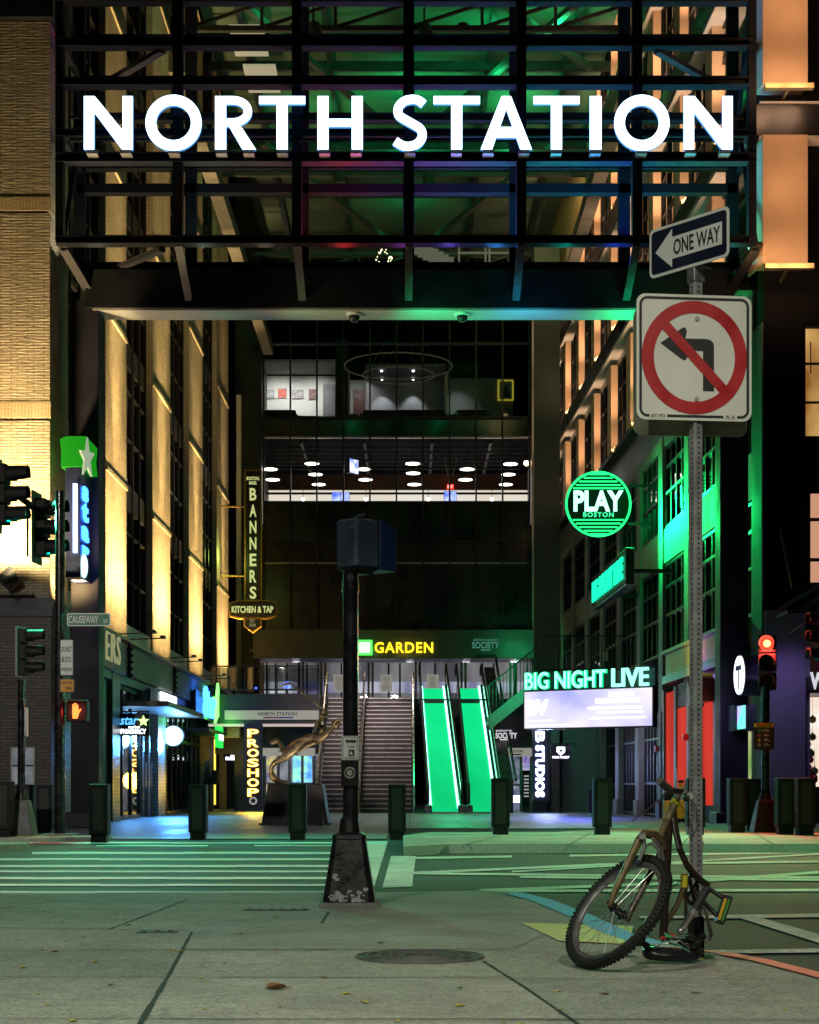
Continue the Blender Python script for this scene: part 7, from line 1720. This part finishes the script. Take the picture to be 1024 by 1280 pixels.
for sy_, nm in ((-.24, 0), (.24, 1)):
    m = MB(); h_ = pb(-.18, sy_ * .92, .95); m.sphere(h_, .045, 8, 6, (1, .6, 1.2))
    for k in range(4): m.tube([h_ + Vector((-.02 + k * .014, 0, -.02)), h_ + Vector((-.025 + k * .014, 0, -.07)), h_ + Vector((-.01 + k * .012, 0, -.10))], [.011, .01, .008], 6)
    m.tube([h_ + Vector((-.03, 0, .0)), h_ + Vector((-.055, 0, -.04))], [.012, .009], 6); m.build('hand', MC['pale_grey_skin'], PP, True)
# ================================================================== YELLOW CLEANING CART
Zc_ = 41.5; kc = F / Zc_; cx_ = xx(845, Zc_)
CT = thing('cleaning_cart', (cx_, Zc_, .02), 'yellow wheeled cleaning cart by the red panels behind the bicycle handlebar', 'cart')
yel = pm('cart_yellow', (.72, .42, .02), .5, 0, .2, 6)
m = MB(); m.hexa([(cx_ - .0, Zc_ - .2, .12), (cx_ + .27, Zc_ - .2, .12), (cx_ + .27, Zc_ + .2, .12), (cx_, Zc_ + .2, .12), (cx_ - .03, Zc_ - .22, .58), (cx_ + .29, Zc_ - .22, .58), (cx_ + .29, Zc_ + .22, .58), (cx_ - .03, Zc_ + .22, .58)]); m.build('bag', yel, CT, bevel=.03)
m = MB(); m.box(cx_ - .30, cx_ - .05, Zc_ - .18, Zc_ + .18, .14, .56); m.build('bucket', yel, CT, bevel=.02)
m = MB(); m.box(cx_ - .31, cx_ + .0, Zc_ - .2, Zc_ + .2, .57, .78); m.build('black_tray', black, CT, bevel=.02)
m = MB(); m.cyl((cx_ + .17, Zc_ - .05, .56), (cx_ + .17, Zc_ - .05, .76), .13, .11, 16); m.build('grey_pail', pm('pail_grey', (.4, .4, .4), .5), CT, True)
m = MB(); m.box(cx_ + .06, cx_ + .22, Zc_ + .08, Zc_ + .2, .58, .92); m.cyl((cx_ + .14, Zc_ + .12, .92), (cx_ + .14, Zc_ + .12, 1.02), .05, n=12); m.build('yellow_bottle', yel, CT, bevel=.015)
m = MB(); m.cyl((cx_ + .14, Zc_ + .12, 1.0), (cx_ + .14, Zc_ + .12, 1.06), .07, n=12); m.build('bottle_cap', black, CT)
m = MB(); m.bar((cx_ + .05, Zc_ + .1, .5), (cx_ + .03, Zc_ + .15, 1.35), .03); m.build('mop_handle', grey, CT)
for dx in (.04, .22):
    for dy in (-.15, .15): m = MB(); m.cyl((cx_ + dx, Zc_ + dy - .02, .075), (cx_ + dx, Zc_ + dy + .02, .075), .055, n=12); m.build('wheel', rubber, CT)
m = MB(); m.box(cx_ - .3, cx_ + .28, Zc_ - .19, Zc_ + .19, .09, .13); m.build('chassis', black, CT)
t = thing('waste_bin', W(861, 1020, 43), 'dark round topped waste bin behind the sign post', 'bin')
o = Vector((xx(862, 43), 43, .02))
m = MB(); m.cyl(o, o + Z3 * .75, .27, .27, 20); m.build('drum', black, t, True); m = MB(); m.sphere(o + Z3 * .76, .27, 16, 10, (1, 1, .75)); m.build('dome_lid', black, t, True)
lamp('SPOT', (cx_ - .3, Zc_ - 2.2, 2.6), 60, (1, .9, .8), RB, (cx_, Zc_, .5), 50, 1, .2)
t = thing('wet_floor_bottle', W(739, 1014, 50), 'small dark bottle shaped stand with a green base by the grey pier', 'stand')
o = Vector((xx(738, 50), 50, .02)); m = MB(); m.cyl(o + Z3 * .1, o + Z3 * .8, .07, .05, 12); m.build('column', black, t); m = MB(); m.cyl(o, o + Z3 * .12, .11, n=14); m.build('base', pm('green_white_base', (.2, .5, .15), .5), t)
# ================================================================== BICYCLE
BK = thing('bicycle', G(835, 1195, .02), 'battered olive mountain bike without its rear wheel leaning on the sign post', 'bicycle')
olive = pm('olive_bike_paint', (.20, .15, .075), .34, .4, .4, 22, .05, 60); dkbr = pm('dark_brown_paint', (.06, .042, .027), .35, .4, .3, 18)
alu = pm('worn_aluminium', (.50, .50, .49), .35, .85, .25, 18); blk = pm('black_bike_part', (.014, .014, .015), .45, .2, .3, 20)
ZB = 8.35
def b_(px, py, d=0.0): return W(px, py, ZB + d)
wc = W(772.5, 1139, 8.05)
vd_ = (wc - Vector((0, 0, CZ))).normalized(); vr_ = vd_.cross(Z3).normalized(); vu_ = vr_.cross(vd_)
nn_ = -.5 * vd_ + .866 * (-.76 * vr_ + .649 * vu_); nn_.normalize()                       # axle, near end
wu = nn_.cross(Z3).normalized(); wv = nn_.cross(wu).normalized()
def wp(a, r, off=0): return wc + (wu * math.cos(a) + wv * math.sin(a)) * r + nn_ * off
RT = .294
wh = MB(); wh.tube([wp(i * math.pi / 36, RT) for i in range(72)], .023, 12, True)
wheel = wh.build('front_wheel', rubber, BK, True)
kn = MB()
for i in range(84):
    a = i * 2 * math.pi / 84
    rdir = (wu * math.cos(a) + wv * math.sin(a)); tdir = (-wu * math.sin(a) + wv * math.cos(a))
    for k, off in enumerate((-.016, 0, .016)):
        aa = a + (0 if k != 1 else math.pi / 84); rdir = (wu * math.cos(aa) + wv * math.sin(aa)); tdir = (-wu * math.sin(aa) + wv * math.cos(aa))
        o = wc + rdir * (RT + (.0215 if k == 1 else .0165)) + nn_ * off
        kn.ob(o, tdir, nn_, rdir, .0125, .0125, .010)
kn.build('tyre_tread', rubber, wheel)
rm = MB()
prof = [(.261, -.012), (.275, -.013), (.275, .013), (.261, .012), (.251, .006), (.251, -.006)]
NR = 72; vs = [wp(i * 2 * math.pi / NR, r, o) for i in range(NR) for r, o in prof]; q = len(prof)
rm.add(vs, [(i * q + j, i * q + (j + 1) % q, ((i + 1) % NR) * q + (j + 1) % q, ((i + 1) % NR) * q + j) for i in range(NR) for j in range(q)])
rm.build('rim', alu, wheel, True)
hb = MB(); hb.cyl(wc + nn_ * .05, wc - nn_ * .05, .018, n=14); hb.cyl(wc + nn_ * .034, wc + nn_ * .03, .026, n=16); hb.cyl(wc - nn_ * .034, wc - nn_ * .03, .026, n=16); hb.cyl(wc + nn_ * .075, wc - nn_ * .075, .006, n=8); hb.build('hub', blk, wheel, True)
spk = MB()
for i in range(36):
    a = i * 2 * math.pi / 36; s_ = 1 if i % 2 else -1; da = (.62 if (i // 2) % 2 else -.62)
    spk.tube([wp(a + da, .023, s_ * .032), wp(a, .253, 0)], .0012, 5, caps=False)
spk.build('spokes', alu, wheel)
# fork, head tube, bars
near = wc + nn_ * .062; far = wc - nn_ * .062
cr_n, cr_f = b_(799, 1050, -.27), b_(829, 1062, -.13)
crown = (cr_n + cr_f) / 2
fk = MB(); fk.tube([near + Vector((0, 0, -.012)), near.lerp(cr_n, .15), near.lerp(cr_n, .55), cr_n], [.013, .016, .018, .020], 12); fk.build('fork_leg', olive, BK, True)
fk = MB(); fk.tube([far + Vector((0, 0, -.012)), far.lerp(cr_f, .15), far.lerp(cr_f, .55), cr_f], [.013, .016, .018, .020], 12); fk.build('fork_leg', dkbr, BK, True)
fk = MB(); fk.tube([cr_n, b_(806, 1042, -.25), b_(818, 1044, -.2), b_(827, 1052, -.14), cr_f], [.02, .022, .024, .022, .02], 12); fk.build('fork_crown', olive, BK, True)
br = MB(); br.tube([b_(804, 1042, -.29), b_(806, 1058, -.29), b_(798, 1078, -.3)], [.010, .009, .008], 8); br.tube([b_(816, 1048, -.28), b_(826, 1060, -.24), b_(829, 1075, -.22)], [.009, .009, .010], 8); br.tube([b_(800, 1075, -.3), b_(806, 1058, -.3), b_(815, 1054, -.27), b_(823, 1062, -.25), b_(824, 1074, -.24)], .007, 6); br.ob(b_(803, 1045, -.3), X3, Z3, -Y3, .03, .028, .02); br.build('brake', alu, BK, True)
m = MB(); m.cyl(b_(799, 1077, -.31), b_(796, 1080, -.28), .010, n=8); m.cyl(b_(828, 1076, -.23), b_(826, 1080, -.2), .010, n=8); m.build('brake_pad', blk, BK)
ht0, ht1 = b_(824, 1047, -.17), b_(845, 1001, -.06)
m = MB(); m.tube([ht0, ht0.lerp(ht1, .08), ht0.lerp(ht1, .9), ht1], [.024, .0195, .0195, .022], 14); m.build('head_tube', olive, BK, True)
m = MB(); m.cyl(ht0.lerp(ht1, .88), ht0.lerp(ht1, 1.0), .0235, n=14); m.build('yellow_band', pm('yellow_tape', (.55, .5, .03), .5), BK)
m = MB(); st = ht1 + Vector((.008, -.01, .03)); m.tube([ht1, st], .017, 10); m.tube([st, st + Vector((.02, -.05, .02))], .016, 10); m.build('stem', alu, BK, True)
barc = st + Vector((.012, -.045, .018))
g0, g1, g2 = b_(824, 976, -.34), b_(838, 987, -.22), b_(856, 992, .05)
m = MB(); m.tube([g1, barc, g2, b_(858, 990, .22)], .0115, 10); m.build('handlebar', blk, BK, True)
m = MB(); m.tube([g0, g0.lerp(g1, .5), g1], [.017, .0155, .0165], 14)
for k in range(7): p = g0.lerp(g1, .08 + k * .13); q_ = g0.lerp(g1, .11 + k * .13); m.cyl(p, q_, .0185, n=14)
m.build('grip', pm('worn_rubber_grip', (.06, .05, .045), .6, 0, .3, 20), BK, True)
m = MB(); e2 = b_(856, 995, .16); m.tube([e2, e2 + Vector((.012, -.09, .0))], [.017, .017], 14); m.build('grip', pm('pale_grip_end', (.35, .33, .31), .6, 0, .2, 20), BK, True)
m = MB(); m.ob(b_(846, 989, -.12), (1, .3, -.2), Z3, -Y3, .05, .024, .03); m.build('brake_lever_clamp', blk, BK, bevel=.006)
m = MB(); m.ob(b_(858, 998, .0), X3, Z3, -Y3, .03, .03, .03); m.build('brake_lever_clamp', blk, BK, bevel=.006)
m = MB(); m.tube([b_(835, 991, -.2), b_(818, 1005, -.28), b_(790, 1027, -.36)], [.004, .003, .002], 6); m.build('brake_lever', pm('purple_brown_rod', (.10, .06, .06), .5, .4), BK)
m = MB(); m.tube([b_(843, 996, -.1), b_(860, 1018, -.1), b_(866, 1040, -.06), b_(848, 1062, -.12), b_(830, 1062, -.2)], .0022, 6); m.build('cable', blk, BK); m = MB(); m.tube([b_(850, 990, -.05), b_(870, 1005, -.12), b_(872, 1035, -.1), b_(863, 1050, -.05)], .0022, 6); m.build('cable', blk, BK); m = MB()
m.tube([b_(858, 1098, .02), b_(848, 1103, -.05), b_(838, 1113, -.1), b_(836, 1125, -.1)], .002, 6); m.build('cable', blk, BK)
dt0, dt1 = b_(836, 1026, -.08), b_(829, 1172, .02)
m = MB(); m.tube([dt0, dt0.lerp(dt1, .5), dt1], [.022, .021, .021], 14); m.build('down_tube', dkbr, BK, True)
m = MB(); m.tube([b_(841, 1012, -.07), b_(844, 1035, -.05), b_(850, 1062, -.02), b_(860, 1084, .03), b_(874, 1099, .08), b_(884, 1106, .12)], [.017, .0165, .016, .016, .017, .018], 14); m.build('top_tube', dkbr, BK, True)
m = MB(); m.tube([b_(839.5, 1012, -.09), b_(842.5, 1035, -.072), b_(848, 1060, -.042)], .0035, 6); m.build('frame_decal', pm('pale_decal', (.4, .36, .36), .5), BK)
m = MB(); m.tube([b_(856, 1092, .0), b_(855, 1110, .0), b_(846, 1132, .02), b_(831, 1156, .04)], [.0165, .0165, .0155, .014], 14); m.build('seat_stay', olive, BK, True)
m = MB(); m.tube([b_(855.5, 1094, -.002), b_(855, 1109, -.002)], .0185, 14); m.build('yellow_band', MC['yellow_tape'], BK)
m = MB(); m.tube([b_(857, 1112, .03), b_(857.5, 1148, .03)], .009, 8); m.build('chain_stay', dkbr, BK, True)
sp0, sp1, sp2 = b_(885, 1109, -.09), b_(869, 1136, -.09), b_(851, 1164, -.08)
m = MB(); m.tube([sp0, sp1], [.021, .0185], 14); m.build('seat_tube', pm('dark_grey_tube', (.05, .05, .056), .35, .5), BK, True)
m = MB(); m.tube([sp1, sp2], [.0145, .0145], 14); m.sphere(sp2, .020, 10, 8); m.build('seat_post', alu, BK, True)
m = MB()
for i in range(30):
    a0 = i * 2 * math.pi / 30; cc = b_(865, 1112, .08); m.ob(cc + Vector((.075 * math.cos(a0) * .55, .075 * math.cos(a0) * .8, .075 * math.sin(a0))), X3, Z3, -Y3, .009, .009, .007)
m.tube([cc + Vector((.066 * math.cos(i * .2618) * .55, .066 * math.cos(i * .2618) * .8, .066 * math.sin(i * .2618))) for i in range(24)], .007, 6, True)
for i in range(4): a0 = i * 1.57 + .5; m.bar(cc, cc + Vector((.064 * math.cos(a0) * .55, .064 * math.cos(a0) * .8, .064 * math.sin(a0))), .012)
m.build('chainring', blk, BK)
m = MB(); m.tube([b_(868, 1112, .05), b_(880, 1128, -.02), b_(898, 1146, -.06)], [.013, .012, .012], 10); m.tube([b_(886, 1110, -.02), b_(904, 1123, -.06)], [.011, .010], 10); m.build('crank_arm', blk, BK, True)
pa, pb2 = b_(909, 1121, -.07), b_(899, 1152, -.07)
m = MB(); d = (pb2 - pa).normalized(); s_ = d.cross(Y3).normalized(); m.ob((pa + pb2) / 2, d, s_, Y3, (pb2 - pa).length + .02, .042, .08)
ped = m.build('pedal', blk, BK, bevel=.008)
m = MB(); m.ob((pa + pb2) / 2 - Vector((0, .0415, 0)) - s_ * .012, d, s_, Y3, (pb2 - pa).length * .86, .014, .004); m.build('reflector', pm('amber_reflector', (.55, .36, .03), .25), ped)
m = MB(); m.ob((pa + pb2) / 2 - Vector((0, .0415, 0)) + s_ * .006, d, s_, Y3, (pb2 - pa).length * .9, .010, .003); m.build('edge_strip', pm('green_strip', (.06, .28, .05), .35), ped)
m = MB(); sc0 = b_(838, 1192, -.08)
prof = [(803, 1.0, .10), (806, 1.0, .55), (812, 1.0, .8), (822, 1.0, .95), (834, 1.0, 1.0), (848, .95, .85), (860, .9, .7), (871, .85, .45), (874, .8, .1)]
vs = []; NS_ = 14
for px, hsc, wsc in prof:
    o = b_(px, 1190.5 + (px - 803) * .07, -.08)
    for k in range(NS_):
        a = 2 * math.pi * k / NS_; vs.append(o + Vector((0, .085 * wsc * math.cos(a), .034 * hsc * min(1, wsc + .25) * math.sin(a))))
m.add(vs, [(i * NS_ + k, i * NS_ + (k + 1) % NS_, (i + 1) * NS_ + (k + 1) % NS_, (i + 1) * NS_ + k) for i in range(len(prof) - 1) for k in range(NS_)] + [tuple(range(NS_)), tuple(range((len(prof) - 1) * NS_, len(prof) * NS_))])
m.build('saddle', pm('black_vinyl_saddle', (.012, .012, .016), .28, 0, .3, 14), BK, True)
m = MB()
for dx in (-.02, .02): m.tube([b_(815, 1186, -.08 + dx), b_(826, 1180, -.08 + dx), b_(850, 1176, -.08 + dx), b_(862, 1186, -.08 + dx)], .004, 8)
m.build('saddle_rail', alu, BK, True)
rnd = random.Random(21)
m = MB(); m.tube([b_(829, 1172, .02), b_(846, 1178, .0), b_(868, 1176, .02), b_(880, 1170, .06)], [.02, .018, .017, .016], 10); m.cyl(b_(834, 1172, -.03), b_(834, 1172, .07), .024, n=14); m.build('bottom_bracket', blk, BK, True)
m = MB(); m.ob(b_(863, 1172, -.05), (1, 0, -.3), Z3, -Y3, .05, .035, .03); m.ob(b_(872, 1180, -.03), (1, 0, .5), Z3, -Y3, .04, .03, .03); m.cyl(b_(858, 1184, -.06), b_(858, 1184, -.03), .022, n=12); m.cyl(b_(876, 1190, -.04), b_(876, 1190, -.01), .02, n=12); m.build('derailleur', blk, BK, bevel=.004)
for px, py, w, cl, nm in ((829, 1172, .022, (.5, .03, .02), 'red_tag'), (835, 1170, .03, (.05, .4, .12), 'green_tag'), (841, 1169, .02, (.5, .04, .03), 'red_tag'), (842, 1178, .035, (.45, .47, .38), 'pale_bracket')):
    m = MB(); m.ob(b_(px, py, -.11), (1, 0, -.25), Z3, -Y3, w, .014, .012); m.build(nm, pm('bike_' + nm, cl, .4), BK)
m = MB(); m.tube([b_(818, 1184, -.16), b_(832, 1176, -.14), b_(848, 1181, -.13), b_(862, 1190, -.12)], .004, 6); m.build('loose_cable', pm('teal_cable', (.1, .28, .22), .5), BK); m = MB(); m.tube([b_(830, 1166, -.1), b_(843, 1172, -.12), b_(860, 1169, -.08)], .003, 6); m.build('loose_cable', pm('teal_cable', (.1, .28, .22), .5), BK)
m = MB(); dr = b_(801, 1177, -.12); m.cyl(dr, dr + Vector((0, .03, 0)), .024, n=14); m.cyl(b_(808, 1182, -.13), b_(808, 1182, -.1), .018, n=12); m.build('jockey_wheel', blk, BK)
# cable lock
t = thing('cable_lock', b_(883, 1160, .28), 'dark looped cable lock hanging on the right of the sign post', 'lock')
m = MB(); m.tube([b_(876, 1128, .22), b_(882, 1138, .18), b_(886, 1155, .18), b_(889, 1168, .18), b_(887, 1174, .18), b_(882, 1176, .2), b_(872, 1168, .4), b_(868, 1140, .38), b_(872, 1128, .32)], .009, 10, True); m.build('cable', pm('brown_cable_sleeve', (.07, .06, .05), .5), t, True)
m = MB(); m.cyl(b_(886, 1171, .18), b_(882, 1177, .18), .013, n=12); m.build('lock_barrel', alu, t, True)
